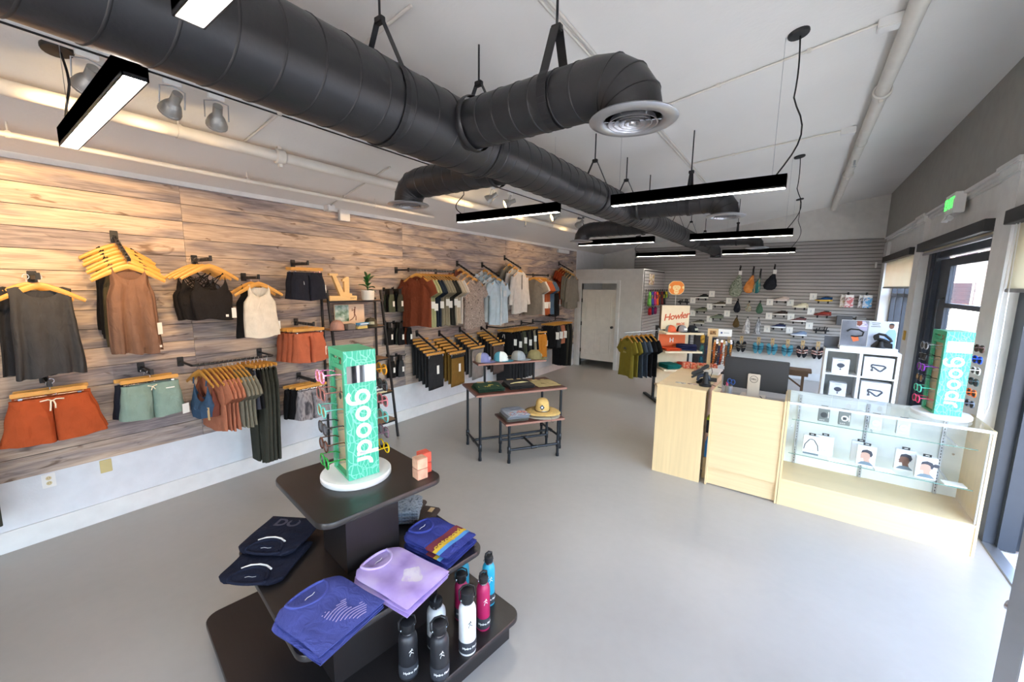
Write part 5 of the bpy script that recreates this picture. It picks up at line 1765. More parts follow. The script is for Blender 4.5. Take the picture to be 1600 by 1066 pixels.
def tower(loc, rz, label):
    t = empty('eyewear_tower', loc, rz, label, 'display tower', 'mint green eyewear towers')
    MB().lathe([(0.0, 0), (0.182, 0.0), (0.186, 0.006), (0.186, 0.026), (0.180, 0.033), (0.0, 0.033)], 48, c=(0, 0, 0)).build('turntable', WHITE_PLASTIC, t, smooth=40)
    z0, z1 = 0.034, 0.034 + TH
    m = MB()
    m.span((-TW / 2, -TD / 2, z0), (TW / 2, -TD / 2 + 0.012, z1))
    m.build('letter_panel', TEAL_P, t)
    m = MB()
    m.span((-TW / 2, TD / 2 - 0.012, z0), (TW / 2, TD / 2, z1))
    m.build('letter_panel', TEAL_P, t)
    m = MB()
    m.span((-TW / 2, -TD / 2 + 0.012, z1 - 0.012), (TW / 2, TD / 2 - 0.012, z1))
    m.span((-TW / 2, -TD / 2 + 0.012, z0), (TW / 2, TD / 2 - 0.012, z0 + 0.012))
    for s in (-1, 1):
        for e in (-1, 1):
            a, c = sorted((e * (TD / 2 - 0.012), e * (TD / 2 - 0.034)))
            m.span((s * TW / 2 - (0.012 if s > 0 else 0), a, z0 + 0.012), (s * TW / 2 + (0.012 if s < 0 else 0), c, z1 - 0.012))
        a, c = sorted((s * TW / 2, s * (TW / 2 - 0.012)))
        m.span((a, -TD / 2 + 0.034, z1 - 0.10), (c, TD / 2 - 0.034, z1 - 0.075))
        m.span((a, -TD / 2 + 0.034, z1 - 0.035), (c, TD / 2 - 0.034, z1 - 0.012))
    m.build('frame', GREEN_FRAME, t)
    for s in (-1, 1):
        k = MB()
        k.span((s * (TW / 2 - 0.03) - 0.004, -TD / 2 + 0.013, z0 + 0.012), (s * (TW / 2 - 0.03) + 0.004, TD / 2 - 0.013, z1 - 0.012))
        b = k.build('peg_board', PEGWOOD, t)
        for i in range(6):
            for e in (-1, 1):
                MB().tube([(s * (TW / 2 - 0.026), e * 0.035, z0 + 0.075 + 0.092 * i), (s * (TW / 2 + 0.018), e * 0.035, z0 + 0.075 + 0.092 * i), (s * (TW / 2 + 0.020), e * 0.035, z0 + 0.083 + 0.092 * i)], 0.0018, 5).build('peg', STEEL, b)
        M = frame_M((s * (TW / 2 + 0.0005), 0, z1 - 0.0875), (0, -s * -1 if False else (1 if s > 0 else -1), 0), (0, 0, 1))
    for e in (-1, 1):
        M = frame_M((e * (TW / 2 + 0.001), 0, z1 - 0.055), (0, e, 0), (0, 0, 1))
        lettering('side_lettering', 'goodr', 0.045, GREEN_FRAME, t, M, 0.002, 0.002)
    # mirror
    MB().span((-TW / 2 + 0.012, -TD / 2 - 0.002, z0 + 0.522), (TW / 2 - 0.003, -TD / 2, z0 + 0.612)).build('mirror', MIRROR, t)
    # the five letters read downwards: u runs down, v runs to the right
    P = lambda u, v, y: (0.006 + v, y, z0 + 0.445 - u)
    yf = -TD / 2 - 0.0005
    ro, ri, sp = 0.041, 0.0215, 0.0925
    for i in range(4):
        m = MB()
        ring_letter(m, i * sp, 0.0, ro, ri, yf, P=P)
        if i == 0:
            m.add([P(ro - 0.02, 0, yf), P(ro, 0, yf), P(ro, -0.045, yf), P(ro - 0.02, -0.045, yf), P(ro - 0.02, 0, yf - 0.002), P(ro, 0, yf - 0.002), P(ro, -0.045, yf - 0.002), P(ro - 0.02, -0.045, yf - 0.002)], [(0, 1, 2, 3), (4, 7, 6, 5), (0, 4, 5, 1), (2, 6, 7, 3)])
            ring_letter(m, 0.0, -0.045, ro, ro - 0.02, yf, -140, 0, P=P)
        if i == 3:
            u0 = 3 * sp
            m.add([P(u0 + ro - 0.02, -0.041, yf), P(u0 + ro, -0.041, yf), P(u0 + ro, 0.074, yf), P(u0 + ro - 0.02, 0.074, yf), P(u0 + ro - 0.02, -0.041, yf - 0.002), P(u0 + ro, -0.041, yf - 0.002), P(u0 + ro, 0.074, yf - 0.002), P(u0 + ro - 0.02, 0.074, yf - 0.002)], [(0, 1, 2, 3), (4, 7, 6, 5), (0, 4, 5, 1), (2, 6, 7, 3)])
        m.build('letter', LETTER, t)
    m = MB()
    u0 = 3 * sp + 0.052
    m.add([P(u0, -0.041, yf), P(u0 + 0.02, -0.041, yf), P(u0 + 0.02, 0.012, yf), P(u0, 0.012, yf), P(u0, -0.041, yf - 0.002), P(u0 + 0.02, -0.041, yf - 0.002), P(u0 + 0.02, 0.012, yf - 0.002), P(u0, 0.012, yf - 0.002)], [(0, 1, 2, 3), (4, 7, 6, 5), (0, 4, 5, 1), (2, 6, 7, 3)])
    ring_letter(m, u0 + 0.037, 0.006, 0.037, 0.017, yf, 75, 180, P=P)
    m.build('letter', LETTER, t)
    return t
def sunglasses(loc, rz, fm, lens, label, group, tilt=0.0, shape='square'):
    """Front towards -Y, temples towards +Y."""
    g = empty('sunglasses', loc, rz, label, 'sunglasses', group)
    fr = MB()
    for s in (-1, 1):
        pts = []
        for k in range(17):
            a = 2 * pi * k / 16
            p = 0.75 if shape == 'square' else 1.0
            ca = (1 if cos(a) >= 0 else -1) * abs(cos(a)) ** p
            sa = (1 if sin(a) >= 0 else -1) * abs(sin(a)) ** p
            pts.append((s * 0.035 + 0.030 * ca, 0.0, 0.028 * sa - 0.006))
        fr.tube(pts, 0.0045, 6, cap=False)
        fr.tube([(s * 0.058, 0, 0.008), (s * 0.069, 0.004, 0.010), (s * 0.070, 0.012, 0.010)], 0.0042, 6)
    fr.tube([(-0.010, 0, 0.004), (0, -0.002, 0.008), (0.010, 0, 0.004)], 0.0036, 6)
    tag(fr.build('front_frame', fm, g, smooth=60), None)
    for s in (-1, 1):
        tm = MB()
        tm.tube([(s * 0.070, 0.010, 0.010), (s * 0.069, 0.05, 0.009), (s * 0.067, 0.08, 0.006), (s * 0.066, 0.10, -0.006)], [0.0035, 0.003, 0.003, 0.0035], 6)
        tm.build('temple', fm, g, smooth=60)
        ln = MB()
        poly = []
        for k in range(16):
            a = 2 * pi * k / 16
            p = 0.75 if shape == 'square' else 1.0
            poly.append((s * 0.035 + 0.029 * (1 if cos(a) >= 0 else -1) * abs(cos(a)) ** p, 0.027 * (1 if sin(a) >= 0 else -1) * abs(sin(a)) ** p - 0.006))
        ln.prism(poly, -0.001, 0.001, 0, Matrix(((1, 0, 0, 0), (0, 0, 1, 0), (0, 1, 0, 0), (0, 0, 0, 1))))
        ln.build('lens', lens, g)
    return g
def fmat(name, rgb): return mat('frame_' + name, rgb, rough=0.25)
AMBER = mat('amber_lens', (150, 104, 40), rough=0.1, spec=0.8)
BROWN_L = mat('brown_lens', (66, 40, 28), rough=0.08, spec=0.8)
def tower_glasses(center, rz, z0, sets, side, where):
    for i, (nmx, fm, ln, sh) in enumerate(sets):
        z = z0 + 0.034 + 0.56 - 0.092 * i
        off = TW / 2 + 0.082
        lx = -off if side == 'l' else off
        x = center[0] + lx * cos(rz)
        y = center[1] + lx * sin(rz)
        r = rz + (-pi / 2 if side == 'l' else pi / 2)
        if nmx is None: continue
        sunglasses((x, y, z), r, fm, ln, '%s sunglasses, %s on the %s of the %s' % (nmx, ['topmost', 'second from top', 'third from top', 'fourth from top', 'fifth from top', 'lowest'][i], 'left face' if side == 'l' else 'right face', where), 'sunglasses on the ' + where, shape=sh)
T1, R1 = (-1.931, 1.225, 1.03), radians(77)
t1 = tower(T1, R1, 'mint green rotating eyewear tower on the black display in front')
PK1 = patterned('pink_marble_frame', 60, [(0.4, (232, 90, 150)), (0.5, (240, 210, 222)), (0.6, (206, 80, 160))], rough=0.25)
tower_glasses(T1, R1, 1.03, [('pink marbled', PK1, fmat('rose_lens', (190, 110, 96)), 'square'), ('dusty rose', fmat('dusty', (150, 96, 88)), DARK_LENS, 'square'), ('teal and gold', fmat('teal', (110, 190, 176)), AMBER, 'round'),
                              ('smoky black', fmat('smoke', (56, 54, 56)), DARK_LENS, 'square'), ('tortoise brown', fmat('tort', (84, 46, 30)), BROWN_L, 'round'), ('bright green', fmat('green', (40, 150, 62)), DARK_LENS, 'square')], 'l', 'front tower')
tower_glasses(T1, R1, 1.03, [('orange amber', fmat('amber', (222, 150, 30)), AMBER, 'round'), ('dark grey', fmat('dgrey', (70, 74, 76)), DARK_LENS, 'square'), ('pale pink', fmat('ppink', (214, 130, 142)), BROWN_L, 'square'),
                              ('turquoise', fmat('turq', (120, 200, 190)), AMBER, 'square'), ('mauve floral', fmat('mauve', (128, 104, 118)), DARK_LENS, 'square'), ('yellow', fmat('yellow', (232, 200, 30)), DARK_LENS, 'round')], 'r', 'front tower')
bt = MB().tube([(0, 0, 0.03), (0, 0, 0.0)], 0.0015, 5).lathe([(0, 0), (0.017, 0), (0.017, 0.002), (0, 0.002)], 20, M=Matrix.Translation((0, 0, -0.017)) @ Matrix.Rotation(radians(90), 4, 'X'))
px = (T1[0] - (TW / 2 + 0.012) * cos(R1) - (-0.085) * sin(R1), T1[1] - (TW / 2 + 0.012) * sin(R1) + (-0.085) * cos(R1), T1[2] + 0.51)
tag(bt.build('swing_tag', mat('dark_green_tag', (24, 60, 44), rough=0.5), None, px, R1 - pi / 2), 'round dark green swing tag on a peg of the front tower', 'tag')

# little cartons on the top tier
for i, (x, y, z, c, lb) in enumerate([(-1.625, 1.418, 1.03, (216, 166, 140), 'salmon marbled little carton, lower of its stack on the top tier'), (-1.625, 1.418, 1.0905, (222, 174, 146), 'salmon marbled little carton, upper of its stack on the top tier'),
                                      (-1.663, 1.482, 1.03, (220, 92, 72), 'coral red little carton, lower of its stack on the top tier'), (-1.663, 1.482, 1.0905, (226, 100, 80), 'coral red little carton, upper of its stack on the top tier')]):
    m = patterned('carton_marble_%d' % i, 22, [(0.35, tuple(int(q * 0.9) for q in c)), (0.55, c), (0.75, tuple(min(255, int(q * 1.06)) for q in c))], rough=0.6)
    o = MB().box((0, 0, 0.03), (0.062, 0.062, 0.058), 0, 0.002).build('small_carton', m, None, (x, y, z), radians(-12))
    tag(o, lb, 'box', 'little cartons on the top tier')

# folded tees
TOPF = {}
def folded_tee(loc, rz, W, L, H, m, label, group, neckline=True, seed=0, inner=None, sag=0.0):
    """Folded tee lying flat: collar towards +Y, hem fold towards -Y."""
    rnd = random.Random(seed)
    ph = [rnd.uniform(0, 6.28) for _ in range(3)]
    mb = MB()
    nx, ny = 18, 18
    def top(x, y):
        e = 1 - max(abs(x) / (W / 2), abs(y) / (L / 2)) ** 7
        z = H * (0.72 + 0.28 * max(0, e)) + 0.0025 * sin(x * 38 + ph[0] + y * 11) * e + 0.0018 * sin(y * 46 + ph[1]) * e
        return z
    rows = []
    for j in range(ny + 1):
        t = j / ny
        y = -L / 2 + L * t
        wv = W * (1 + 0.012 * sin(t * 9 + ph[2]))
        if t > 0.86:
            wv *= 1 - 0.30 * ((t - 0.86) / 0.14) ** 1.5
        ring = []
        for i in range(nx + 1):
            u = -1 + 2 * i / nx
            yy = y
            if t > 0.86 and abs(u) < 0.42 and neckline:
                yy = y - 0.085 * ((t - 0.86) / 0.14) * (1 - (abs(u) / 0.42) ** 2) ** 0.5
            ring.append((u * wv / 2, yy, top(u * W / 2, y * 0.98)))
        for i in range(nx, -1, -1):
            u = -1 + 2 * i / nx
            edge = 0.006 if abs(u) < 0.98 and 0 < j < ny else 0.012
            ring.append((u * (wv / 2 - 0.004), max(-L / 2 + 0.004, min(L / 2 - 0.004, y)), min(edge, H * 0.4) - (0 if sag == 0 else 0)))
        rows.append(ring)
    mb.loft(rows, 0, True, True, True)
    o = mb.build('folded_tee', m, None, loc, rz, smooth=50)
    tag(o, label, 't-shirt', group)
    TOPF[o.name] = top
    if neckline:
        c = MB()
        pts = []
        for k in range(19):
            a = pi + pi * k / 18
            pts.append((0.075 * cos(a) * W / 0.26, L / 2 - 0.012 + 0.088 * sin(a), H + 0.001))
        pts2 = [(0.075 * cos(radians(q)) * W / 0.26, L / 2 - 0.012 + 0.022 * sin(radians(q)), H * 0.8) for q in range(0, 181, 15)]
        c.tube(pts + pts2[1:], 0.0075, 6, cap=False)
        c.build('collar', m, o, smooth=60)
        nb = MB()
        poly = [(0.07 * cos(radians(q)) * W / 0.26, L / 2 - 0.012 + (0.082 if q > 180 else 0.02) * sin(radians(q))) for q in range(0, 360, 15)]
        nb.prism(poly, H * 0.55, H * 0.72)
        nb.build('inner_neck', inner or m, o)
        lb = MB()
        lb.tube([(-0.025, L / 2 - 0.045, H * 0.73), (-0.01, L / 2 - 0.04, H * 0.735), (0.012, L / 2 - 0.043, H * 0.735), (0.028, L / 2 - 0.036, H * 0.73)], 0.0022, 4)
        lb.build('neck_print', PAPER, o)
    return o
BLUE = cloth('cobalt_blue', (72, 80, 146), 0.07)
LAV = patterned('lavender_tie_dye', 7, [(0.3, (158, 134, 196)), (0.5, (184, 160, 214)), (0.72, (200, 182, 216))], detail=3)
BLUE2 = cloth('royal_blue', (58, 66, 138), 0.07)
def stack(n, x, y, z, rz, W, L, H, m, labels, group, **k):
    out = []
    for i in range(n):
        out.append(folded_tee((x + 0.010 * sin(i * 2.1 + x), y + 0.009 * cos(i * 3.3 + y), z + (H + 0.0005) * i), rz + 0.05 * sin(i * 2.7), W * (1 - 0.012 * i), L, H, m, labels[i], group, i == n - 1, seed=int(abs(x * 100)) + i, **k))
    return out
goat = stack(3, -1.575, 0.825, 0.60, radians(97), 0.33, 0.355, 0.024, BLUE, ['cobalt blue folded tee at the bottom of the goat print stack', 'cobalt blue folded tee in the middle of the goat print stack', 'cobalt blue folded tee with a pale goat head print'], 'blue goat tees')
# goat head print, pale line art lying on the cloth
G = goat[-1]
PRINT = mat('lilac_print', (170, 158, 200), rough=0.8)
gp = MB()
outline = [(-0.055, 0.035), (-0.048, 0.075), (-0.035, 0.045), (-0.03, 0.085), (-0.012, 0.05), (0.02, 0.055), (0.075, 0.07), (0.085, 0.055), (0.06, 0.02), (0.055, -0.005), (0.085, -0.02), (0.12, -0.02), (0.115, -0.06), (0.07, -0.10), (0.03, -0.085), (0.0, -0.05), (-0.04, -0.02)]
def inside(px_, py_, poly):
    r = False
    j = len(poly) - 1
    for i in range(len(poly)):
        xi, yi = poly[i]; xj, yj = poly[j]
        if (yi > py_) != (yj > py_) and px_ < (xj - xi) * (py_ - yi) / (yj - yi) + xi: r = not r
        j = i
    return r
for k in range(14):
    run = []
    for i in range(40):
        x_ = -0.07 + 0.2 * i / 39
        y_ = -0.11 + 0.2 * k / 13 + 0.012 * sin(x_ * 28 + k * 0.1)
        if inside(x_, y_, outline): run.append((x_ * 0.9, y_ * 0.95 - 0.075, TOPF[G.name](x_ * 0.9, y_ * 0.95 - 0.075) + 0.0008))
        else:
            if len(run) > 1:
                for p, q in zip(run, run[1:]): gp.bar(p, q, 0.0034, 0.0012)
            run = []
gp.build('goat_print', PRINT, G)['kind'] = 'stuff'
lav = stack(3, -1.50, 1.160, 0.60, radians(96), 0.29, 0.40, 0.024, LAV, ['lavender folded tee at the bottom of its stack', 'lavender folded tee in the middle of its stack', 'lavender folded tee on top with a pale tie-dye patch'], 'lavender tees')
pt = MB()
poly = [(0.02 + 0.05 * cos(a) * (1 + 0.25 * sin(3 * a)), -0.07 + 0.05 * sin(a) * (1 + 0.2 * cos(4 * a))) for a in [2 * pi * k / 28 for k in range(28)]]
pt.loft([[Vector((x * s_, (y + 0.07) * s_ - 0.07, TOPF[lav[-1].name](x * s_, (y + 0.07) * s_ - 0.07) + 0.0012)) for x, y in poly] for s_ in (1.0, 0.7, 0.4, 0.05)], 0)
pt.build('tie_dye_patch', patterned('pale_dye', 30, [(0.35, (192, 170, 204)), (0.55, (206, 196, 206))]), lav[-1])
cot = stack(5, -1.545, 1.475, 0.60, radians(95), 0.26, 0.345, 0.018, BLUE2, ['royal blue folded tee, lowest of the striped stack', 'royal blue folded tee, second from below of the striped stack', 'royal blue folded tee, middle of the striped stack', 'royal blue folded tee, second from top of the striped stack', 'royal blue folded tee on top with a red yellow and blue stripe'], 'striped blue tees')
for i, q in enumerate(cot):
    if i < 2: continue
    zt = 0.0181 if i == 4 else 0.016
    for y0, y1, c in ((-0.075, -0.02, (122, 44, 56)), (-0.10, -0.075, (216, 176, 50)), (-0.125, -0.10, (84, 150, 206))):
        rows = []
        for k in range(13):
            u = -1 + 2 * k / 12
            fz = TOPF[q.name]
            rows.append([(u * 0.128, y0 + (y1 - y0) * e / 3, fz(u * 0.124, y0 + (y1 - y0) * e / 3) + 0.0012) for e in range(4)])
        MB().loft(rows, 0, False).build('stripe', mat('stripe_%d' % c[0], c, rough=0.85), q)
    if i == 4:
        lt = text_mb('cotopaxi', 0.062, 0.0004, 0.001)
        lt.v = [Vector((v_.x, v_.y - 0.072, v_.z + TOPF[q.name](v_.x, v_.y - 0.072) + 0.0024)) for v_ in lt.v]
        lt.build('lettering', mat('print_yellow', (222, 186, 60), rough=0.8), q)
NV = C['navy']
def navy(x, y, z, rz, label, text):
    o = folded_tee((x, y, z), rz, 0.33, 0.33, 0.034, NV, label, 'navy hoodies', True, seed=int(x * -100), inner=BLACK)
    b = MB()
    b.tube([(-0.075, 0.075, 0.036), (-0.04, 0.055, 0.037), (0, 0.048, 0.037), (0.045, 0.056, 0.037), (0.078, 0.082, 0.036)], 0.0055, 6)
    b.build('neck_tape', PAPER, o, smooth=60)
    if text:
        lettering('lettering', 'DO', 0.095, mat('navy_print', (62, 62, 78), rough=0.8), o, frame_M((0.02, -0.09, 0.0352), (-1, 0, 0), (0, -1, 0)), 0.0004, 0.003)
    return o
navy(-2.185, 0.835, 0.60, radians(214), 'navy folded hoodie peeking out below the upper one', False)
navy(-2.30, 0.965, 0.636, radians(211), 'navy folded hoodie with dark lettering, on top of another', True)
# stacks at the back of the middle tier
for i in range(4):
    o = folded_tee((-1.955, 1.575, 0.60 + 0.0225 * i), radians(40), 0.20, 0.22, 0.022, patterned('faded_denim_print', 40, [(0.35, (86, 96, 106)), (0.5, (150, 160, 168)), (0.65, (110, 122, 134))], detail=3), 'pale grey blue patterned shirt, %s of the stack behind the column' % ['lowest', 'second from below', 'third from below', 'topmost'][i], 'patterned shirts behind the column', False, seed=700 + i)
UMBER = cloth('umber', (74, 64, 58))
for i, (x, y, rz) in enumerate([(-1.99, 1.68, 30), (-1.86, 1.67, 22)]):
    o = folded_tee((x + 0.02, y - 0.03, 0.60), radians(rz), 0.15, 0.20, 0.025, UMBER, 'dark umber folded garment with a hang tag, %s' % ('behind the patterned shirts' if i == 0 else 'nearer the striped tees'), 'umber folded garments', False, seed=720 + i)
    MB().box((0.02, 0.05, 0.027), (0.03, 0.05, 0.002)).build('price_tag', KRAFT, o)

# bottles
def bottle(x, y, z, r, h, colr, lid, label, group, boot=True, face=0.0):
    """Insulated steel bottle; lid 'flex' has a carrying loop, 'wide' a flat screw cap."""
    b = empty('water_bottle', (x, y, z), face, label, 'bottle', group)
    bm = mat('bottle_' + '_'.join(map(str, colr)), colr, rough=0.4, spec=0.5, bump=0.05, bscale=300)
    hb = h * 0.80
    nk = 0.62 * r
    MB().lathe([(0, 0), (r - 0.004, 0), (r, 0.005), (r, hb * 0.84), (r * 0.95, hb * 0.91), (r * 0.78, hb * 0.97), (nk, hb), (0, hb)], 28).build('body', bm, b, smooth=45)
    MB().lathe([(nk, hb - 0.002), (nk + 0.001, hb + 0.012), (0, hb + 0.012)], 24, cap0=False).build('steel_neck', CHROME, b, smooth=45)
    CAPM = mat('bottle_lid', (26, 26, 28), rough=0.5)
    if lid == 'wide':
        MB().lathe([(nk + 0.003, hb + 0.008), (nk + 0.006, hb + 0.012), (nk + 0.006, h - 0.004), (nk, h), (0, h)], 24, cap0=False).build('lid', CAPM, b, smooth=45)
        lp = MB()
        lp.tube([(-nk - 0.006, 0, hb + 0.02), (-nk - 0.014, 0, hb + 0.03), (-nk - 0.012, 0.012, h + 0.0), (-nk * 0.6, 0.02, h + 0.012), (nk * 0.6, 0.02, h + 0.012), (nk + 0.012, 0.012, h), (nk + 0.014, 0, hb + 0.03), (nk + 0.006, 0, hb + 0.02)], 0.005, 6)
        lp.build('carry_loop', CAPM, b, smooth=60)
    else:
        MB().lathe([(nk + 0.001, hb + 0.008), (nk + 0.003, hb + 0.012), (nk + 0.003, hb + 0.040), (nk * 0.7, hb + 0.048), (0, hb + 0.048)], 24, cap0=False).build('lid', CAPM, b, smooth=45)
        lp = MB()
        lp.tube([(-nk * 0.8, 0, hb + 0.035), (-nk * 0.75, 0, h - 0.005), (0, 0, h + 0.004), (nk * 0.75, 0, h - 0.005), (nk * 0.8, 0, hb + 0.035)], 0.0065, 6)
        lp.build('carry_loop', CAPM, b, smooth=60)
    for s in (-1, 1):
        MB().lathe([(0.006, 0), (0.006, 0.003), (0, 0.003)], 10, M=Matrix.Translation((s * (nk + 0.005), 0, hb + 0.02)) @ Matrix.Rotation(s * radians(90), 4, 'Y')).build('hinge_pin', CHROME, b)
    if boot:
        MB().lathe([(r + 0.001, 0.016), (r + 0.0022, 0.02), (r + 0.0022, 0.075), (r + 0.001, 0.079)], 28, cap0=False, cap1=False).build('label_sleeve', mat('label_charcoal', (46, 48, 54), rough=0.7), b, smooth=45)
        mb = text_mb('Hydro Flask', 0.017, 0.0, 0.0004)
        for k, p in enumerate(mb.v):
            a = -pi / 2 + p.x / r
            mb.v[k] = Vector(((r + 0.0030) * cos(a), (r + 0.0030) * sin(a), 0.050 + p.y))
        mb.build('lettering', PAPER, b)
    # little jumping figure mark
    lg = MB()
    dark = sum(colr) > 500
    S = lambda u, v: ((r + 0.0012) * cos(-pi / 2 + u / r), (r + 0.0012) * sin(-pi / 2 + u / r), hb * 0.66 + v)
    lg.tube([S(-0.012, 0.004), S(-0.006, 0.012), S(0.0, 0.014), S(0.007, 0.009)], 0.0014, 4)
    lg.tube([S(-0.004, 0.011), S(-0.002, 0.001), S(-0.008, -0.008), S(-0.009, -0.016)], 0.0015, 4)
    lg.tube([S(-0.002, 0.001), S(0.006, -0.003), S(0.009, -0.009)], 0.0015, 4)
    lg.ball(S(0.001, 0.019), 0.003, 4)
    lg.build('figure_mark', BLACK if dark else PAPER, b)
    return b
BG = 'steel bottles on the lowest tier'
bottle(-1.283, 1.221, 0.17, 0.046, 0.295, (38, 38, 41), 'wide', 'black steel bottle at the front right of the pair of black ones', BG, face=radians(62))
bottle(-1.415, 1.135, 0.17, 0.046, 0.295, (38, 38, 41), 'wide', 'black steel bottle standing deeper in the shade of the shelf', BG, face=radians(72))
bottle(-1.268, 1.408, 0.17, 0.046, 0.350, (226, 226, 224), 'wide', 'white steel bottle in full view at the front', BG, face=radians(62))
bottle(-1.425, 1.335, 0.17, 0.050, 0.285, (214, 216, 218), 'flex', 'white steel bottle behind the black one', BG, face=radians(120))
bottle(-1.292, 1.568, 0.17, 0.038, 0.345, (168, 30, 84), 'flex', 'magenta steel bottle in full view', BG, face=radians(62))
bottle(-1.438, 1.545, 0.17, 0.038, 0.285, (160, 28, 80), 'wide', 'magenta steel bottle half hidden under the shelf', BG, face=radians(62))
bottle(-1.378, 1.722, 0.17, 0.038, 0.335, (40, 158, 188), 'flex', 'turquoise steel bottle at the far corner', BG, face=radians(62))
bottle(-1.53, 1.655, 0.17, 0.042, 0.30, (40, 158, 188), 'wide', 'turquoise steel bottle half hidden under the shelf', BG, face=radians(62))

# ------------------------------------------------------------------ nested pipe tables
TTOP = mat('reddish_walnut_top', (98, 62, 54), rough=0.35, var=0.14, scale=4, stretch=(1.5, 16, 6))
TEDGE = mat('reddish_edge', (150, 104, 88), rough=0.5, var=0.08)
PIPE_B = mat('black_iron_pipe', (38, 40, 44), rough=0.35, metal=0.5)
def pipe_table(loc, ang, L, W, H, label, inset, cross):
    t = empty('pipe_table', loc, ang, label, 'table', 'nested pipe tables')
    m = MB()
    m.box((0, 0, H - 0.014), (L, W, 0.026), 0, 0.003)
    top = m.build('tabletop', TTOP, t)
    for s in (-1, 1):
        MB().box((0, s * W / 2, H - 0.014), (L, 0.003, 0.022)).build('edge_strip', TEDGE, top)
    lx, ly = L / 2 - inset[0], W / 2 - inset[1]
    for a in (-1, 1):
        for c in (-1, 1):
            k = MB()
            k.tube([(a * lx, c * ly, 0.012), (a * lx, c * ly, H - 0.03)], 0.0165, 12)
            k.lathe([(0.020, 0), (0.020, 0.035), (0.0165, 0.037)], 12, c=(a * lx, c * ly, 0))
            k.lathe([(0.0165, -0.045), (0.0225, -0.04), (0.0225, 0.04), (0.0165, 0.045)], 12, c=(a * lx, c * ly, 0.16), cap0=False, cap1=False)
            k.lathe([(0.0165, 0), (0.034, 0.006), (0.034, 0.012), (0.0165, 0.012)], 12, c=(a * lx, c * ly, H - 0.04), cap0=False, cap1=False)
            k.build('leg', PIPE_B, t, smooth=50)
    zz = 0.16
    if cross == 'short':
        for a in (-1, 1):
            MB().tube([(a * lx, -ly, zz), (a * lx, ly, zz)], 0.0155, 10).build('stretcher', PIPE_B, t, smooth=50)
        MB().tube([(-lx, 0, zz), (lx, 0, zz)], 0.0155, 10).build('stretcher', PIPE_B, t, smooth=50)
        for a in (-1, 1):
            MB().lathe([(0.0155, -0.04), (0.021, -0.036), (0.021, 0.036), (0.0155, 0.04)], 10, M=Matrix.Translation((a * lx, 0, zz)) @ Matrix.Rotation(radians(90), 4, 'X'), cap0=False, cap1=False).build('fitting', PIPE_B, t, smooth=50)
    else:
        for c in (-1, 1):
            MB().tube([(-lx, c * ly, zz), (lx, c * ly, zz)], 0.0155, 10).build('stretcher', PIPE_B, t, smooth=50)
            MB().lathe([(0.0155, -0.04), (0.021, -0.036), (0.021, 0.036), (0.0155, 0.04)], 10, M=Matrix.Translation((0, c * ly, zz)) @ Matrix.Rotation(radians(90), 4, 'Y'), cap0=False, cap1=False).build('fitting', PIPE_B, t, smooth=50)
        MB().tube([(0, -ly, zz), (0, ly, zz)], 0.0155, 10).build('stretcher', PIPE_B, t, smooth=50)
    return t
TA = radians(57.8)
big_t = pipe_table((-2.875, 4.095, 0), TA, 1.20, 0.62, 0.82, 'tall pipe leg table with a reddish wooden top and a raised cap shelf', (0.06, 0.045), 'short')
small_t = pipe_table((-2.58, 4.01, 0), radians(56), 0.76, 0.42, 0.50, 'low pipe leg table pushed under the tall one', (0.06, 0.05), 'long')
# raised shelf of the tall table
sh = empty('riser', (-0.005, 0.14, 0.82), 0)
sh.parent = big_t
MB().box((0, 0, 0.29), (0.94, 0.24, 0.022), 0, 0.003).build('riser_board', TTOP, sh)
for s in (-1, 1):
    MB().box((0, s * 0.12, 0.29), (0.94, 0.003, 0.020)).build('edge_strip', TEDGE, sh)
    k = MB().tube([(s * 0.345, 0, 0), (s * 0.345, 0, 0.28)], 0.016, 12)
    k.lathe([(0.034, 0), (0.034, 0.006), (0.016, 0.012)], 12, c=(s * 0.345, 0, 0))
    k.build('riser_post', PIPE_B, sh, smooth=50)
def tl(u, v, z):
    return (-2.875 + u * cos(TA) - v * sin(TA), 4.095 + u * sin(TA) + v * cos(TA), z)
PERI = cloth('periwinkle', (120, 124, 168))
BEIGE_MESH = mat('cap_mesh_beige', (176, 164, 142), rough=0.9, bump=0.4, bscale=200)
TEALC = cloth('cap_teal', (84, 150, 170))
WHITEC = cloth('cap_white', (214, 220, 218))
HEATHER = cloth('cap_heather', (146, 154, 160))
GREY_MESH = mat('cap_mesh_grey', (140, 140, 136), rough=0.9, bump=0.4, bscale=200)
KHAKI = cloth('cap_khaki', (132, 122, 86))
zc_ = 0.82 + 0.302
cap_thing(tl(-0.37, 0.15, zc_), radians(105), PERI, PERI, 'periwinkle cap with a beige mesh back on the riser', 'caps on the raised table shelf', BEIGE_MESH, patch=mat('patch_peri', (150, 152, 190)))
cap_thing(tl(-0.125, 0.15, zc_), radians(108), WHITEC, TEALC, 'white front cap with teal brim and back on the riser', 'caps on the raised table shelf', TEALC, patch_text=('HOWLER', 0.024, BLACK))
cap_thing(tl(0.12, 0.15, zc_), radians(112), HEATHER, HEATHER, 'heather grey cap with a black fish print on the riser', 'caps on the raised table shelf', GREY_MESH, patch_text=('~-<', 0.05, BLACK))
cap_thing(tl(0.355, 0.15, zc_), radians(112), KHAKI, KHAKI, 'khaki olive cap at the far end of the riser', 'caps on the raised table shelf', KHAKI, patch=mat('patch_khaki', (150, 138, 104)))
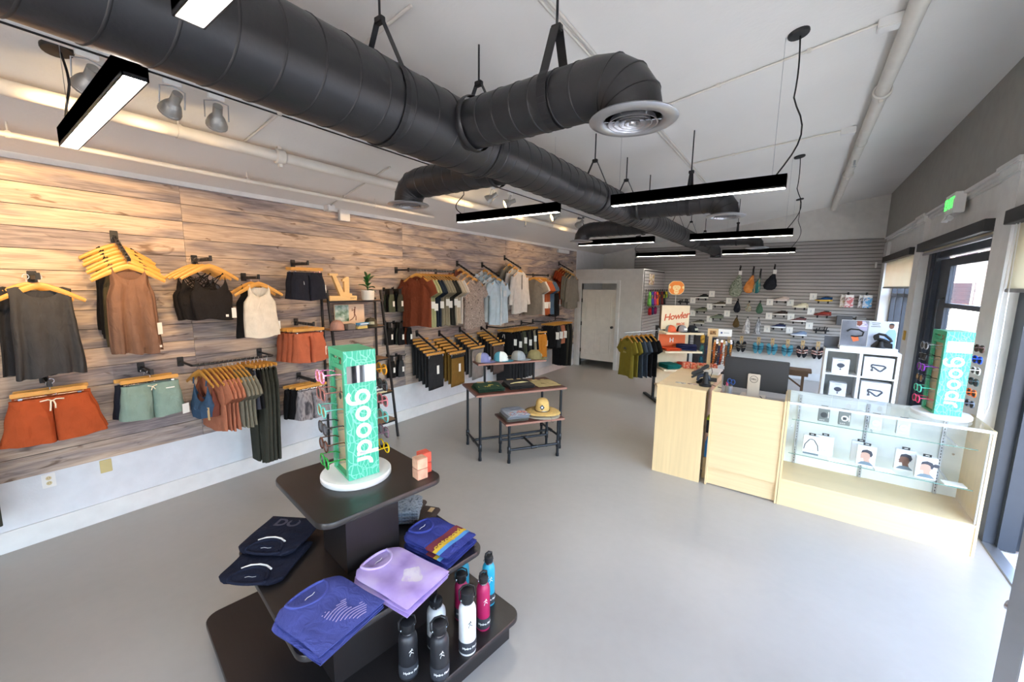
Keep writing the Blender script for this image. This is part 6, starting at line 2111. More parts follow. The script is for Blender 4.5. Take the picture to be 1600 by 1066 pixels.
# folded tees on the tall table
DGREEN = cloth('forest_green', (44, 66, 52))
DGREY = cloth('asphalt_tee', (56, 54, 54))
TANT = cloth('sand_tee', (170, 152, 108))
GOLD = mat('gold_print', (190, 172, 70), rough=0.7)
for nme, u, v, n, m, H, lb in (('g', -0.385, -0.055, 3, DGREEN, 0.016, 'forest green'), ('d', 0.02, -0.045, 3, DGREY, 0.017, 'asphalt grey'), ('t', 0.40, -0.05, 1, TANT, 0.016, 'sand coloured')):
    for i in range(n):
        lab = '%s folded tee on the tall table, %s' % (lb, 'on top with a gold print' if (i == n - 1 and n > 1) else ('alone with a dark print' if n == 1 else ('lowest' if i == 0 else 'second from below')))
        o = folded_tee(tl(u + 0.006 * i, v - 0.006 * i, 0.82 + H * 1.02 * i), TA + radians(2 - 3 * i), 0.33, 0.35, H, m, lab, 'folded tees on the tall table', False, seed=800 + i + int(u * 100))
        if i == n - 1:
            tb = MB()
            tb.box((-0.06, 0.165, H + 0.002), (0.09, 0.045, 0.003)); tb.build('kraft_tag', KRAFT, o)
            MB().box((0.06, 0.16, H + 0.0025), (0.05, 0.03, 0.004)).build('kraft_tag', KRAFT, o)
            if nme == 'g':
                lettering('lettering', 'HOWLER', 0.062, GOLD, o, frame_M((-0.01, -0.06, H + 0.0008), (1, 0, 0), (0, 1, 0)), 0.0003, 0.001)
                MB().lathe([(0.035, 0), (0.035, 0.0006), (0, 0.0006)], 20, c=(0.03, -0.005, H + 0.0006)).build('sun_print', GOLD, o)
            elif nme == 'd':
                k = MB()
                k.tube([(-0.12, -0.05, H + 0.001), (-0.06, -0.035, H + 0.001), (0, -0.03, H + 0.001), (0.05, -0.015, H + 0.001), (0.13, -0.02, H + 0.001)], [0.004, 0.010, 0.014, 0.012, 0.003], 6)
                k.build('fish_print', mat('fish_print', (196, 178, 126), rough=0.7), o)
            else:
                k = MB()
                k.tube([(0.055 * cos(a) , -0.03 + 0.03 * sin(a), H + 0.0006) for a in [2 * pi * q / 20 for q in range(21)]], 0.002, 4)
                k.tube([(-0.06, -0.05, H + 0.0006), (0.05, -0.01, H + 0.0006)], 0.002, 4)
                k.build('line_print', mat('dark_print', (86, 80, 60), rough=0.8), o)
# low table: printed tees and straw hats
LITE = cloth('pale_heather', (160, 164, 172))
def lw(u, v, z):
    a = radians(56)
    return (-2.58 + u * cos(a) - v * sin(a), 4.01 + u * sin(a) + v * cos(a), z)
for i in range(5):
    o = folded_tee(lw(-0.215 + 0.004 * i, 0.01 - 0.004 * i, 0.50 + 0.0165 * i), radians(56 + 2 * sin(i * 2)), 0.27, 0.36, 0.016, LITE if i > 1 else C['ash'], 'printed grey folded tee on the low table, %s' % ['lowest', 'second from below', 'middle', 'second from top', 'topmost with a colourful wave print'][i], 'folded tees on the low table', False, seed=830 + i)
    if i == 4:
        MB().prism([(-0.11, -0.17), (0.12, -0.17), (0.12, -0.04), (0.05, 0.0), (-0.05, -0.02), (-0.11, -0.06)], 0.0162, 0.0172).build('wave_print', patterned('wave_print', 26, [(0.3, (44, 52, 70)), (0.42, (208, 212, 216)), (0.5, (86, 120, 160)), (0.58, (200, 110, 70)), (0.7, (224, 206, 180))], detail=4, dist=1.2), o)
STRAW = mat('straw', (214, 178, 108), rough=0.8, var=0.14, scale=30, stretch=(1, 1, 4), bump=0.5, bscale=140)
GSTRAW = mat('pale_straw', (190, 180, 160), rough=0.85, var=0.12, scale=30, bump=0.5, bscale=140)
def straw_hat(loc, rz, m, label, full=True):
    h = empty('straw_hat', loc, rz, label, 'hat', 'straw hats on the low table')
    n = 40
    def br(r, z): return [(r * cos(2 * pi * k / n) * 1.0, r * 0.95 * sin(2 * pi * k / n), z - 0.012 * abs(cos(2 * pi * k / n)) ** 2 * (r / 0.2) ** 2 + 0.006 * (r / 0.2) ** 2) for k in range(n)]
    b = MB()
    b.loft([br(0.083, 0.022), br(0.13, 0.026), br(0.18, 0.022), br(0.222, 0.012), br(0.226, 0.008), br(0.18, 0.017), br(0.13, 0.021), br(0.083, 0.016), br(0.083, 0.022)], 0)
    b.build('brim', m, h, smooth=60)
    c = MB()
    def cr(rx, ry, z, p=0): return [(rx * cos(2 * pi * k / n), ry * sin(2 * pi * k / n), z - p * (1 - abs(sin(2 * pi * k / n))) ** 2) for k in range(n)]
    c.loft([cr(0.086, 0.092, 0.018), cr(0.084, 0.09, 0.07), cr(0.078, 0.084, 0.13), cr(0.066, 0.072, 0.158, 0.006), cr(0.045, 0.05, 0.172, 0.008), cr(0.02, 0.024, 0.176, 0.006)], 0, True, False, True)
    c.build('crown', m, h, smooth=60)
    MB().tube([(0.089 * cos(a), 0.095 * sin(a), 0.03) for a in [2 * pi * k / 40 for k in range(41)]], 0.004, 6, cap=False).build('hat_band', mat('leather_band', (60, 42, 34), rough=0.6), h, smooth=60)
    if full:
        M = frame_M((0, -0.0905, 0.085), (1, 0, 0), (0, 0.08, 1))
        p = MB(); p.prism([(0, -0.034), (0.030, 0), (0, 0.034), (-0.030, 0)], 0, 0.003, 0, M)
        pc = p.build('diamond_patch', mat('patch_navy', (52, 62, 82), rough=0.7), h)
        p = MB(); p.prism([(0, -0.015), (0.013, 0), (0, 0.015), (-0.013, 0)], 0.003, 0.0045, 0, M); p.build('patch_mark', PAPER, pc)
        MB().tube([(0.10, -0.19, 0.012), (0.12, -0.215, -0.01), (0.11, -0.20, -0.05), (0.14, -0.20, -0.06)], 0.002, 5).build('chin_cord', mat('leather_band', (60, 42, 34)), h)
    return h
hx = lw(0.165, -0.02, 0.50)
gh = straw_hat((hx[0] + 0.004, hx[1] - 0.004, 0.497), radians(30), GSTRAW, 'pale grey straw hat lying under the yellow one', False)
gh.scale = (0.97, 0.97, 0.9)
straw_hat((hx[0], hx[1], 0.535), radians(30), STRAW, 'yellow straw hat with a navy diamond patch, on the low table')
# ------------------------------------------------------------------ cash desk
ctr = empty('counter_cabinet', (-0.955, 5.165, 0), 0, 'tall blond wood counter return at the left end of the cash desk', 'counter')
MB().span((-0.25, -0.655, 0.0), (0.25, -0.635, 1.0)).build('front_panel', BLOND_V, ctr)
MB().span((-0.25, -0.635, 0.0), (-0.232, 0.65, 1.0)).build('side_panel', BLOND_V, ctr)
MB().span((0.20, -0.30, 0.0), (0.218, 0.65, 1.0)).build('side_panel', BLOND_V, ctr)
MB().span((-0.255, -0.66, 1.0), (0.252, 0.65, 1.022), 0, 0.002).build('counter_top', BLOND_WOOD, ctr)
MB().span((-0.232, -0.60, 0.45), (0.20, 0.64, 0.468)).build('inner_shelf', BLOND_WOOD, ctr)

reg = empty('register_stand', (-0.327, 4.79, 0), 0, 'blond wood register stand in the middle of the cash desk', 'counter')
for s in (-1, 1):
    MB().span((s * 0.315 - 0.009, -0.28, 0), (s * 0.315 + 0.009, 0.27, 1.036), 0, 0.002).build('side_panel', BLOND_V, reg)
MB().span((-0.306, -0.268, 0.20), (0.306, -0.25, 1.024), 0, 0.002).build('front_panel', BLOND_WOOD, reg)
MB().span((-0.306, -0.25, 0.012), (0.306, -0.235, 0.20)).build('toe_panel', BLOND_WOOD, reg)
MB().span((-0.306, -0.25, 0.905), (0.306, 0.27, 0.925)).build('work_surface', mat('grey_laminate', (150, 148, 144), rough=0.5), reg)

case = empty('display_case', (0.658, 4.78, 0), 0, 'glass display case with blond wood base and lit shelves', 'display case')
cw = 0.658
for s in (-1, 1):
    MB().span((s * (cw - 0.010) - 0.009, -0.27, 0), (s * (cw - 0.010) + 0.009, 0.27, 0.275)).build('base_side', BLOND_V, case)
MB().span((cw - 0.019, -0.27, 0.275), (cw - 0.001, 0.27, 1.04)).build('end_panel', BLOND_V, case)
MB().span((-cw + 0.001, -0.27, 0.275), (-cw + 0.019, 0.27, 1.04)).build('end_panel', BLOND_V, case)
MB().span((-cw + 0.019, -0.265, 0.0), (cw - 0.019, -0.245, 0.245)).build('kick_panel', BLOND_WOOD, case)
MB().span((-cw + 0.019, -0.27, 0.245), (cw - 0.019, 0.26, 0.268), 0, 0.002).build('deck', BLOND_WOOD, case)
WHITE_BACK = mat('white_back_panel', (226, 232, 234), rough=0.5)
MB().span((-cw + 0.019, 0.245, 0.268), (0.02, 0.252, 1.02)).build('sliding_back', WHITE_BACK, case)
MB().span((-0.02, 0.255, 0.268), (cw - 0.019, 0.262, 1.02)).build('sliding_back', WHITE_BACK, case)
MB().span((-cw + 0.021, -0.262, 0.27), (cw - 0.021, -0.256, 1.03)).build('front_glass', CASE_GLASS, case)
MB().span((-cw + 0.004, -0.268, 1.040), (cw - 0.004, 0.262, 1.046)).build('top_glass', CASE_GLASS, case)
RAIL = mat('case_trim', (214, 218, 220), rough=0.3, metal=0.4)
MB().span((-cw + 0.018, -0.272, 1.020), (cw - 0.018, -0.250, 1.041), 0, 0.002).build('front_rail', RAIL, case)
MB().span((-cw + 0.018, 0.250, 1.012), (cw - 0.018, 0.272, 1.041), 0, 0.002).build('back_rail', RAIL, case)
MB().span((cw - 0.03, -0.262, 0.27), (cw - 0.019, -0.246, 1.02)).build('corner_post', RAIL, case)
for z, d0 in ((0.848, -0.16), (0.522, -0.20)):
    sh_ = MB().span((-cw + 0.05, d0, z - 0.006), (cw - 0.05, 0.238, z)).build('glass_shelf', CASE_GLASS, case)
    MB().span((-cw + 0.05, d0 - 0.002, z - 0.006), (cw - 0.05, d0, z)).build('shelf_edge', GLASS_EDGE, sh_)
for x_ in (-0.55, -0.02, 0.50):
    u = MB().span((x_ - 0.012, 0.232, 0.27), (x_ + 0.012, 0.244, 1.01))
    up_ = u.build('shelf_standard', STEEL, case)
    sl = MB()
    for k in range(24):
        sl.box((x_, 0.2315, 0.30 + 0.029 * k), (0.006, 0.001, 0.015))
    sl.build('slots', BLACK, up_)['kind'] = 'stuff'
    for z in (0.848, 0.522):
        MB().bar((x_, 0.232, z - 0.012), (x_, -0.12, z - 0.010), 0.004, 0.018).build('shelf_bracket', STEEL, case)
for x_ in (-0.60, 0.58):
    MB().lathe([(0.009, 0), (0.009, 0.004), (0, 0.004)], 12, M=Matrix.Translation((x_, 0.244 if x_ < 0 else 0.254, 0.66)) @ Matrix.Rotation(radians(90), 4, 'X')).build('case_lock', CHROME, case)

# goods in the case
def hang_box(x, y, z, w, h, d, m, label, cat='box', group=None, tagm=BLACK, rz=0.0):
    b = empty('retail_box', (x, y, z), rz, label, cat, group)
    MB().span((-w / 2, -d / 2, 0), (w / 2, d / 2, h), 0, 0.002).build('carton', m, b)
    if tagm:
        t = MB().span((-0.026, -0.002, h), (0.026, 0.002, h + 0.022))
        tt = t.build('hang_tab', tagm, b)
        MB().span((-0.012, -0.003, h + 0.009), (0.012, 0.003, h + 0.014)).build('tab_slot', PAPER, tt)
    return b
WGREY = mat('watch_box_grey', (118, 122, 120), rough=0.5)
WLIGHT = mat('watch_box_light', (196, 204, 208), rough=0.5)
CG = 'watch boxes on the upper glass shelf'
for i, (x, y, m, wf, dk, lb) in enumerate([(0.292, 4.73, WGREY, 0, True, 'grey watch box at the left end of the upper glass shelf'), (0.443, 4.72, WGREY, 1, True, 'grey watch box with a white faced watch, second on the upper glass shelf'),
                                          (0.66, 4.73, WLIGHT, 1, False, 'pale watch box, third from the left on the upper glass shelf'), (0.84, 4.73, WLIGHT, 1, False, 'pale watch box at the right end of the upper glass shelf')]):
    b = hang_box(x, y, 0.8485, 0.085, 0.128, 0.05, m, lb, 'box', CG)
    f = MB().lathe([(0.026, 0), (0.026, 0.003), (0.02, 0.004), (0, 0.004)], 22, M=Matrix.Translation((0.0, -0.0255, 0.065)) @ Matrix.Rotation(radians(90), 4, 'X'))
    f.build('watch_print', PAPER if wf else mat('watch_dark', (60, 62, 64)), b)
    if dk:
        q = MB().box((0.0, -0.0305, 0.065), (0.026, 0.002, 0.026), 0, 0.001)
        q.build('dial_print', mat('watch_dark', (60, 62, 64)), b)
    else:
        MB().box((0, -0.0305, 0.065), (0.03, 0.002, 0.006)).build('dial_print', mat('soft_grey_print', (176, 186, 192)), b)
    for k in range(3):
        MB().box((-0.025 + 0.014 * k, -0.0258, 0.016), (0.010, 0.001, 0.005)).build('print_line', PAPER, b)
    MB().box((0.033, -0.0258, 0.07), (0.006, 0.001, 0.06)).build('print_line', PAPER, b)
WBOX = mat('white_carton', (236, 238, 240), rough=0.5)
SKIN_P = mat('print_skin', (196, 156, 138), rough=0.7)
SKIN_D = mat('print_skin_dark', (120, 84, 68), rough=0.7)
HAIR_P = mat('print_hair', (58, 58, 68), rough=0.7)
SHIRT_P = mat('print_shirt', (112, 128, 140), rough=0.7)
def print_profile(b, y, skin, bun, flip=1, h0=0.0):
    """A flat printed head in profile (print on a carton)."""
    M = Matrix(((flip, 0, 0, 0), (0, 0, -1, y), (0, 1, 0, h0), (0, 0, 0, 1)))
    face = [(-0.012, 0.03), (-0.018, 0.062), (-0.036, 0.06), (-0.040, 0.07), (-0.036, 0.078), (-0.043, 0.085), (-0.036, 0.095), (-0.034, 0.118), (-0.01, 0.135), (0.02, 0.13), (0.034, 0.105), (0.028, 0.075), (0.022, 0.055), (0.03, 0.03)]
    p = MB(); p.prism(face, 0.0, 0.0008, 0, M); p.build('head_print', skin, b)
    hair = [(-0.036, 0.112), (-0.030, 0.136), (0.0, 0.148), (0.032, 0.138), (0.044, 0.108), (0.034, 0.082), (0.026, 0.088), (0.022, 0.108), (0.008, 0.118), (-0.012, 0.120)]
    p = MB(); p.prism(hair, 0.0009, 0.0016, 0, M)
    if bun:
        p.prism([(0.055 + 0.020 * cos(a), 0.118 + 0.016 * sin(a)) for a in [2 * pi * k / 14 for k in range(14)]], 0.0009, 0.0016, 0, M)
    p.build('hair_print', HAIR_P, b)
    p = MB(); p.prism([(-0.055, 0.004), (-0.03, 0.03), (-0.005, 0.036), (0.03, 0.032), (0.058, 0.004)], 0.0009, 0.0016, 0, M); p.build('shirt_print', SHIRT_P, b)
LG = 'earphone boxes on the lower glass shelf'
for i, (x, y, lb, kind) in enumerate([(0.222, 4.66, 'white earphone box with a black neckband picture at the left', 'band'), (0.325, 4.73, 'white earphone box with a pale neckband picture, second from left', 'band2'),
                                     (0.585, 4.75, 'white earphone box hidden behind the man in profile box', None), (0.618, 4.66, 'white earphone box printed with a man in profile', 'm'),
                                     (0.885, 4.75, 'white earphone box printed with a bearded face, behind the other', 'm2'), (1.0, 4.65, 'white earphone box printed with a woman wearing a bun', 'w')]):
    b = hang_box(x, y, 0.5225, 0.128, 0.185, 0.05, WBOX, lb, 'box', LG)
    if kind in ('band', 'band2'):
        k = MB()
        k.tube([(-0.055, -0.0262, 0.05), (-0.048, -0.0262, 0.10), (-0.018, -0.0262, 0.150), (0.0, -0.0262, 0.155), (0.018, -0.0262, 0.150), (0.048, -0.0262, 0.10), (0.055, -0.0262, 0.05)], 0.0035, 5)
        k.build('neckband_print', BLACK if kind == 'band' else mat('pale_print', (222, 204, 200)), b)
        MB().box((0, -0.0256, 0.045), (0.05, 0.001, 0.006)).build('print_line', mat('soft_grey_print', (176, 186, 192)), b)
        MB().box((0, -0.0256, 0.012), (0.12, 0.001, 0.018)).build('print_band', mat('band_grey', (106, 120, 128)) if kind == 'band' else PAPER, b)
    elif kind:
        print_profile(b, -0.0256, SKIN_P if kind != 'm2' else SKIN_D, kind == 'w', 1, 0.008)
for i, (x, y, lb) in enumerate([(0.42, 4.62, 'flat white card on the lower glass shelf beside the neckband boxes'), (0.74, 4.62, 'flat white card right of the man in profile box'), (1.17, 4.63, 'flat white card at the right end of the lower glass shelf')]):
    tag(MB().box((0, 0, 0.004), (0.13, 0.09, 0.008), 0, 0.001).build('card', PAPER, None, (x, y, 0.5225), 0.1), lb, 'card', 'white cards on the lower glass shelf')

# second eyewear tower on the case
T2, R2 = (1.063, 4.793, 1.0465), radians(8.4)
tower(T2, R2, 'mint green eyewear tower standing on the glass display case')
tower_glasses(T2, R2, T2[2], [('clear grey', fmat('clearg', (130, 132, 136)), DARK_LENS, 'round'), ('black', fmat('blk', (34, 34, 38)), DARK_LENS, 'square'), ('purple', fmat('purple', (132, 44, 170)), DARK_LENS, 'square'),
                                ('black and gold', fmat('blk', (34, 34, 38)), AMBER, 'round'), ('mint', fmat('mint', (90, 214, 180)), DARK_LENS, 'square'), ('hot pink', fmat('hot', (226, 60, 110)), DARK_LENS, 'square')], 'l', 'case tower')
tower_glasses(T2, R2, T2[2], [('dark brown', fmat('dbr', (88, 62, 58)), BROWN_L, 'square'), ('cobalt', fmat('cobalt', (36, 84, 220)), DARK_LENS, 'square'), ('white', fmat('wht', (232, 232, 232)), DARK_LENS, 'square'),
                                ('bottle green', fmat('bgreen', (40, 66, 70)), DARK_LENS, 'square'), ('orange', fmat('orange', (232, 104, 36)), DARK_LENS, 'square'), ('slate', fmat('slate', (100, 108, 122)), DARK_LENS, 'round')], 'r', 'case tower')

# monitor seen from behind
mo = empty('monitor', (-0.315, 5.0, 0.925), radians(-2), 'computer monitor seen from the back on the register stand', 'monitor')
MB().span((-0.30, -0.022, 0.075), (0.30, 0.0, 0.415), 0, 0.008).build('back_shell', mat('monitor_black', (28, 30, 34), rough=0.4), mo)
MB().span((-0.296, 0.0, 0.079), (0.296, 0.006, 0.411)).build('screen', mat('screen_dark', (12, 12, 14), rough=0.1), mo)
MB().span((-0.30, -0.0225, 0.39), (0.30, -0.0215, 0.3915)).build('shell_groove', BLACK, mo)
TANM = mat('champagne_plastic', (196, 184, 168), rough=0.35, metal=0.2)
st = MB().span((-0.058, -0.062, 0.0), (0.058, -0.036, 0.255), 0, 0.006).build('stand_column', TANM, mo)
MB().span((-0.045, -0.036, 0.17), (0.045, -0.022, 0.26)).build('tilt_mount', BLACK, mo)
MB().span((-0.12, -0.085, 0.0), (0.12, 0.08, 0.012), 0, 0.004).build('stand_base', TANM, mo)
M = Matrix.Translation((0, -0.0625, 0.20)) @ Matrix.Rotation(radians(90), 4, 'X')
MB().tube([M @ Vector((0.036 * cos(a), 0.036 * sin(a), 0)) for a in [2 * pi * k / 28 for k in range(29)]], 0.0022, 6, cap=False).build('logo_ring', BLACK, st)
lettering('lettering', 'DELL', 0.023, BLACK, st, M, 0.0006, 0.0008)
cb = MB().tube([(-0.315 + 0.07, 4.93, 0.95), (-0.22, 4.90, 0.935), (-0.15, 4.88, 0.93), (-0.08, 4.90, 0.932)], 0.004, 6)
tag(cb.build('cable', BLACK, None), 'black cable running from the monitor stand along the desk', 'cable')

# pen cup
pc_ = empty('pen_cup', (-0.545, 4.92, 0.925), 0, 'steel pen cup with scissors and pens beside the monitor', 'pen cup')
MB().lathe([(0, 0), (0.036, 0), (0.037, 0.10), (0.034, 0.10), (0.033, 0.006), (0, 0.006)], 22).build('cup', STEEL, pc_, smooth=50)
sc_ = empty('scissors', (-0.53, 4.92, 0.932), 0, 'scissors with blue handles standing in the pen cup', 'scissors')
SB = mat('scissors_blue', (36, 78, 150), rough=0.4)
for s in (-1, 1):
    MB().bar((0.004 * s, 0, 0.0), (0.004 * s, 0.006 * s, 0.105), 0.009, 0.002).build('blade', CHROME, sc_)
    rg = MB().tube([(s * 0.017 + 0.018 * cos(a) + 0.004, 0.004 * s, 0.135 + 0.026 * sin(a) + (0.01 if s < 0 else 0)) for a in [2 * pi * k / 16 for k in range(17)]], 0.0055, 6, cap=False)
    rg.build('handle', SB, sc_, smooth=60)
for i, (dx, c, lb) in enumerate([(-0.022, (214, 70, 120), 'pink pen in the pen cup'), (-0.012, (230, 120, 150), 'pale pink marker in the pen cup'), (0.0, (60, 60, 64), 'dark pen in the pen cup')]):
    tag(MB().tube([(0, 0, 0), (dx * 0.8, 0.004, 0.12), (dx * 0.9, 0.004, 0.13)], [0.0045, 0.0045, 0.002], 8).build('pen', mat('pen_%d' % i, c), None, (-0.545 + dx * 0.4, 4.915 + 0.006 * i, 0.933)), lb, 'pen')

# card terminal on a cone stand
te = empty('payment_terminal', (-0.755, 4.735, 1.022), radians(10), 'black card payment terminal on a cone shaped stand', 'payment terminal')
MB().lathe([(0, 0), (0.062, 0), (0.064, 0.010), (0.05, 0.022), (0.036, 0.03), (0.030, 0.06), (0.024, 0.13), (0.022, 0.155), (0, 0.158)], 24).build('cone_stand', BLACK, te, smooth=40)
MT = Matrix.Translation((-0.055, 0.02, 0.165)) @ Matrix.Rotation(radians(-34), 4, 'Y')
tb_ = MB(); tb_.box((0, 0, 0.01), (0.20, 0.085, 0.032), 0, 0.008, MT); hd_ = tb_.build('terminal_body', BLACK, te)
k = MB(); k.box((-0.02, 0, 0.028), (0.09, 0.07, 0.004), 0, 0.001, MT); k.build('screen', mat('terminal_screen', (20, 28, 40), rough=0.1), hd_)
k = MB(); k.box((-0.05, -0.012, -0.02), (0.14, 0.05, 0.018), 0, 0.004, MT); k.build('card_slot', BLACK, te)
cu_ = MB().tube([(0.02, 0.03, 0.19), (0.05, 0.03, 0.2), (0.06, 0.02, 0.16), (0.045, 0.01, 0.10), (0.05, 0.03, 0.02), (0.12, 0.0, 0.004), (0.16, -0.02, 0.003)], 0.0035, 6)
cu_.build('cable', BLACK, te, smooth=60)
ph_ = empty('desk_phone', (-0.80, 4.86, 1.022), 0.4, 'black coiled cradle with a scanner behind the payment terminal', 'scanner')
k = MB(); k.lathe([(0, 0), (0.07, 0), (0.072, 0.012), (0.05, 0.03), (0.03, 0.05), (0, 0.055)], 20); k.build('cradle', BLACK, ph_, smooth=40)
k = MB(); k.tube([(-0.06, 0, 0.03), (-0.05, 0, 0.075), (0, 0, 0.095), (0.05, 0, 0.08), (0.07, 0, 0.04)], [0.014, 0.02, 0.022, 0.02, 0.014], 10); k.build('scanner_body', mat('dark_blue_plastic', (46, 56, 76), rough=0.4), ph_, smooth=60)
for i, (x, y, c, w, lb) in enumerate([(-1.03, 4.715, (120, 116, 108), 0.055, 'small grey printed card at the counter front, first from left'), (-0.975, 4.712, (96, 100, 104), 0.05, 'dark printed card, second from left on the counter'), (-0.91, 4.735, (122, 72, 52), 0.05, 'brown printed card left of the payment terminal'), (-0.855, 4.74, (200, 150, 140), 0.05, 'pink printed card beside the terminal foot')]):
    tag(MB().box((0, 0, 0.0015), (w, 0.045, 0.003)).build('sticker_card', patterned('card_%d' % i, 60, [(0.4, c), (0.6, (214, 206, 196))]), None, (x, y, 1.022), 0.1 * i), lb, 'card', 'printed cards on the counter')
tag(MB().box((0, 0, 0.02), (0.11, 0.05, 0.04), 0, 0.003).box((-0.03, -0.026, 0.02), (0.02, 0.002, 0.02)).box((0.02, -0.026, 0.02), (0.02, 0.002, 0.02)).build('power_strip', BLACK, None, (-0.74, 5.02, 1.022), 0.2), 'black power strip lying behind the terminal', 'power strip')
for i in range(3):
    tag(MB().box((0, 0, 0.006), (0.19, 0.26, 0.011), 0, 0.001).build('paper_stack', PAPER, None, (-0.81, 5.55 + 0.01 * i, 1.022 + 0.0115 * i), -0.1 + 0.05 * i), 'white paper pad behind the terminal, %s' % ['lowest', 'middle', 'topmost'][i], 'paper', 'white paper pads')
ORB = patterned('orange_floral_carton', 40, [(0.4, (206, 84, 58)), (0.55, (222, 140, 112)), (0.7, (232, 206, 190))])
for i in range(5):
    o = MB().box((0, 0, 0.035), (0.075, 0.10, 0.07), 0, 0.002).build('small_carton', ORB, None, (-1.155 + 0.078 * i, 5.66 + 0.035 * i, 1.022), radians(24))
    tag(o, 'orange patterned carton on the counter end, %s from the left' % ORD[i], 'box', 'orange cartons on the counter')
tag(MB().box((0, 0, 0.03), (0.13, 0.10, 0.06), 0, 0.003).build('kraft_carton', KRAFT, None, (-0.93, 5.58, 1.022), 0.3), 'brown kraft carton in front of the belt stand', 'box')
# things in the gap between the two cabinets
tag(MB().lathe([(0, 0), (0.028, 0), (0.028, 0.17), (0.014, 0.20), (0.012, 0.23), (0, 0.23)], 16).build('spray_bottle', mat('spray_blue', (60, 140, 200), rough=0.4), None, (-0.675, 4.70, 0.24), smooth=50), 'blue spray bottle in the gap of the cash desk', 'bottle')
tag(MB().box((0, 0, 0.12), (0.06, 0.25, 0.24), 0, 0.004).build('carton', KRAFT, None, (-0.675, 4.78, 0.0)), 'brown carton under the blue bottle in the desk gap', 'box')
tag(MB().box((0, 0, 0.012), (0.05, 0.16, 0.024), 0, 0.004).build('cleaning_cloth', mat('lime', (178, 206, 44), rough=0.9), None, (-0.68, 4.76, 0.66)), 'lime green cloth in the gap of the cash desk', 'cloth')
tag(MB().box((0, 0, 0.075), (0.05, 0.2, 0.15), 0, 0.004).build('tool_pouch', BLACK, None, (-0.68, 4.80, 0.508)), 'black pouch under the lime green cloth', 'pouch')

# belt stand
bs = empty('belt_stand', (-0.80, 5.63, 1.022), radians(12), 'wooden counter stand hung with colourful woven belts', 'display stand')
MB().box((0, 0, 0.01), (0.24, 0.24, 0.02), 0, 0.003).build('base', BLACK, bs)
PLY = mat('stand_ply', (214, 184, 138), rough=0.5, var=0.08, scale=4, stretch=(4, 4, 12))
MB().span((-0.10, -0.02, 0.02), (-0.06, 0.10, 0.50), 0, 0.002).build('post', PLY, bs)
MB().span((-0.12, -0.06, 0.46), (0.0, -0.03, 0.56), 0, 0.002).build('header', PLY, bs)
hp = MB().span((0.0, -0.065, 0.47), (0.15, -0.045, 0.56), 0, 0.002).build('header', WBOX, bs)
MB().box((0.035, -0.066, 0.515), (0.022, 0.002, 0.022)).build('logo_mark', mat('logo_navy', (60, 80, 130)), hp)
MB().box((0.09, -0.066, 0.515), (0.06, 0.002, 0.010)).build('print_line', mat('soft_grey_print', (176, 186, 192)), hp)
MB().box((-0.06, -0.061, 0.51), (0.07, 0.002, 0.05)).build('photo_print', patterned('belt_photo', 40, [(0.4, (90, 66, 48)), (0.6, (170, 130, 90))]), bs)
rb = random.Random(5)
bc = [(206, 120, 60), (86, 60, 48), (60, 66, 92), (190, 80, 50), (228, 226, 222), (150, 96, 60), (70, 100, 110), (216, 150, 70)]
for i in range(16):
    x_ = -0.03 + 0.026 * (i % 8)
    y_ = -0.075 + 0.05 * (i // 8)
    z1 = 0.43 - 0.02 * (i % 3)
    o = MB().box((0, 0, -0.15), (0.022, 0.014, 0.28), 0, 0.003)
    b = o.build('belt', patterned('belt_%d' % (i % 8), 50, [(0.4, bc[i % 8]), (0.55, tuple(int(q * 0.6) for q in bc[i % 8])), (0.7, bc[(i + 3) % 8])]), None, (bs.location.x + x_ * cos(0.21) - y_ * sin(0.21), bs.location.y + x_ * sin(0.21) + y_ * cos(0.21), 1.022 + z1), 0.21)
    tag(b, 'woven belt on the counter stand, %s row, %s from the left' % ('front' if i < 8 else 'back', ORD[i % 8]), 'belt', 'woven belts on the counter stand')
    MB().box((0, -0.009, -0.02), (0.024, 0.004, 0.03)).build('buckle', CHROME if i % 2 else KRAFT, b)
hk = MB()
for z in (0.45, 0.28):
    for y_ in (-0.075, -0.025):
        hk.tube([(-0.06, y_, z), (0.20, y_, z)], 0.003, 6)
hk.tube([(0.20, -0.075, 0.45), (0.20, -0.025, 0.45)], 0.003, 6).tube([(0.20, -0.075, 0.28), (0.20, -0.025, 0.28)], 0.003, 6)
hk.build('wire_rack', CHROME, bs)

# ------------------------------------------------------------------ gondola with tees, rotated towards the camera
GA = radians(37)
GO = (-1.81, 7.62)
def gw(u, v, z): return (GO[0] + u * cos(GA) - v * sin(GA), GO[1] + u * sin(GA) + v * cos(GA), z)
gon = empty('gondola_rack', (GO[0], GO[1], 0), GA, 'black framed shop gondola with cream panels behind the cash desk', 'rack')
CREAM = mat('cream_panel', (232, 212, 178), rough=0.5)
for s in (-1, 1):
    MB().span((s * 0.30 - 0.02, 0.0, 0.03), (s * 0.30 + 0.02, 0.05, 1.40), 0, 0.003).build('upright', BLACK_METAL, gon)
    MB().span((s * 0.30 - 0.03, -0.55, 0.0), (s * 0.30 + 0.03, 0.45, 0.035), 0, 0.004).build('foot', BLACK_METAL, gon)
MB().span((-0.28, 0.0, 0.06), (0.28, 0.018, 1.30)).build('back_panel', CREAM, gon)
MB().span((-0.265, -0.004, 1.02), (0.22, -0.001, 1.24)).build('orange_panel', mat('orange_panel', (238, 110, 44), rough=0.5), gon)
lettering('lettering', 'H', 0.11, PAPER, gon, frame_M((-0.03, -0.006, 1.13), (1, 0, 0), (0, 0, 1)), 0.001, 0.004)
for z in (1.31, 0.985, 0.66, 0.33):
    MB().span((-0.30, -0.40, z - 0.03), (0.36, 0.0, z), 0, 0.003).build('shelf_board', CREAM, gon)
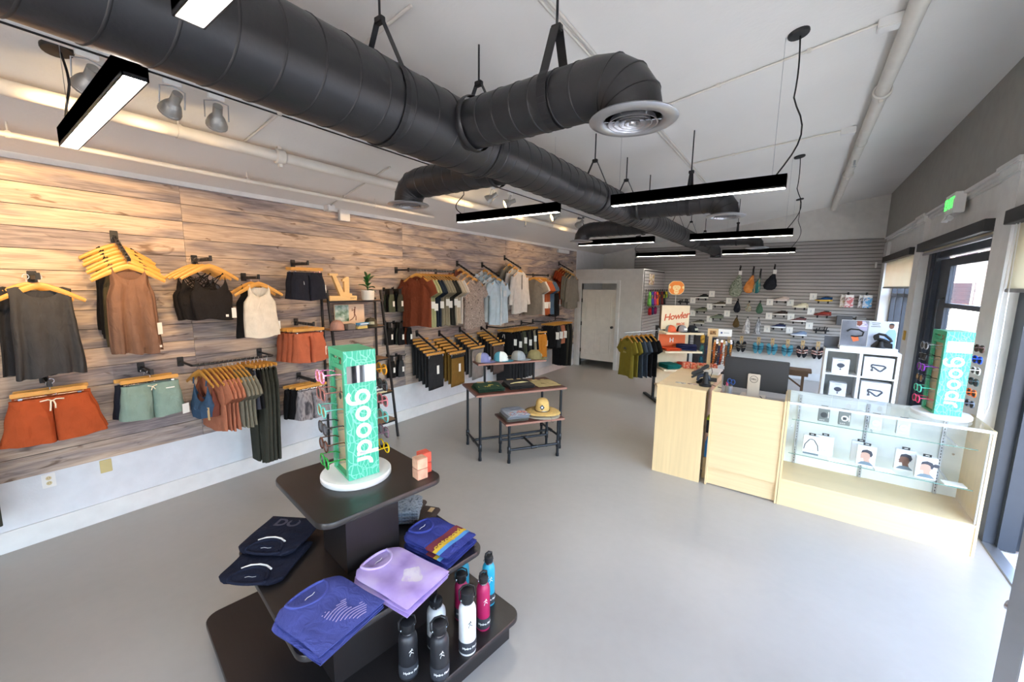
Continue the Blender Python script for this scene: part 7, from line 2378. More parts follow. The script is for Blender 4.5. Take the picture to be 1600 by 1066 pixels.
sg = empty('shop_sign', gw(0, -0.02, 1.31), GA, 'cream sign board reading Howler Bros in orange on the gondola', 'sign')
MB().span((-0.255, -0.012, 0.02), (0.255, 0.012, 0.455), 0, 0.003).build('board', mat('sign_cream', (240, 222, 190), rough=0.5), sg)
MB().span((-0.262, -0.012, 0.02), (-0.255, 0.06, 0.455)).build('board_edge', mat('sign_edge', (96, 74, 56)), sg)
MB().span((-0.2, -0.03, 0.0), (0.2, 0.03, 0.02)).build('sign_foot', BLACK_METAL, sg)
OR = mat('sign_orange', (206, 84, 34), rough=0.5)
lettering('lettering', 'Howler', 0.165, OR, sg, frame_M((0.02, -0.0135, 0.26), (1, 0, 0.14), (0, 0, 1)), 0.001, 0.003, 0.9, 0.15)
MB().bar((-0.19, -0.0135, 0.245), (-0.06, -0.0135, 0.262), 0.002, 0.008).build('flourish', OR, sg)
lettering('lettering', 'BROS', 0.06, OR, sg, frame_M((0.10, -0.0135, 0.12), (1, 0, 0.05), (0, 0, 1)), 0.001, 0.002)
# ape head emblem on a wire above the sign
em = empty('emblem_sign', gw(-0.005, 0.0, 1.765), GA, 'orange ape head emblem cut out above the sign board', 'sign')
MB().tube([(0, 0, 0.0), (0, 0, 0.19)], 0.003, 6).build('wire_stand', WHITE_PLASTIC, em)
def blob(pts, z0, z1, m, nm_):
    k = MB(); k.prism(pts, z0, z1, 0, frame_M((0, 0, 0.315), (1, 0, 0), (0, 0, 1))); return k.build(nm_, m, em)
EC = mat('emblem_cream', (250, 214, 150), rough=0.5)
EO = mat('emblem_orange', (236, 132, 40), rough=0.5)
head = []
for k in range(48):
    a = 2 * pi * k / 48
    r = 0.118 + 0.022 * max(0, cos(2 * a)) * (1 if abs(sin(a)) < 0.6 else 0.2) - 0.010 * cos(4 * a)
    head.append((r * cos(a) * 1.02, r * sin(a) * 1.04))
blob([(x * 1.07, y * 1.07) for x, y in head], -0.006, 0.006, EC, 'outline')
blob(head, 0.006, 0.009, EO, 'head')
blob([(0.062 * cos(a) * (1 + 0.18 * abs(cos(a))), -0.012 + 0.055 * sin(a) + 0.018 * abs(cos(a))) for a in [2 * pi * k / 30 for k in range(30)]], 0.009, 0.011, EC, 'face')
blob([(0.045 * cos(a), -0.072 + 0.036 * sin(a)) for a in [2 * pi * k / 24 for k in range(24)]], 0.009, 0.0112, EC, 'muzzle')
for s in (-1, 1):
    blob([(s * 0.118 + 0.016 * cos(a), 0.008 + 0.026 * sin(a)) for a in [2 * pi * k / 18 for k in range(18)]], 0.009, 0.011, EC, 'ear')
    blob([(s * 0.026 + 0.008 * cos(a), 0.012 + 0.005 * sin(a)) for a in [2 * pi * k / 12 for k in range(12)]], 0.0112, 0.0125, EO, 'eye')
blob([(-0.03, -0.070), (0.0, -0.062), (0.03, -0.070), (0.028, -0.076), (0.0, -0.068), (-0.028, -0.076)], 0.0115, 0.0125, EO, 'mouth')
blob([(-0.012, -0.03), (0.012, -0.03), (0.007, -0.018), (-0.007, -0.018)], 0.0112, 0.0125, EO, 'nose')
# things on the gondola
ORC = cloth('cap_orange', (226, 110, 76))
BLKC = cloth('cap_black', (36, 38, 44))
cap_thing(gw(-0.15, -0.22, 1.31), GA + 0.5, ORC, ORC, 'coral orange cap on the top gondola shelf', 'caps on the gondola', GREY_MESH)
cap_thing(gw(0.05, -0.22, 1.31), GA + 0.3, cloth('cap_grey', (150, 148, 150)), BLKC, 'grey fronted cap in the middle of the top gondola shelf', 'caps on the gondola', BLKC, patch=PAPER)
cap_thing(gw(0.24, -0.22, 1.31), GA + 0.3, BLKC, BLKC, 'black cap at the right end of the top gondola shelf', 'caps on the gondola', BLKC, patch=mat('patch_grey', (168, 168, 150)))
ORANGE = cloth('orange_tee', (222, 86, 46)); NAVYB = cloth('navy_trousers', (46, 52, 92)); TEALG = cloth('teal_tee', (32, 120, 112)); CORAL = cloth('coral_tee', (206, 72, 54))
for i in range(2):
    folded_tee(gw(-0.14, -0.20, 0.985 + 0.0225 * i), GA + 0.1, 0.28, 0.34, 0.022, ORANGE, 'orange folded tee on the second gondola shelf, %s' % ('upper' if i else 'lower'), 'folded clothes on the gondola', False, seed=900 + i)
for i in range(3):
    folded_tee(gw(0.16, -0.19, 0.985 + 0.0325 * i), GA + 1.2, 0.26, 0.34, 0.032, NAVYB, 'navy blue folded trousers on the second gondola shelf, %s' % ['lowest', 'middle', 'topmost'][i], 'folded clothes on the gondola', False, seed=910 + i)
for i in range(3):
    folded_tee(gw(-0.12, -0.20, 0.66 + 0.026 * i), GA + 0.2, 0.28, 0.34, 0.025, TEALG, 'teal folded tee on the third gondola shelf, %s' % ['lowest', 'middle', 'topmost'][i], 'folded clothes on the gondola', False, seed=920 + i)
    folded_tee(gw(0.19, -0.20, 0.66 + 0.029 * i), GA - 0.1, 0.28, 0.34, 0.028, CORAL, 'coral red folded tee on the third gondola shelf, %s' % ['lowest', 'middle', 'topmost'][i], 'folded clothes on the gondola', False, seed=930 + i)
# side bar with tees
sb = empty('side_bar', gw(-0.30, -0.05, 1.285), GA, 'steel hang bar reaching out from the left side of the gondola', 'clothes rail')
MB().bar((0, 0, 0.03), (-0.62, 0, -0.02), 0.03, 0.012).build('bar', STEEL, sb)
MB().box((0.0, 0, 0.03), (0.02, 0.05, 0.09), 0, 0.003).build('bracket', STEEL, sb)
MOSS = cloth('olive_gold_tee', (122, 110, 42)); STEELB = cloth('steel_blue_tee', (64, 74, 86))
for i in range(6):
    u = -0.43 - 0.085 * i
    front = i >= 4
    p = gw(u, -0.05, 1.297 - 0.08 * (abs(u + 0.30)) + 0.02)
    coat_hanger(p, GA - pi / 2 + 0.25, 'wooden hanger on the gondola side bar, %s from the gondola' % ORD[i], 'hangers on the gondola side bar')
    g = garment('t_shirt', tee_mb(950 + i, 0.22, 0.72, depth=0.035 if i == 5 else 0.022, fold=0.010 if i == 5 else 0.005, sd=0.024), MOSS if front else (STEELB if i > 1 else C['black']), p, GA - pi / 2 + 0.25,
            ('olive gold tee in front on the gondola side bar, with a dark print' if i == 5 else 'olive gold tee behind the front one on the gondola') if front else ('%s tee on the gondola side bar, %s from the gondola' % ('steel blue' if i > 1 else 'black', ORD[i])), 't-shirt', 'tees on the gondola side bar')
    if i == 5:
        k = MB()
        k.prism([(0.055 * cos(a), 0.045 * sin(a) + 0.05) for a in [pi * q / 16 for q in range(17)]], 0, 0.002, 0, frame_M((0, -0.044, -0.36), (1, 0, 0), (0, 0, 1)))
        k.build('chest_print', mat('moss_print', (64, 66, 44)), g)
        lettering('lettering', 'AVA', 0.05, mat('pale_print2', (176, 168, 110)), g, frame_M((0, -0.046, -0.36), (1, 0, 0), (0, 0, 1)), 0.001)
sl_ = empty('belt_hooks', gw(0.43, -0.12, 0.98), GA, 'wire hooks with small accessories right of the gondola shelves', 'hooks')
MB().span((-0.06, 0.06, -0.35), (-0.04, 0.10, 0.33)).build('post', BLACK_METAL, sl_)
MB().span((-0.05, 0.06, -0.33), (0.34, 0.075, 0.25)).build('grid_panel', mat('dark_grid', (52, 50, 52), rough=0.7), sl_)
HC = [(196, 150, 60), (120, 116, 110), (54, 60, 70), (70, 110, 100), (60, 70, 100), (150, 110, 70), (40, 90, 100), (90, 84, 80), (48, 48, 52)]
for i in range(9):
    x_, z_ = 0.03 + 0.11 * (i % 3), 0.20 - 0.2 * (i // 3)
    MB().tube([(x_, 0.06, z_ + 0.09), (x_, -0.10, z_ + 0.09), (x_, -0.105, z_ + 0.10)], 0.003, 6).build('hook', CHROME, sl_)
    q = gw(0.43 + x_, -0.12 - 0.05, 0.98 + z_)
    o = MB().box((0, 0, 0.0), (0.075, 0.03, 0.15), 0, 0.012).box((0, 0, 0.08), (0.05, 0.004, 0.03)).build('pouch', patterned('pouch_%d' % i, 22, [(0.4, HC[i]), (0.6, tuple(int(v * 0.7) for v in HC[i]))]), None, q, GA)
    tag(o, 'small pouch on the wire hooks by the gondola, %s row, %s from the left' % (['top', 'middle', 'bottom'][i // 3], ORD[i % 3]), 'pouch', 'pouches on the wire hooks')
# ------------------------------------------------------------------ white cube shelf with massage devices
cube = empty('cube_shelf', (0.755, 7.29, 0), 0, 'white cube shelf with four visible compartments behind the glass case', 'shelf')
CW, CH = 0.785, 1.27
for s in (-1, 1):
    MB().span((s * CW / 2 - (0.035 if s > 0 else 0), -0.195, 0), (s * CW / 2 + (0.035 if s < 0 else 0), 0.195, CH), 0, 0.002).build('side_panel', WHITE_PLASTIC, cube)
for z in (0.0, CH - 0.035):
    MB().span((-CW / 2 + 0.035, -0.195, z), (CW / 2 - 0.035, 0.195, z + 0.035), 0, 0.002).build('end_board', WHITE_PLASTIC, cube)
MB().span((-0.0175, -0.19, 0.035), (0.0175, 0.19, CH - 0.035)).build('divider', WHITE_PLASTIC, cube)
for z in (0.565, 0.905, 0.22):
    for s in (-1, 1):
        a, c = sorted((s * 0.0175, s * (CW / 2 - 0.035)))
        MB().span((a, -0.19, z), (c, 0.19, z + 0.022)).build('cube_shelf_board', WHITE_PLASTIC, cube)
MB().span((-CW / 2 + 0.035, 0.185, 0.035), (CW / 2 - 0.035, 0.19, CH - 0.035)).build('back_panel', mat('pale_back', (188, 194, 196), rough=0.6), cube)
DEV = mat('device_print', (74, 80, 92), rough=0.5)
def device_box(x, z, w, h, big, label):
    b = empty('device_box', (x, 7.17, z), 0, label, 'box', 'massage device boxes in the cube shelf')
    MB().span((-w / 2, -0.05, 0), (w / 2, 0.10, h), 0, 0.002).build('carton', WBOX, b)
    M = frame_M((0, -0.0505, h * 0.5), (1, 0, 0), (0, 0, 1))
    if big:
        k = MB()
        outer = [(-0.07, 0.035), (0.055, 0.028), (0.075, 0.012), (0.03, -0.045), (0.012, -0.045), (-0.045, 0.0), (-0.072, 0.005)]
        inner = [(-0.02, 0.018), (0.045, 0.014), (0.05, 0.008), (0.022, -0.026), (0.016, -0.026)]
        for i in range(len(outer)):
            p, q = outer[i], outer[(i + 1) % len(outer)]
            k.tube([M @ Vector((p[0], p[1], 0.001)), M @ Vector((q[0], q[1], 0.001))], 0.010, 6)
        k.tube([M @ Vector((-0.06, 0.01, 0.001)), M @ Vector((-0.062, -0.03, 0.001))], 0.006, 6)
        k.ball(M @ Vector((-0.062, -0.04, 0.001)), 0.014, 6)
        k.build('device_print', DEV, b)
    else:
        k = MB()
        k.prism([(0.042 * cos(a), 0.016 + 0.030 * sin(a) * (1.0 if sin(a) > 0 else 1.25 * (1 - 0.4 * abs(cos(a))))) for a in [2 * pi * q / 28 for q in range(28)]], 0, 0.002, 0, M)
        k.build('device_print', DEV, b)
        k = MB(); k.prism([(-0.006, -0.028), (0.006, -0.028), (0.010, -0.046), (-0.010, -0.046)], 0, 0.002, 0, M); k.build('tip_print', DEV, b)
    MB().box((0, -0.0505, h - 0.018), (w * 0.4, 0.001, 0.006)).build('print_line', mat('soft_grey_print', (176, 186, 192)), b)
    return b
device_box(0.555, 0.927, 0.185, 0.205, False, 'small white device box in the upper left compartment')
device_box(0.945, 0.927, 0.30, 0.27, True, 'large white massage gun box in the upper right compartment')
device_box(0.555, 0.587, 0.185, 0.205, False, 'small white device box in the lower left compartment')
device_box(0.945, 0.587, 0.30, 0.27, True, 'large white massage gun box in the lower right compartment')
# display board with two prints, gun on top
ad = empty('poster_display', (0.815, 7.17, 1.27), radians(4), 'white countertop display with two printed massage posters', 'display')
MB().span((-0.30, -0.03, 0), (0.30, 0.13, 0.05), 0, 0.003).build('base', WHITE_PLASTIC, ad)
MB().span((-0.295, 0.09, 0.05), (0.295, 0.10, 0.405)).build('back_board', WHITE_PLASTIC, ad)
p1_ = MB().span((-0.29, 0.086, 0.052), (-0.004, 0.09, 0.40)).build('left_print', patterned('grey_poster', 3, [(0.3, (96, 98, 106)), (0.6, (150, 152, 162)), (0.8, (190, 190, 200))], rough=0.5), ad)
p2_ = MB().span((0.004, 0.086, 0.052), (0.29, 0.09, 0.40)).build('right_print', patterned('blue_poster', 2, [(0.3, (186, 196, 214)), (0.6, (206, 212, 226)), (0.8, (220, 224, 234))], rough=0.5), ad)
F1 = frame_M((-0.147, 0.0855, 0.226), (1, 0, 0), (0, 0, 1))
def flat(pts, z, m, nm_, par, F):
    k = MB(); k.prism(pts, z, z + 0.0006, 0, F); return k.build(nm_, m, par)
flat([(0.02, 0.17), (0.03, 0.09), (0.06, 0.05), (0.13, 0.04), (0.135, 0.12), (0.10, 0.172)], 0.0002, mat('print_lilac_shirt', (168, 160, 188)), 'figure_print', p1_, F1)
flat([(0.015, 0.172), (0.02, 0.11), (0.05, 0.10), (0.075, 0.13), (0.07, 0.172)], 0.001, mat('print_auburn', (128, 66, 52)), 'hair_print', p1_, F1)
k = MB().tube([F1 @ Vector(q) for q in [(-0.08, 0.02, 0.002), (-0.04, 0.055, 0.002), (0.05, 0.05, 0.002), (0.10, 0.02, 0.002), (0.09, -0.03, 0.002), (0.02, -0.045, 0.002), (-0.03, -0.04, 0.002)]], 0.010, 6); k.build('device_print', BLACK, p1_)
flat([(-0.03, -0.05), (0.045, -0.03), (0.06, -0.10), (0.0, -0.12)], 0.0016, mat('print_orange', (222, 110, 60)), 'hand_print', p1_, F1)
for i, w in enumerate((0.10, 0.085, 0.11)):
    MB().box((-0.085 + (w - 0.10) / 2 + 0.0, 0.0845, 0.372 - 0.022 * i), (w, 0.001, 0.009)).build('text_line', PAPER, p1_)
F2 = frame_M((0.147, 0.0855, 0.226), (1, 0, 0), (0, 0, 1))
flat([(0.02, -0.17), (0.03, 0.02), (0.06, 0.07), (0.12, 0.07), (0.14, 0.02), (0.14, -0.17)], 0.0002, mat('print_blue_shirt', (142, 176, 222)), 'figure_print', p2_, F2)
flat([(0.082 + 0.026 * cos(a), 0.118 + 0.036 * sin(a)) for a in [2 * pi * q / 20 for q in range(20)]], 0.001, mat('print_brown_skin', (120, 82, 62)), 'face_print', p2_, F2)
flat([(0.082 + 0.027 * cos(a), 0.132 + 0.024 * sin(a)) for a in [pi * q / 12 for q in range(13)]], 0.0016, BLACK, 'hair_print', p2_, F2)
for i, w in enumerate((0.09, 0.075, 0.10)):
    MB().box((0.07, 0.0845, 0.378 - 0.024 * i), (w, 0.001, 0.007)).build('text_line', mat('print_dark', (70, 74, 84)), p2_)
gun = empty('massage_gun', (0.945, 7.195, 1.3225), radians(-8), 'black massage gun standing before the blue poster', 'massage gun')
k = MB()
loop = [(-0.075, 0, 0.15), (-0.03, 0, 0.185), (0.03, 0, 0.175), (0.085, 0, 0.125), (0.10, 0, 0.10), (0.08, 0, 0.085), (0.02, 0, 0.11), (-0.03, 0, 0.12), (-0.06, 0, 0.11), (-0.075, 0, 0.15)]
k.tube(loop, 0.017, 10)
k.build('handle_loop', BLACK, gun, smooth=60)
k = MB(); k.lathe([(0, 0), (0.05, 0), (0.05, 0.008), (0.03, 0.03), (0.024, 0.09), (0, 0.10)], 20); k.box((-0.055, 0, 0.145), (0.06, 0.05, 0.06), 0, 0.012)
k.build('motor_head', BLACK, gun, smooth=40)
k = MB(); k.prism([(-0.10, 0.0), (0.12, 0.0), (0.115, 0.06), (0.0, 0.115), (-0.03, 0.115), (-0.10, 0.02)], -0.012, 0.012, 0, frame_M((0, 0.022, 0), (1, 0, 0), (0, 0, 1))); k.build('charging_stand', BLACK, gun)
tag(MB().box((0, 0, 0.0), (0.20, 0.16, 0.012), 0, 0.002).box((0, 0.075, 0.075), (0.20, 0.008, 0.15), 0, 0.002).build('tablet', mat('tablet_grey', (84, 88, 96), rough=0.3), None, (0.46, 7.24, 1.277), radians(10)), 'dark grey tray with upright back left of the posters', 'tray')
tag(MB().box((0, 0, 0.05), (0.26, 0.14, 0.10), 0, 0.004).build('retail_box', mat('dark_carton', (72, 72, 74), rough=0.6), None, (0.63, 7.38, 1.271)), 'dark box standing behind the grey poster', 'box')

# ------------------------------------------------------------------ slatwall goods
YS = YB - 0.028
SOLE_W = mat('sole_white', (228, 226, 220), rough=0.6)
def shoe_data(style):
    """Side view shoe: toe towards -X, length 0.30."""
    up, so = MB(), MB()
    L = 0.30
    n = 18
    rings, srings = [], []
    for i in range(n + 1):
        t = i / n
        x = -L / 2 + L * t
        w = 0.050 * (sin(pi * min(1, t * 1.05 + 0.05)) ** 0.35 if t < 0.9 else 0.62 + 0.3 * (1 - t) * 3) * (1 - 0.12 * sin(pi * t))
        w = max(w, 0.022)
        h = interp([(0, 0.035), (0.25, 0.058), (0.5, 0.090), (0.62, 0.105), (0.8, 0.092), (1.0, 0.098)], t)
        if style == 'low': h *= 0.92
        ring = []
        for k in range(16):
            a = 2 * pi * k / 16
            ring.append((x, w * cos(a) * (1.0 if sin(a) < 0.2 else 0.86 - 0.3 * max(0, t - 0.3) * max(0, sin(a))), 0.022 + (h - 0.022) * (0.5 + 0.5 * sin(a))))
        rings.append(ring)
        sw = w * 1.08
        th = 0.028 + 0.008 * (t if style != 'flat' else 0)
        lift = 0.012 * max(0, 1 - t * 4) ** 2
        srings.append([(x * 1.03, -sw, lift), (x * 1.03, sw, lift), (x * 1.03, sw, th), (x * 1.03, -sw, th)])
    up.loft(rings, 0, True, True, True)
    so.loft(srings, 0, True, True, True)
    cl = MB()
    cl.lathe([(0.034, -0.02), (0.038, 0.0), (0.030, 0.004), (0.0, -0.01)], 16, c=(0, 0, 0), M=Matrix.Translation((0.068, 0, 0.103)) @ Matrix.Diagonal((1.35, 0.75, 1, 1)), cap0=False)
    lc = MB()
    for k in range(4):
        x = -0.035 + 0.022 * k
        lc.tube([(x, -0.022, 0.072 + 0.008 * k), (x, 0.0, 0.083 + 0.008 * k), (x + 0.004, 0.022, 0.072 + 0.008 * k)], 0.003, 5)
    return (make_data(up, 'upper', SOLE_W, 60), make_data(so, 'sole', SOLE_W, 30), make_data(cl, 'collar_lining', SOLE_W, 60), make_data(lc, 'laces', SOLE_W, 60))
SHOE = shoe_data('low')
def shoe_bracket(x, z, label):
    b = empty('shoe_bracket', (x, YS, z), 0, label, 'bracket', 'shoe brackets on the slatwall')
    for s in (-1, 1):
        k = MB()
        k.span((s * 0.085 - 0.016, -0.004, -0.055), (s * 0.085 + 0.016, 0.004, 0.0))
        k.span((s * 0.085 - 0.016, -0.12, -0.008), (s * 0.085 + 0.016, 0.0, 0.0))
        k.build('prong', BLACK_METAL, b)
    return b
def mesh_with(data, m, name):
    d = data.copy()
    d.materials.clear(); d.materials.append(m)
    return d
def shoe(x, z, upc, soc, lcc, label, flip=False):
    s = empty('shoe', (x, YS - 0.062, z + 0.001), pi if flip else 0.0, label, 'shoe', 'shoes on the slatwall')
    um = cloth('shoe_' + '_'.join(map(str, upc)), upc)
    sm = mat('sole_' + '_'.join(map(str, soc)), soc, rough=0.6)
    lm = mat('lace_' + '_'.join(map(str, lcc)), lcc, rough=0.8)
    for d, m, nm_ in zip(SHOE, (um, sm, BLACK if sum(upc) < 400 else um, lm), ('upper', 'sole', 'collar_lining', 'laces')):
        child_from(mesh_with(d, m, nm_), nm_, s)
    return s
SH = [(-2.04, 1.87, (44, 46, 44), (226, 224, 218), (60, 60, 60), 'black running shoe with a white sole, topmost on the left'), (-1.64, 1.70, (96, 88, 74), (224, 222, 214), (110, 100, 84), 'olive brown shoe with a white sole, second row left'),
      (-2.05, 1.54, (98, 104, 84), (134, 136, 120), (120, 124, 100), 'olive green shoe in the left column, second from top'), (-1.66, 1.38, (112, 120, 108), (120, 130, 110), (170, 170, 90), 'grey green shoe beside the camouflage bag column'),
      (-2.09, 1.21, (108, 102, 86), (196, 190, 174), (96, 90, 76), 'taupe shoe low in the left column'), (-0.34, 1.86, (206, 190, 184), (220, 208, 202), (214, 200, 194), 'pale pink shoe right of the black sling bag'),
      (-0.34, 1.53, (60, 48, 44), (222, 216, 208), (44, 38, 36), 'dark brown shoe with a white sole in the middle column'), (-0.35, 1.23, (52, 60, 92), (222, 226, 232), (40, 46, 76), 'navy blue shoe with a white sole, low in the middle column'),
      (0.03, 1.72, (218, 210, 184), (226, 220, 198), (222, 214, 190), 'cream coloured shoe in the right middle column'), (0.44, 1.88, (36, 74, 122), (206, 170, 60), (30, 60, 100), 'blue shoe with a rainbow sole at the top right'),
      (0.45, 1.56, (142, 54, 44), (110, 40, 36), (170, 70, 60), 'red sandal like shoe at the right, second from top'), (0.02, 1.40, (112, 76, 78), (224, 220, 216), (126, 90, 90), 'maroon shoe with a white sole in the right middle column'),
      (0.06, 1.08, (132, 150, 178), (222, 226, 232), (90, 110, 150), 'pale blue shoe lowest in the right middle column')]
for i, (x, z, u, so, lc, lb) in enumerate(SH):
    z0 = z - 0.055
    shoe_bracket(x, z0, 'black bracket under the ' + lb)
    shoe(x, z0, u, so, lc, lb, flip=False)
# strappy sandals standing on brackets
def strappy(x, z, colr, label):
    s = empty('sandal', (x, YS - 0.062, z + 0.001), 0, label, 'sandal', 'strappy sandals on the slatwall')
    m = cloth('sandal_' + '_'.join(map(str, colr)), colr)
    k = MB(); k.prism([(px_ * 1.02, py_) for px_, py_ in round_rect(0.28, 0.085, 0.04)], 0, 0.026); k.build('sole', m, s)
    for x0, h in ((-0.09, 0.045), (-0.04, 0.06), (0.05, 0.085), (0.09, 0.075)):
        q = MB().tube([(x0, -0.042, 0.02), (x0 + 0.01, -0.035, h), (x0 + 0.012, 0, h + 0.015), (x0 + 0.01, 0.035, h), (x0, 0.042, 0.02)], 0.007, 6)
        q.build('strap', m, s, smooth=60)
for x, z, c, lb in ((-2.48, 1.74, (38, 38, 42), 'black strappy sandal by the ape emblem'), (0.46, 1.21, (46, 46, 48), 'black strappy sandal at the lower right of the shoes')):
    shoe_bracket(x, z - 0.05, 'black bracket under the ' + lb)
    strappy(x, z - 0.05, c, lb)
# price cards
CARDS = [(-1.82, 1.93), (-1.42, 1.77), (-2.26, 1.75), (-1.85, 1.61), (-1.44, 1.45), (-2.24, 1.42), (-1.83, 1.29), (-0.56, 1.77), (-0.16, 1.77), (-0.55, 1.44), (-0.12, 1.44), (-0.56, 1.13), (-0.12, 1.13), (0.25, 1.92), (0.24, 1.59), (0.24, 1.26)]
for i, (x, z) in enumerate(CARDS):
    ro_, co_ = ('upper' if z > 1.7 else ('middle' if z > 1.38 else 'lower')), ('far left' if x < -2.0 else ('left' if x < -1.7 else ('bag side' if x < -1.3 else ('middle' if x < -0.4 else ('right middle' if x < 0 else 'right')))))
    near = min(SH, key=lambda q: (q[0] - x) ** 2 + (q[1] - z) ** 2)
    o = MB().box((0, 0, 0), (0.13, 0.003, 0.15)).build('price_card', PAPER, None, (x, YS - 0.006, z))
    tag(o, '%s white price card of the %s column, %s' % (ro_, co_, 'left of its shoe' if near[0] > x else 'right of its shoe'), 'price card', 'white price cards on the slatwall')
    MB().box((0, -0.002, 0.0), (0.012, 0.001, 0.06)).build('print_line', mat('soft_grey_print', (176, 186, 192)), o)
# bags
def peg(x, z, label, L=0.16):
    p = empty('slatwall_peg', (x, YS, z), 0, label, 'hook', 'pegs on the slatwall')
    MB().box((0, -0.002, 0), (0.03, 0.006, 0.06)).build('wall_plate', BLACK_METAL, p)
    MB().tube([(0, 0, 0.0), (0, -L, 0.01), (0, -L - 0.01, 0.03)], 0.005, 6).build('peg', BLACK_METAL, p)
    return p
def sling(x, z, w, h, m, label, lean=0.04, card=True, d=0.05, strap=True):
    b = empty('sling_bag', (x, YS - 0.10, z), 0, label, 'bag', 'bags on the slatwall')
    rings = []
    hh = h - (0.20 if strap else 0.03)
    z_top = -0.20 if strap else -0.03
    for i in range(13):
        t = i / 12
        W = w / 2 * interp([(0, 0.16), (0.15, 0.42), (0.5, 0.85), (0.75, 1.0), (0.92, 0.8), (1, 0.35)], t)
        D = d * sin(pi * min(1, 0.1 + t * 0.85)) ** 0.6
        cx = -lean * sin(pi * t * 0.6) * 1.5
        rings.append([(cx + W * cos(a), D * sin(a) + 0.01 * sin(5 * a + i), z_top - hh * t) for a in [2 * pi * k / 20 for k in range(20)]])
    MB().loft(rings, 0, True, True, True).build('bag_body', m, b, smooth=60)
    if strap:
        MB().tube([(0.012, 0, z_top - 0.02), (0.008, 0, -0.05), (0, 0, 0.012), (-0.008, 0, -0.05), (-0.012, 0, z_top - 0.02)], 0.010, 6).build('strap', BLACK if m is not None else m, b, smooth=60)
    if card:
        MB().box((0.015, -0.03, -0.16), (0.07, 0.003, 0.10)).build('price_tag', PAPER, b)
    return b
CAMO = patterned('camo_leaf', 26, [(0.38, (78, 88, 74)), (0.48, (156, 164, 146)), (0.58, (104, 112, 98)), (0.66, (190, 194, 180))], detail=2, dist=1.5)
ORT = patterned('orange_bag', 6, [(0.4, (200, 122, 60)), (0.6, (222, 150, 84))])
TLS = patterned('teal_stripes', 8, [(0.4, (50, 110, 112)), (0.52, (84, 140, 132)), (0.6, (196, 164, 120))], stretch=(3, 1, 0.4), dist=1)
for x, z, w, h, m, lb in ((-1.23, 2.60, 0.29, 0.74, CAMO, 'leaf camouflage sling bag hanging high on the slatwall'), (-0.95, 2.58, 0.22, 0.62, ORT, 'orange sling bag beside the teal one'), (-0.80, 2.52, 0.17, 0.56, TLS, 'teal and tan striped sling bag between orange and black bags'), (-0.53, 2.62, 0.27, 0.58, BLKC, 'black sling bag at the right of the bag row')):
    peg(x, z, 'black peg above the ' + lb)
    sling(x, z + 0.012, w, h, m, lb, card=(m is not ORT and m is not TLS))
FLOR = patterned('floral_bag', 30, [(0.4, (196, 190, 170)), (0.5, (150, 120, 96)), (0.6, (150, 176, 164))])
for x, z, w, h, m, lb in ((-1.22, 1.80, 0.15, 0.32, BLKC, 'small black pouch bag in the second bag row'), (-0.98, 1.76, 0.14, 0.25, FLOR, 'small floral pouch bag in the second bag row'), (-0.75, 1.77, 0.15, 0.29, cloth('bag_green', (74, 104, 84)), 'small green pouch bag in the second bag row'), (-1.21, 1.39, 0.15, 0.28, cloth('bag_brown', (92, 74, 46)), 'small brown pouch bag in the third bag row')):
    peg(x, z, 'black peg above the ' + lb)
    sling(x, z + 0.012, w, h, m, lb, 0.0, False, 0.045, False)
for x, w, m, lb in ((-0.98, 0.16, patterned('white_tie_dye', 30, [(0.4, (206, 202, 198)), (0.6, (150, 148, 150))]), 'white marbled tote bag hanging in the third bag row'), (-0.75, 0.14, patterned('grey_stripe_bag', 24, [(0.4, (90, 90, 94)), (0.6, (190, 190, 192))], stretch=(4, 1, 0.5)), 'grey striped tote bag hanging in the third bag row')):
    peg(x, 1.37, 'black peg above the ' + lb)
    b = empty('tote_bag', (x, YS - 0.10, 1.382), 0, lb, 'bag', 'bags on the slatwall')
    rings = []
    for i in range(10):
        t = i / 9
        W = w / 2 * interp([(0, 0.2), (0.3, 0.7), (0.7, 0.9), (1, 1.0)], t)
        rings.append([(W * cos(a) + 0.01 * sin(6 * t + 2 * a), (0.015 + 0.02 * t) * sin(a) + 0.008 * sin(4 * a), -0.02 - 0.36 * t) for a in [2 * pi * k / 20 for k in range(20)]])
    MB().loft(rings, 0, True, True, True).build('bag_body', m, b, smooth=60)
    MB().tube([(0.015, 0, -0.03), (0, 0, 0.012), (-0.015, 0, -0.03)], 0.006, 6).build('strap', m, b)
# sandal pairs on card hangers
def sandal_pair(x, z, m, sm, label):
    s = empty('sandal_pair', (x, YS - 0.10, z), 0, label, 'sandals', 'pairs of slip-on sandals on the slatwall')
    MB().box((0, 0, -0.03), (0.07, 0.004, 0.12)).box((-0.025, 0, -0.12), (0.022, 0.004, 0.10)).box((0.025, 0, -0.12), (0.022, 0.004, 0.10)).build('card_hanger', KRAFT, s)
    for e in (-1, 1):
        k = MB()
        pts = [(0.048 * (1 if cos(a) >= 0 else -1) * abs(cos(a)) ** 0.8 * (1.0 + 0.12 * sin(a)), 0.135 * sin(a)) for a in [2 * pi * q / 24 for q in range(24)]]
        k.prism(pts, -0.014, 0.014, 0, Matrix.Translation((e * 0.058, 0.005, -0.235)) @ Matrix.Rotation(radians(90), 4, 'X') @ Matrix.Rotation(e * radians(-7), 4, 'Z'))
        f = k.build('footbed', m, s, smooth=30)
        for zz, w in ((-0.19, 0.034), (-0.245, 0.03)):
            q = MB()
            q.loft([[(e * 0.058 + 0.054 * cos(a), -0.012 - 0.048 * sin(a), zz + dz + 0.012 * cos(a) * e) for a in [pi * u / 10 for u in range(11)]] for dz in (-w / 2, w / 2)], 0, False)
            q.build('strap', sm, f, smooth=180)
    return s
TEALS = cloth('sandal_teal', (92, 156, 172)); TEALD = cloth('sandal_teal_dark', (50, 104, 124))
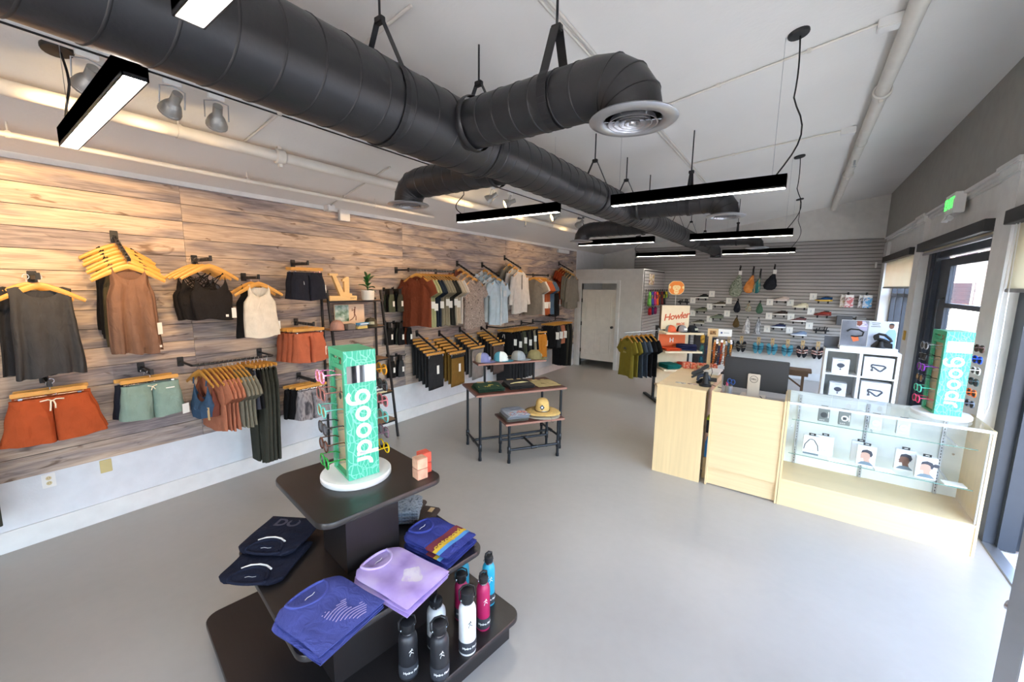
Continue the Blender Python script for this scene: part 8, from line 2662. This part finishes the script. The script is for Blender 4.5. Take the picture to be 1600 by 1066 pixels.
BLS = cloth('sandal_black', (38, 38, 42)); FLS = patterned('sandal_floral', 40, [(0.4, (60, 60, 66)), (0.5, (190, 130, 110)), (0.6, (210, 206, 200))]); TAUS = cloth('sandal_taupe', (110, 100, 88))
for x, m, sm, lb in ((-1.33, BLS, BLS, 'black sandal pair half hidden by the belt stand'), (-1.06, BLS, TAUS, 'black sandal pair with taupe straps, left of the teal pairs'), (-0.70, TEALS, TEALD, 'teal sandal pair, left one of three'), (-0.42, TEALS, TEALD, 'teal sandal pair, middle one of three'), (-0.12, TEALS, TEALD, 'teal sandal pair, right one of three'), (0.16, BLS, FLS, 'black sandal pair with floral straps beside the teal pairs'), (0.44, BLS, FLS, 'black sandal pair with floral straps nearest the cube shelf')):
    peg(x, 0.885, 'black peg above the ' + lb)
    sandal_pair(x, 0.897, m, sm, lb)
# snack packets
for x, cs, nm_ in ((0.85, [(206, 186, 150), (198, 110, 112)], 'pink'), (1.15, [(120, 116, 120), (92, 168, 214)], 'blue')):
    peg(x, 2.0, 'black peg above the %s packets' % nm_)
    for i, c in enumerate(cs):
        o = MB()
        rings = [[(0.075 * cos(a) * (1 if abs(cos(a)) < 2 else 1), 0.014 * sin(a) * sin(pi * min(1, max(0.05, t))), -0.02 - 0.27 * t) for a in [2 * pi * k / 14 for k in range(14)]] for t in [q / 8 for q in range(9)]]
        o.loft(rings, 0, True, True, True)
        b = o.build('packet', patterned('packet_%s_%d' % (nm_, i), 14, [(0.42, c), (0.55, (226, 222, 218)), (0.62, tuple(int(v * 0.7) for v in c))], rough=0.4), None, (x - 0.05 + 0.07 * i, YS - 0.06 - 0.05 * i, 2.0), 0.15 - 0.2 * i, smooth=60)
        tag(b, '%s printed packet on the %s peg' % (('front %s' % nm_) if i else 'rear pale', nm_), 'packet', 'packets on the slatwall')
        MB().box((0, -0.016, -0.05), (0.13, 0.003, 0.045)).build('header_band', PAPER, b)
# bench below
bn = empty('wooden_bench', (-0.42, 9.75, 0), 0, 'brown wooden bench with splayed braces below the sandals', 'bench')
BW = mat('bench_wood', (98, 74, 52), rough=0.5, var=0.12, scale=5, stretch=(1.5, 12, 6))
MB().span((-0.75, -0.18, 0.455), (0.75, 0.18, 0.50), 0, 0.006).build('seat', BW, bn)
for e in (-1, 1):
    MB().span((-0.70, e * 0.13 - 0.015, 0.38), (0.70, e * 0.13 + 0.015, 0.455)).build('apron', BW, bn)
for s in (-1, 1):
    for e in (-1, 1):
        MB().span((s * 0.62 - 0.022, e * 0.13 - 0.022, 0), (s * 0.62 + 0.022, e * 0.13 + 0.022, 0.455)).build('leg', BW, bn)
    MB().span((s * 0.62 - 0.015, -0.11, 0.10), (s * 0.62 + 0.015, 0.11, 0.15)).build('cross_rail', BW, bn)
    MB().bar((s * 0.62, 0, 0.13), (s * 0.2, 0, 0.44), 0.03, 0.03).build('brace', BW, bn)
# stacked boxes near the window corner
tag(MB().box((0, 0, 0), (0.26, 0.16, 0.20), 0, 0.004).build('shoe_carton', mat('dark_carton', (72, 72, 74), rough=0.6), None, (0.83, YS - 0.10, 1.42)), 'dark grey carton on the slatwall left of the posters', 'box')
tag(MB().box((0, 0, 0), (0.16, 0.16, 0.10), 0, 0.004).build('shoe_carton', mat('taupe_carton', (104, 100, 94), rough=0.6), None, (1.10, YS - 0.10, 1.47)), 'taupe carton on the slatwall above the posters', 'box')
for i in range(4):
    tag(MB().tube([(0, 0, 0), (0.05, -0.02, 0.09), (0.10, -0.03, 0.0)], 0.008, 6).build('wire_hanger', BLACK if i % 2 else STEEL, None, (1.02 + 0.055 * i, 8.6, 1.47 + 0.012 * i)), 'bent strap of the folding rack above the posters, %s from the left' % ORD[i], 'strap', 'straps above the posters')
fr_ = empty('folding_rack', (1.12, 8.6, 0), 0, 'dark folding rack standing by the far window', 'rack')
for s in (-1, 1):
    MB().tube([(s * 0.16, 0, 0), (s * 0.10, 0, 1.5)], 0.012, 8).build('leg', BLACK_METAL, fr_)
MB().tube([(-0.12, 0, 1.46), (0.12, 0, 1.46)], 0.012, 8).build('top_bar', BLACK_METAL, fr_)

# goods on the side slatwall of the small room
XS = -3.03 + 0.024
tag(MB().box((0, 0, 0), (0.004, 0.42, 0.26)).build('picture_card', patterned('trail_photo', 10, [(0.35, (120, 60, 52)), (0.48, (226, 214, 196)), (0.62, (186, 160, 96))]), None, (XS + 0.01, 10.1, 2.27)), 'printed picture card on the side slatwall by the white door', 'picture')
PKC = [(120, 190, 90), (70, 72, 150), (186, 60, 120), (232, 108, 44), (66, 60, 62), (110, 48, 46), (40, 40, 44), (196, 190, 60)]
pnm = ['lime green', 'violet blue', 'magenta', 'bright orange', 'charcoal', 'maroon', 'black', 'yellow']
for i, c in enumerate(PKC):
    y = 9.72 + 0.205 * i
    p = empty('slatwall_peg', (XS, y, 2.0), 0, 'black peg of the %s running vest' % pnm[i], 'hook', 'pegs on the side slatwall')
    MB().box((0.003, 0, 0), (0.006, 0.03, 0.06)).build('wall_plate', BLACK_METAL, p)
    MB().tube([(0, 0, 0), (0.17, 0, 0.01), (0.18, 0, 0.03)], 0.005, 6).build('peg', BLACK_METAL, p)
    h = 0.34 if i != 7 else 0.16
    b = empty('running_vest', (XS + 0.10, y, 2.012), 0, '%s running vest hanging on the side slatwall' % pnm[i], 'vest', 'running vests on the side slatwall')
    rings = []
    for q in range(9):
        t = q / 8
        W = 0.085 * interp([(0, 0.45), (0.3, 0.9), (0.8, 1.0), (1, 0.7)], t)
        rings.append([(0.05 * sin(a) * (0.5 + 0.5 * t), W * cos(a) + 0.01 * sin(7 * t), -0.04 - h * t) for a in [2 * pi * k / 16 for k in range(16)]])
    MB().loft(rings, 0, True, True, True).build('vest_body', patterned('vest_%d' % i, 12, [(0.4, c), (0.62, tuple(int(v * 0.55) for v in c))]), b, smooth=60)
    MB().tube([(0, 0.03, -0.06), (0, 0.012, -0.01), (0, 0, 0.014), (0, -0.012, -0.01), (0, -0.03, -0.06)], 0.006, 6).build('strap', BLACK, b)
    MB().box((0.06, 0.0, -0.16), (0.012, 0.07, 0.09), 0, 0.004).build('pocket', patterned('vestp_%d' % i, 9, [(0.4, PKC[(i + 2) % 8]), (0.6, c)]), b)
for i, (y, c, lb) in enumerate([(9.8, (190, 40, 50), 'red pouch low on the side slatwall'), (10.0, (60, 66, 110), 'dark blue pouch low on the side slatwall'), (10.25, (150, 40, 90), 'crimson pouch low on the side slatwall')]):
    p = empty('slatwall_peg', (XS, y, 1.60), 0, 'black peg of the ' + lb, 'hook', 'pegs on the side slatwall')
    MB().tube([(0, 0, 0), (0.16, 0, 0.01), (0.17, 0, 0.03)], 0.005, 6).build('peg', BLACK_METAL, p)
    tag(MB().box((0, 0, -0.10), (0.06, 0.12, 0.18), 0, 0.015).box((0, 0, 0.0), (0.004, 0.04, 0.03)).build('pouch', patterned('lowp_%d' % i, 12, [(0.4, c), (0.62, tuple(int(v * 0.6) for v in c))]), None, (XS + 0.10, y, 1.60)), lb, 'pouch', 'pouches low on the side slatwall')

# ------------------------------------------------------------------ window wall furniture
CASS = mat('blind_cassette', (38, 38, 38), rough=0.5)
def shade_mat():
    m = bpy.data.materials.new('cream_roller_shade')
    m.use_nodes = True
    n, l = m.node_tree.nodes, m.node_tree.links
    b = n['Principled BSDF']
    tc = n.new('ShaderNodeTexCoord'); nz = n.new('ShaderNodeTexNoise'); nz.inputs['Scale'].default_value = 3
    l.new(tc.outputs['Object'], nz.inputs['Vector'])
    mix_ramp(m, nz.outputs['Fac'], [(0.3, (238, 232, 214)), (0.7, (244, 240, 226))], b.inputs['Base Color'])
    b.inputs['Roughness'].default_value = 0.9
    t = n.new('ShaderNodeBsdfTranslucent'); t.inputs['Color'].default_value = (*srgb((250, 244, 224)), 1)
    mx = n.new('ShaderNodeMixShader'); mx.inputs['Fac'].default_value = 0.45
    l.new(b.outputs['BSDF'], mx.inputs[1]); l.new(t.outputs['BSDF'], mx.inputs[2])
    l.new(mx.outputs['Shader'], n['Material Output'].inputs['Surface'])
    return m
SHADE = shade_mat()
def blind(ya, yb, zbot, label, chain=False):
    yc, h = (ya + yb) / 2, (yb - ya) / 2
    b = empty('roller_blind', (XR - 0.02, yc, 2.68), 0, label, 'blind', 'roller blinds of the shop windows')
    MB().span((-0.055, -h, -0.055), (0.055, h, 0.055), 0, 0.003).build('cassette', CASS, b)
    MB().span((0.018, -h + 0.03, zbot - 2.68), (0.021, h - 0.03, -0.05)).build('shade_cloth', SHADE, b)
    MB().span((0.008, -h + 0.03, zbot - 2.68 - 0.03), (0.030, h - 0.03, zbot - 2.68), 0, 0.004).build('bottom_bar', STEEL, b)
    if chain:
        y0 = h - 0.06
        pts = [(0.0, y0, -0.05), (-0.01, y0 + 0.005, -1.0), (-0.012, y0 - 0.02, -1.5), (-0.012, y0 - 0.09, -1.62), (-0.012, y0 - 0.16, -1.5), (-0.005, y0 - 0.12, -0.9), (0.0, y0 - 0.06, -0.05)]
        MB().tube(pts, 0.004, 6).build('pull_chain', WHITE_PLASTIC, b, smooth=60)
    else:
        MB().tube([(0.02, -h + 0.02, -0.05), (0.02, -h + 0.02, -1.3)], 0.003, 6).build('pull_chain', BLACK, b)
blind(8.45, 10.92, 2.15, 'cream roller blind half down at the far window')
blind(5.42, 7.98, 2.60, 'cream roller blind rolled up above the glazed door')
blind(1.55, 4.98, 2.12, 'cream roller blind half down above the entrance at right', True)
ex = empty('exit_sign', (XR - 0.06, 6.55, 3.03), 0, 'green lit EXIT sign with two lamps on the window wall', 'exit sign')
MB().span((-0.035, -0.17, -0.10), (0.055, 0.17, 0.12), 0, 0.006).build('housing', WHITE_PLASTIC, ex)
XG = emission('exit_green', (70, 230, 80), 1.6)
M = frame_M((-0.037, 0.0, 0.01), (0, -1, 0), (0, 0, 1))
lettering('lettering', 'EXIT', 0.16, XG, ex, M, 0.002, 0.004)
for s in (-1, 1):
    k = MB()
    k.tube([(-0.01, s * 0.08, -0.10), (-0.02, s * 0.08, -0.13)], 0.010, 8)
    k.lathe([(0.0, -0.03), (0.022, -0.03), (0.034, 0.01), (0.034, 0.018), (0, 0.018)], 16, M=Matrix.Translation((-0.035, s * 0.08, -0.145)) @ Matrix.Rotation(radians(-65), 4, 'Y'))
    k.build('emergency_lamp', WHITE_PLASTIC, ex, smooth=40)
tag(MB().box((0, 0, 0), (0.03, 0.07, 0.12), 0, 0.006).build('sensor', WHITE_PLASTIC, None, (XR - 0.12, YB - 0.06, 2.60)), 'small white sensor in the far corner beside the blind', 'sensor')
ty = MB().box((0, 0, 0), (0.012, 0.11, 0.14), 0, 0.003)
tag(ty.build('wall_notice', mat('notice_yellow', (206, 162, 60)), None, (XR - 0.03, 8.2, 1.43)), 'small yellow notice on the column between the windows', 'notice')

# ------------------------------------------------------------------ outside
CARW = mat('car_white', (232, 234, 236), rough=0.25, coat=0.5)
TYRE = mat('tyre', (26, 26, 28), rough=0.8)
CGL = mat('car_window', (40, 48, 58), rough=0.08, spec=0.8)
car = empty('car', (4.35, 15.4, -0.13), 0, 'white sport utility car parked at the kerb outside the glazed door', 'car')
prof = [(-2.3, 0.42), (-2.32, 0.95), (-2.22, 1.12), (-2.05, 1.70), (-1.85, 1.82), (0.6, 1.84), (1.0, 1.72), (1.55, 1.20), (2.3, 1.06), (2.42, 0.85), (2.42, 0.42)]
def sec(xs, k):
    return [(xs, y, z) for y, z in k]
body = MB()
def slab(poly):
    half = lambda z: 0.95 if z <= 1.13 else 0.95 - 0.2 * (z - 1.13)
    body.loft([[(-half(z), y, z) for y, z in poly], [(half(z), y, z) for y, z in poly]], 0, True, True, True)
slab([(-2.3, 0.42), (-2.32, 0.95), (-2.22, 1.13), (2.25, 1.13), (2.42, 0.85), (2.42, 0.42)])
slab([(-2.22, 1.13), (-2.05, 1.70), (-1.85, 1.82), (0.6, 1.84), (1.0, 1.72), (1.6, 1.13)])
body.build('body', CARW, car, smooth=30)
for s in (-1, 1):
    for ya, yb, sl in ((-1.95, -1.20, 0.10), (-1.08, -0.12, 0.0), (0.02, 0.95, -0.30)):
        k = MB()
        xo = s * 0.938
        xi = s * 0.836
        k.add([(xo, ya, 1.19), (xo, yb - (sl if sl < 0 else 0) * 0.6, 1.19), (xi, yb + min(0, sl), 1.70), (xi, ya + max(0, sl), 1.70)], [(0, 1, 2, 3)])
        k.v = k.v + [p + Vector((s * 0.012, 0, 0)) for p in k.v]
        k.f += [(4, 7, 6, 5), (0, 4, 5, 1), (1, 5, 6, 2), (2, 6, 7, 3), (3, 7, 4, 0)]; k.m += [0] * 5
        k.build('side_window', CGL, car)
    for y in (-0.35, 0.72):
        MB().box((s * 0.965, y, 1.02), (0.02, 0.16, 0.03), 0, 0.004).build('door_handle', CARW, car)
    for y in (-1.14, -0.05, 0.98):
        MB().box((s * 0.952, y, 0.85), (0.004, 0.008, 0.62)).build('door_gap', BLACK, car)
    MB().box((s * 0.955, 0, 0.62), (0.02, 3.4, 0.05), 0, 0.005).build('trim_strip', mat('car_trim', (120, 122, 126)), car)
    for y in (-1.45, 1.5):
        k = MB().lathe([(0.0, -0.11), (0.22, -0.11), (0.35, -0.10), (0.36, -0.05), (0.36, 0.05), (0.35, 0.10), (0.22, 0.11), (0, 0.11)], 24, M=Matrix.Translation((s * 0.86, y, 0.36)) @ Matrix.Rotation(radians(90), 4, 'Y'))
        wh = k.build('wheel', TYRE, car, smooth=40)
        k = MB().lathe([(0.0, 0.0), (0.2, 0.0), (0.21, 0.012), (0, 0.02)], 20, M=Matrix.Translation((s * 0.965, y, 0.36)) @ Matrix.Rotation(s * radians(90), 4, 'Y'))
        k.build('hub', STEEL, wh)
        k = MB().tube([(s * 0.955, y + 0.42 * cos(a), 0.36 + 0.42 * sin(a)) for a in [pi * q / 14 for q in range(15)]], 0.03, 6)
        k.build('wheel_arch', mat('car_trim', (120, 122, 126)), car)
    MB().box((s * 0.86, -2.26, 0.98), (0.16, 0.12, 0.30), 0, 0.02).build('tail_light', mat('tail_red', (200, 40, 36), rough=0.2), car)
k = MB().add([(-0.8, -2.235, 1.16), (0.8, -2.235, 1.16), (0.7, -2.08, 1.66), (-0.7, -2.08, 1.66)], [(0, 1, 2, 3)]); k.build('rear_window', CGL, car)
MB().box((0, -2.36, 0.55), (1.8, 0.14, 0.2), 0, 0.03).build('bumper', mat('car_trim', (120, 122, 126)), car)
# buildings down the street
def facade(x0, x1, y0, y1, h, m, label, floors, per, name='building'):
    o = empty(name, ((x0 + x1) / 2, (y0 + y1) / 2, -0.1), 0, label, 'building')
    cx, cy = (x0 + x1) / 2, (y0 + y1) / 2
    MB().span((x0 - cx, y0 - cy, 0), (x1 - cx, y1 - cy, h)).build('wall', m, o)
    MB().span((x0 - cx - 0.15, y0 - cy - 0.15, h - 0.3), (x1 - cx + 0.15, y1 - cy + 0.15, h), 0).build('cornice', mat('stone_trim', (176, 168, 156), rough=0.9), o)
    for f in range(floors):
        for k in range(per):
            z = 1.0 + f * 3.4
            xx = x0 - cx + (x1 - x0) * (k + 0.5) / per
            w = MB().box((xx, y0 - cy - 0.03, z + 0.9), (1.3, 0.12, 1.9), 0, 0.01).build('window_frame', mat('stone_trim', (176, 168, 156)), o)
            MB().box((xx, y0 - cy - 0.10, z + 0.9), (1.05, 0.02, 1.65)).build('pane', CGL, w)
        for k in range(4):
            z = 1.0 + f * 3.4
            yy = y0 - cy + (y1 - y0) * (k + 0.5) / 4
            w = MB().box((x0 - cx - 0.03, yy, z + 0.9), (0.12, 1.3, 1.9), 0, 0.01).build('window_frame', mat('stone_trim', (176, 168, 156)), o)
            MB().box((x0 - cx - 0.10, yy, z + 0.9), (0.02, 1.05, 1.65)).build('pane', CGL, w)
    return o
facade(7.6, 21, 42, 52, 10.5, patterned('grey_stone', 3, [(0.4, (104, 98, 96)), (0.6, (124, 116, 112))]), 'grey stone building far down the street', 3, 4)
facade(14.5, 24, 8, 30, 7.5, patterned('red_brick', 6, [(0.4, (120, 62, 50)), (0.6, (146, 84, 70))]), 'red brick building across the street', 2, 3)
facade(1.9, 8.5, 60, 70, 9.0, patterned('brown_brick', 5, [(0.4, (112, 86, 74)), (0.6, (140, 110, 96))]), 'brown brick building at the end of the street', 2, 3)
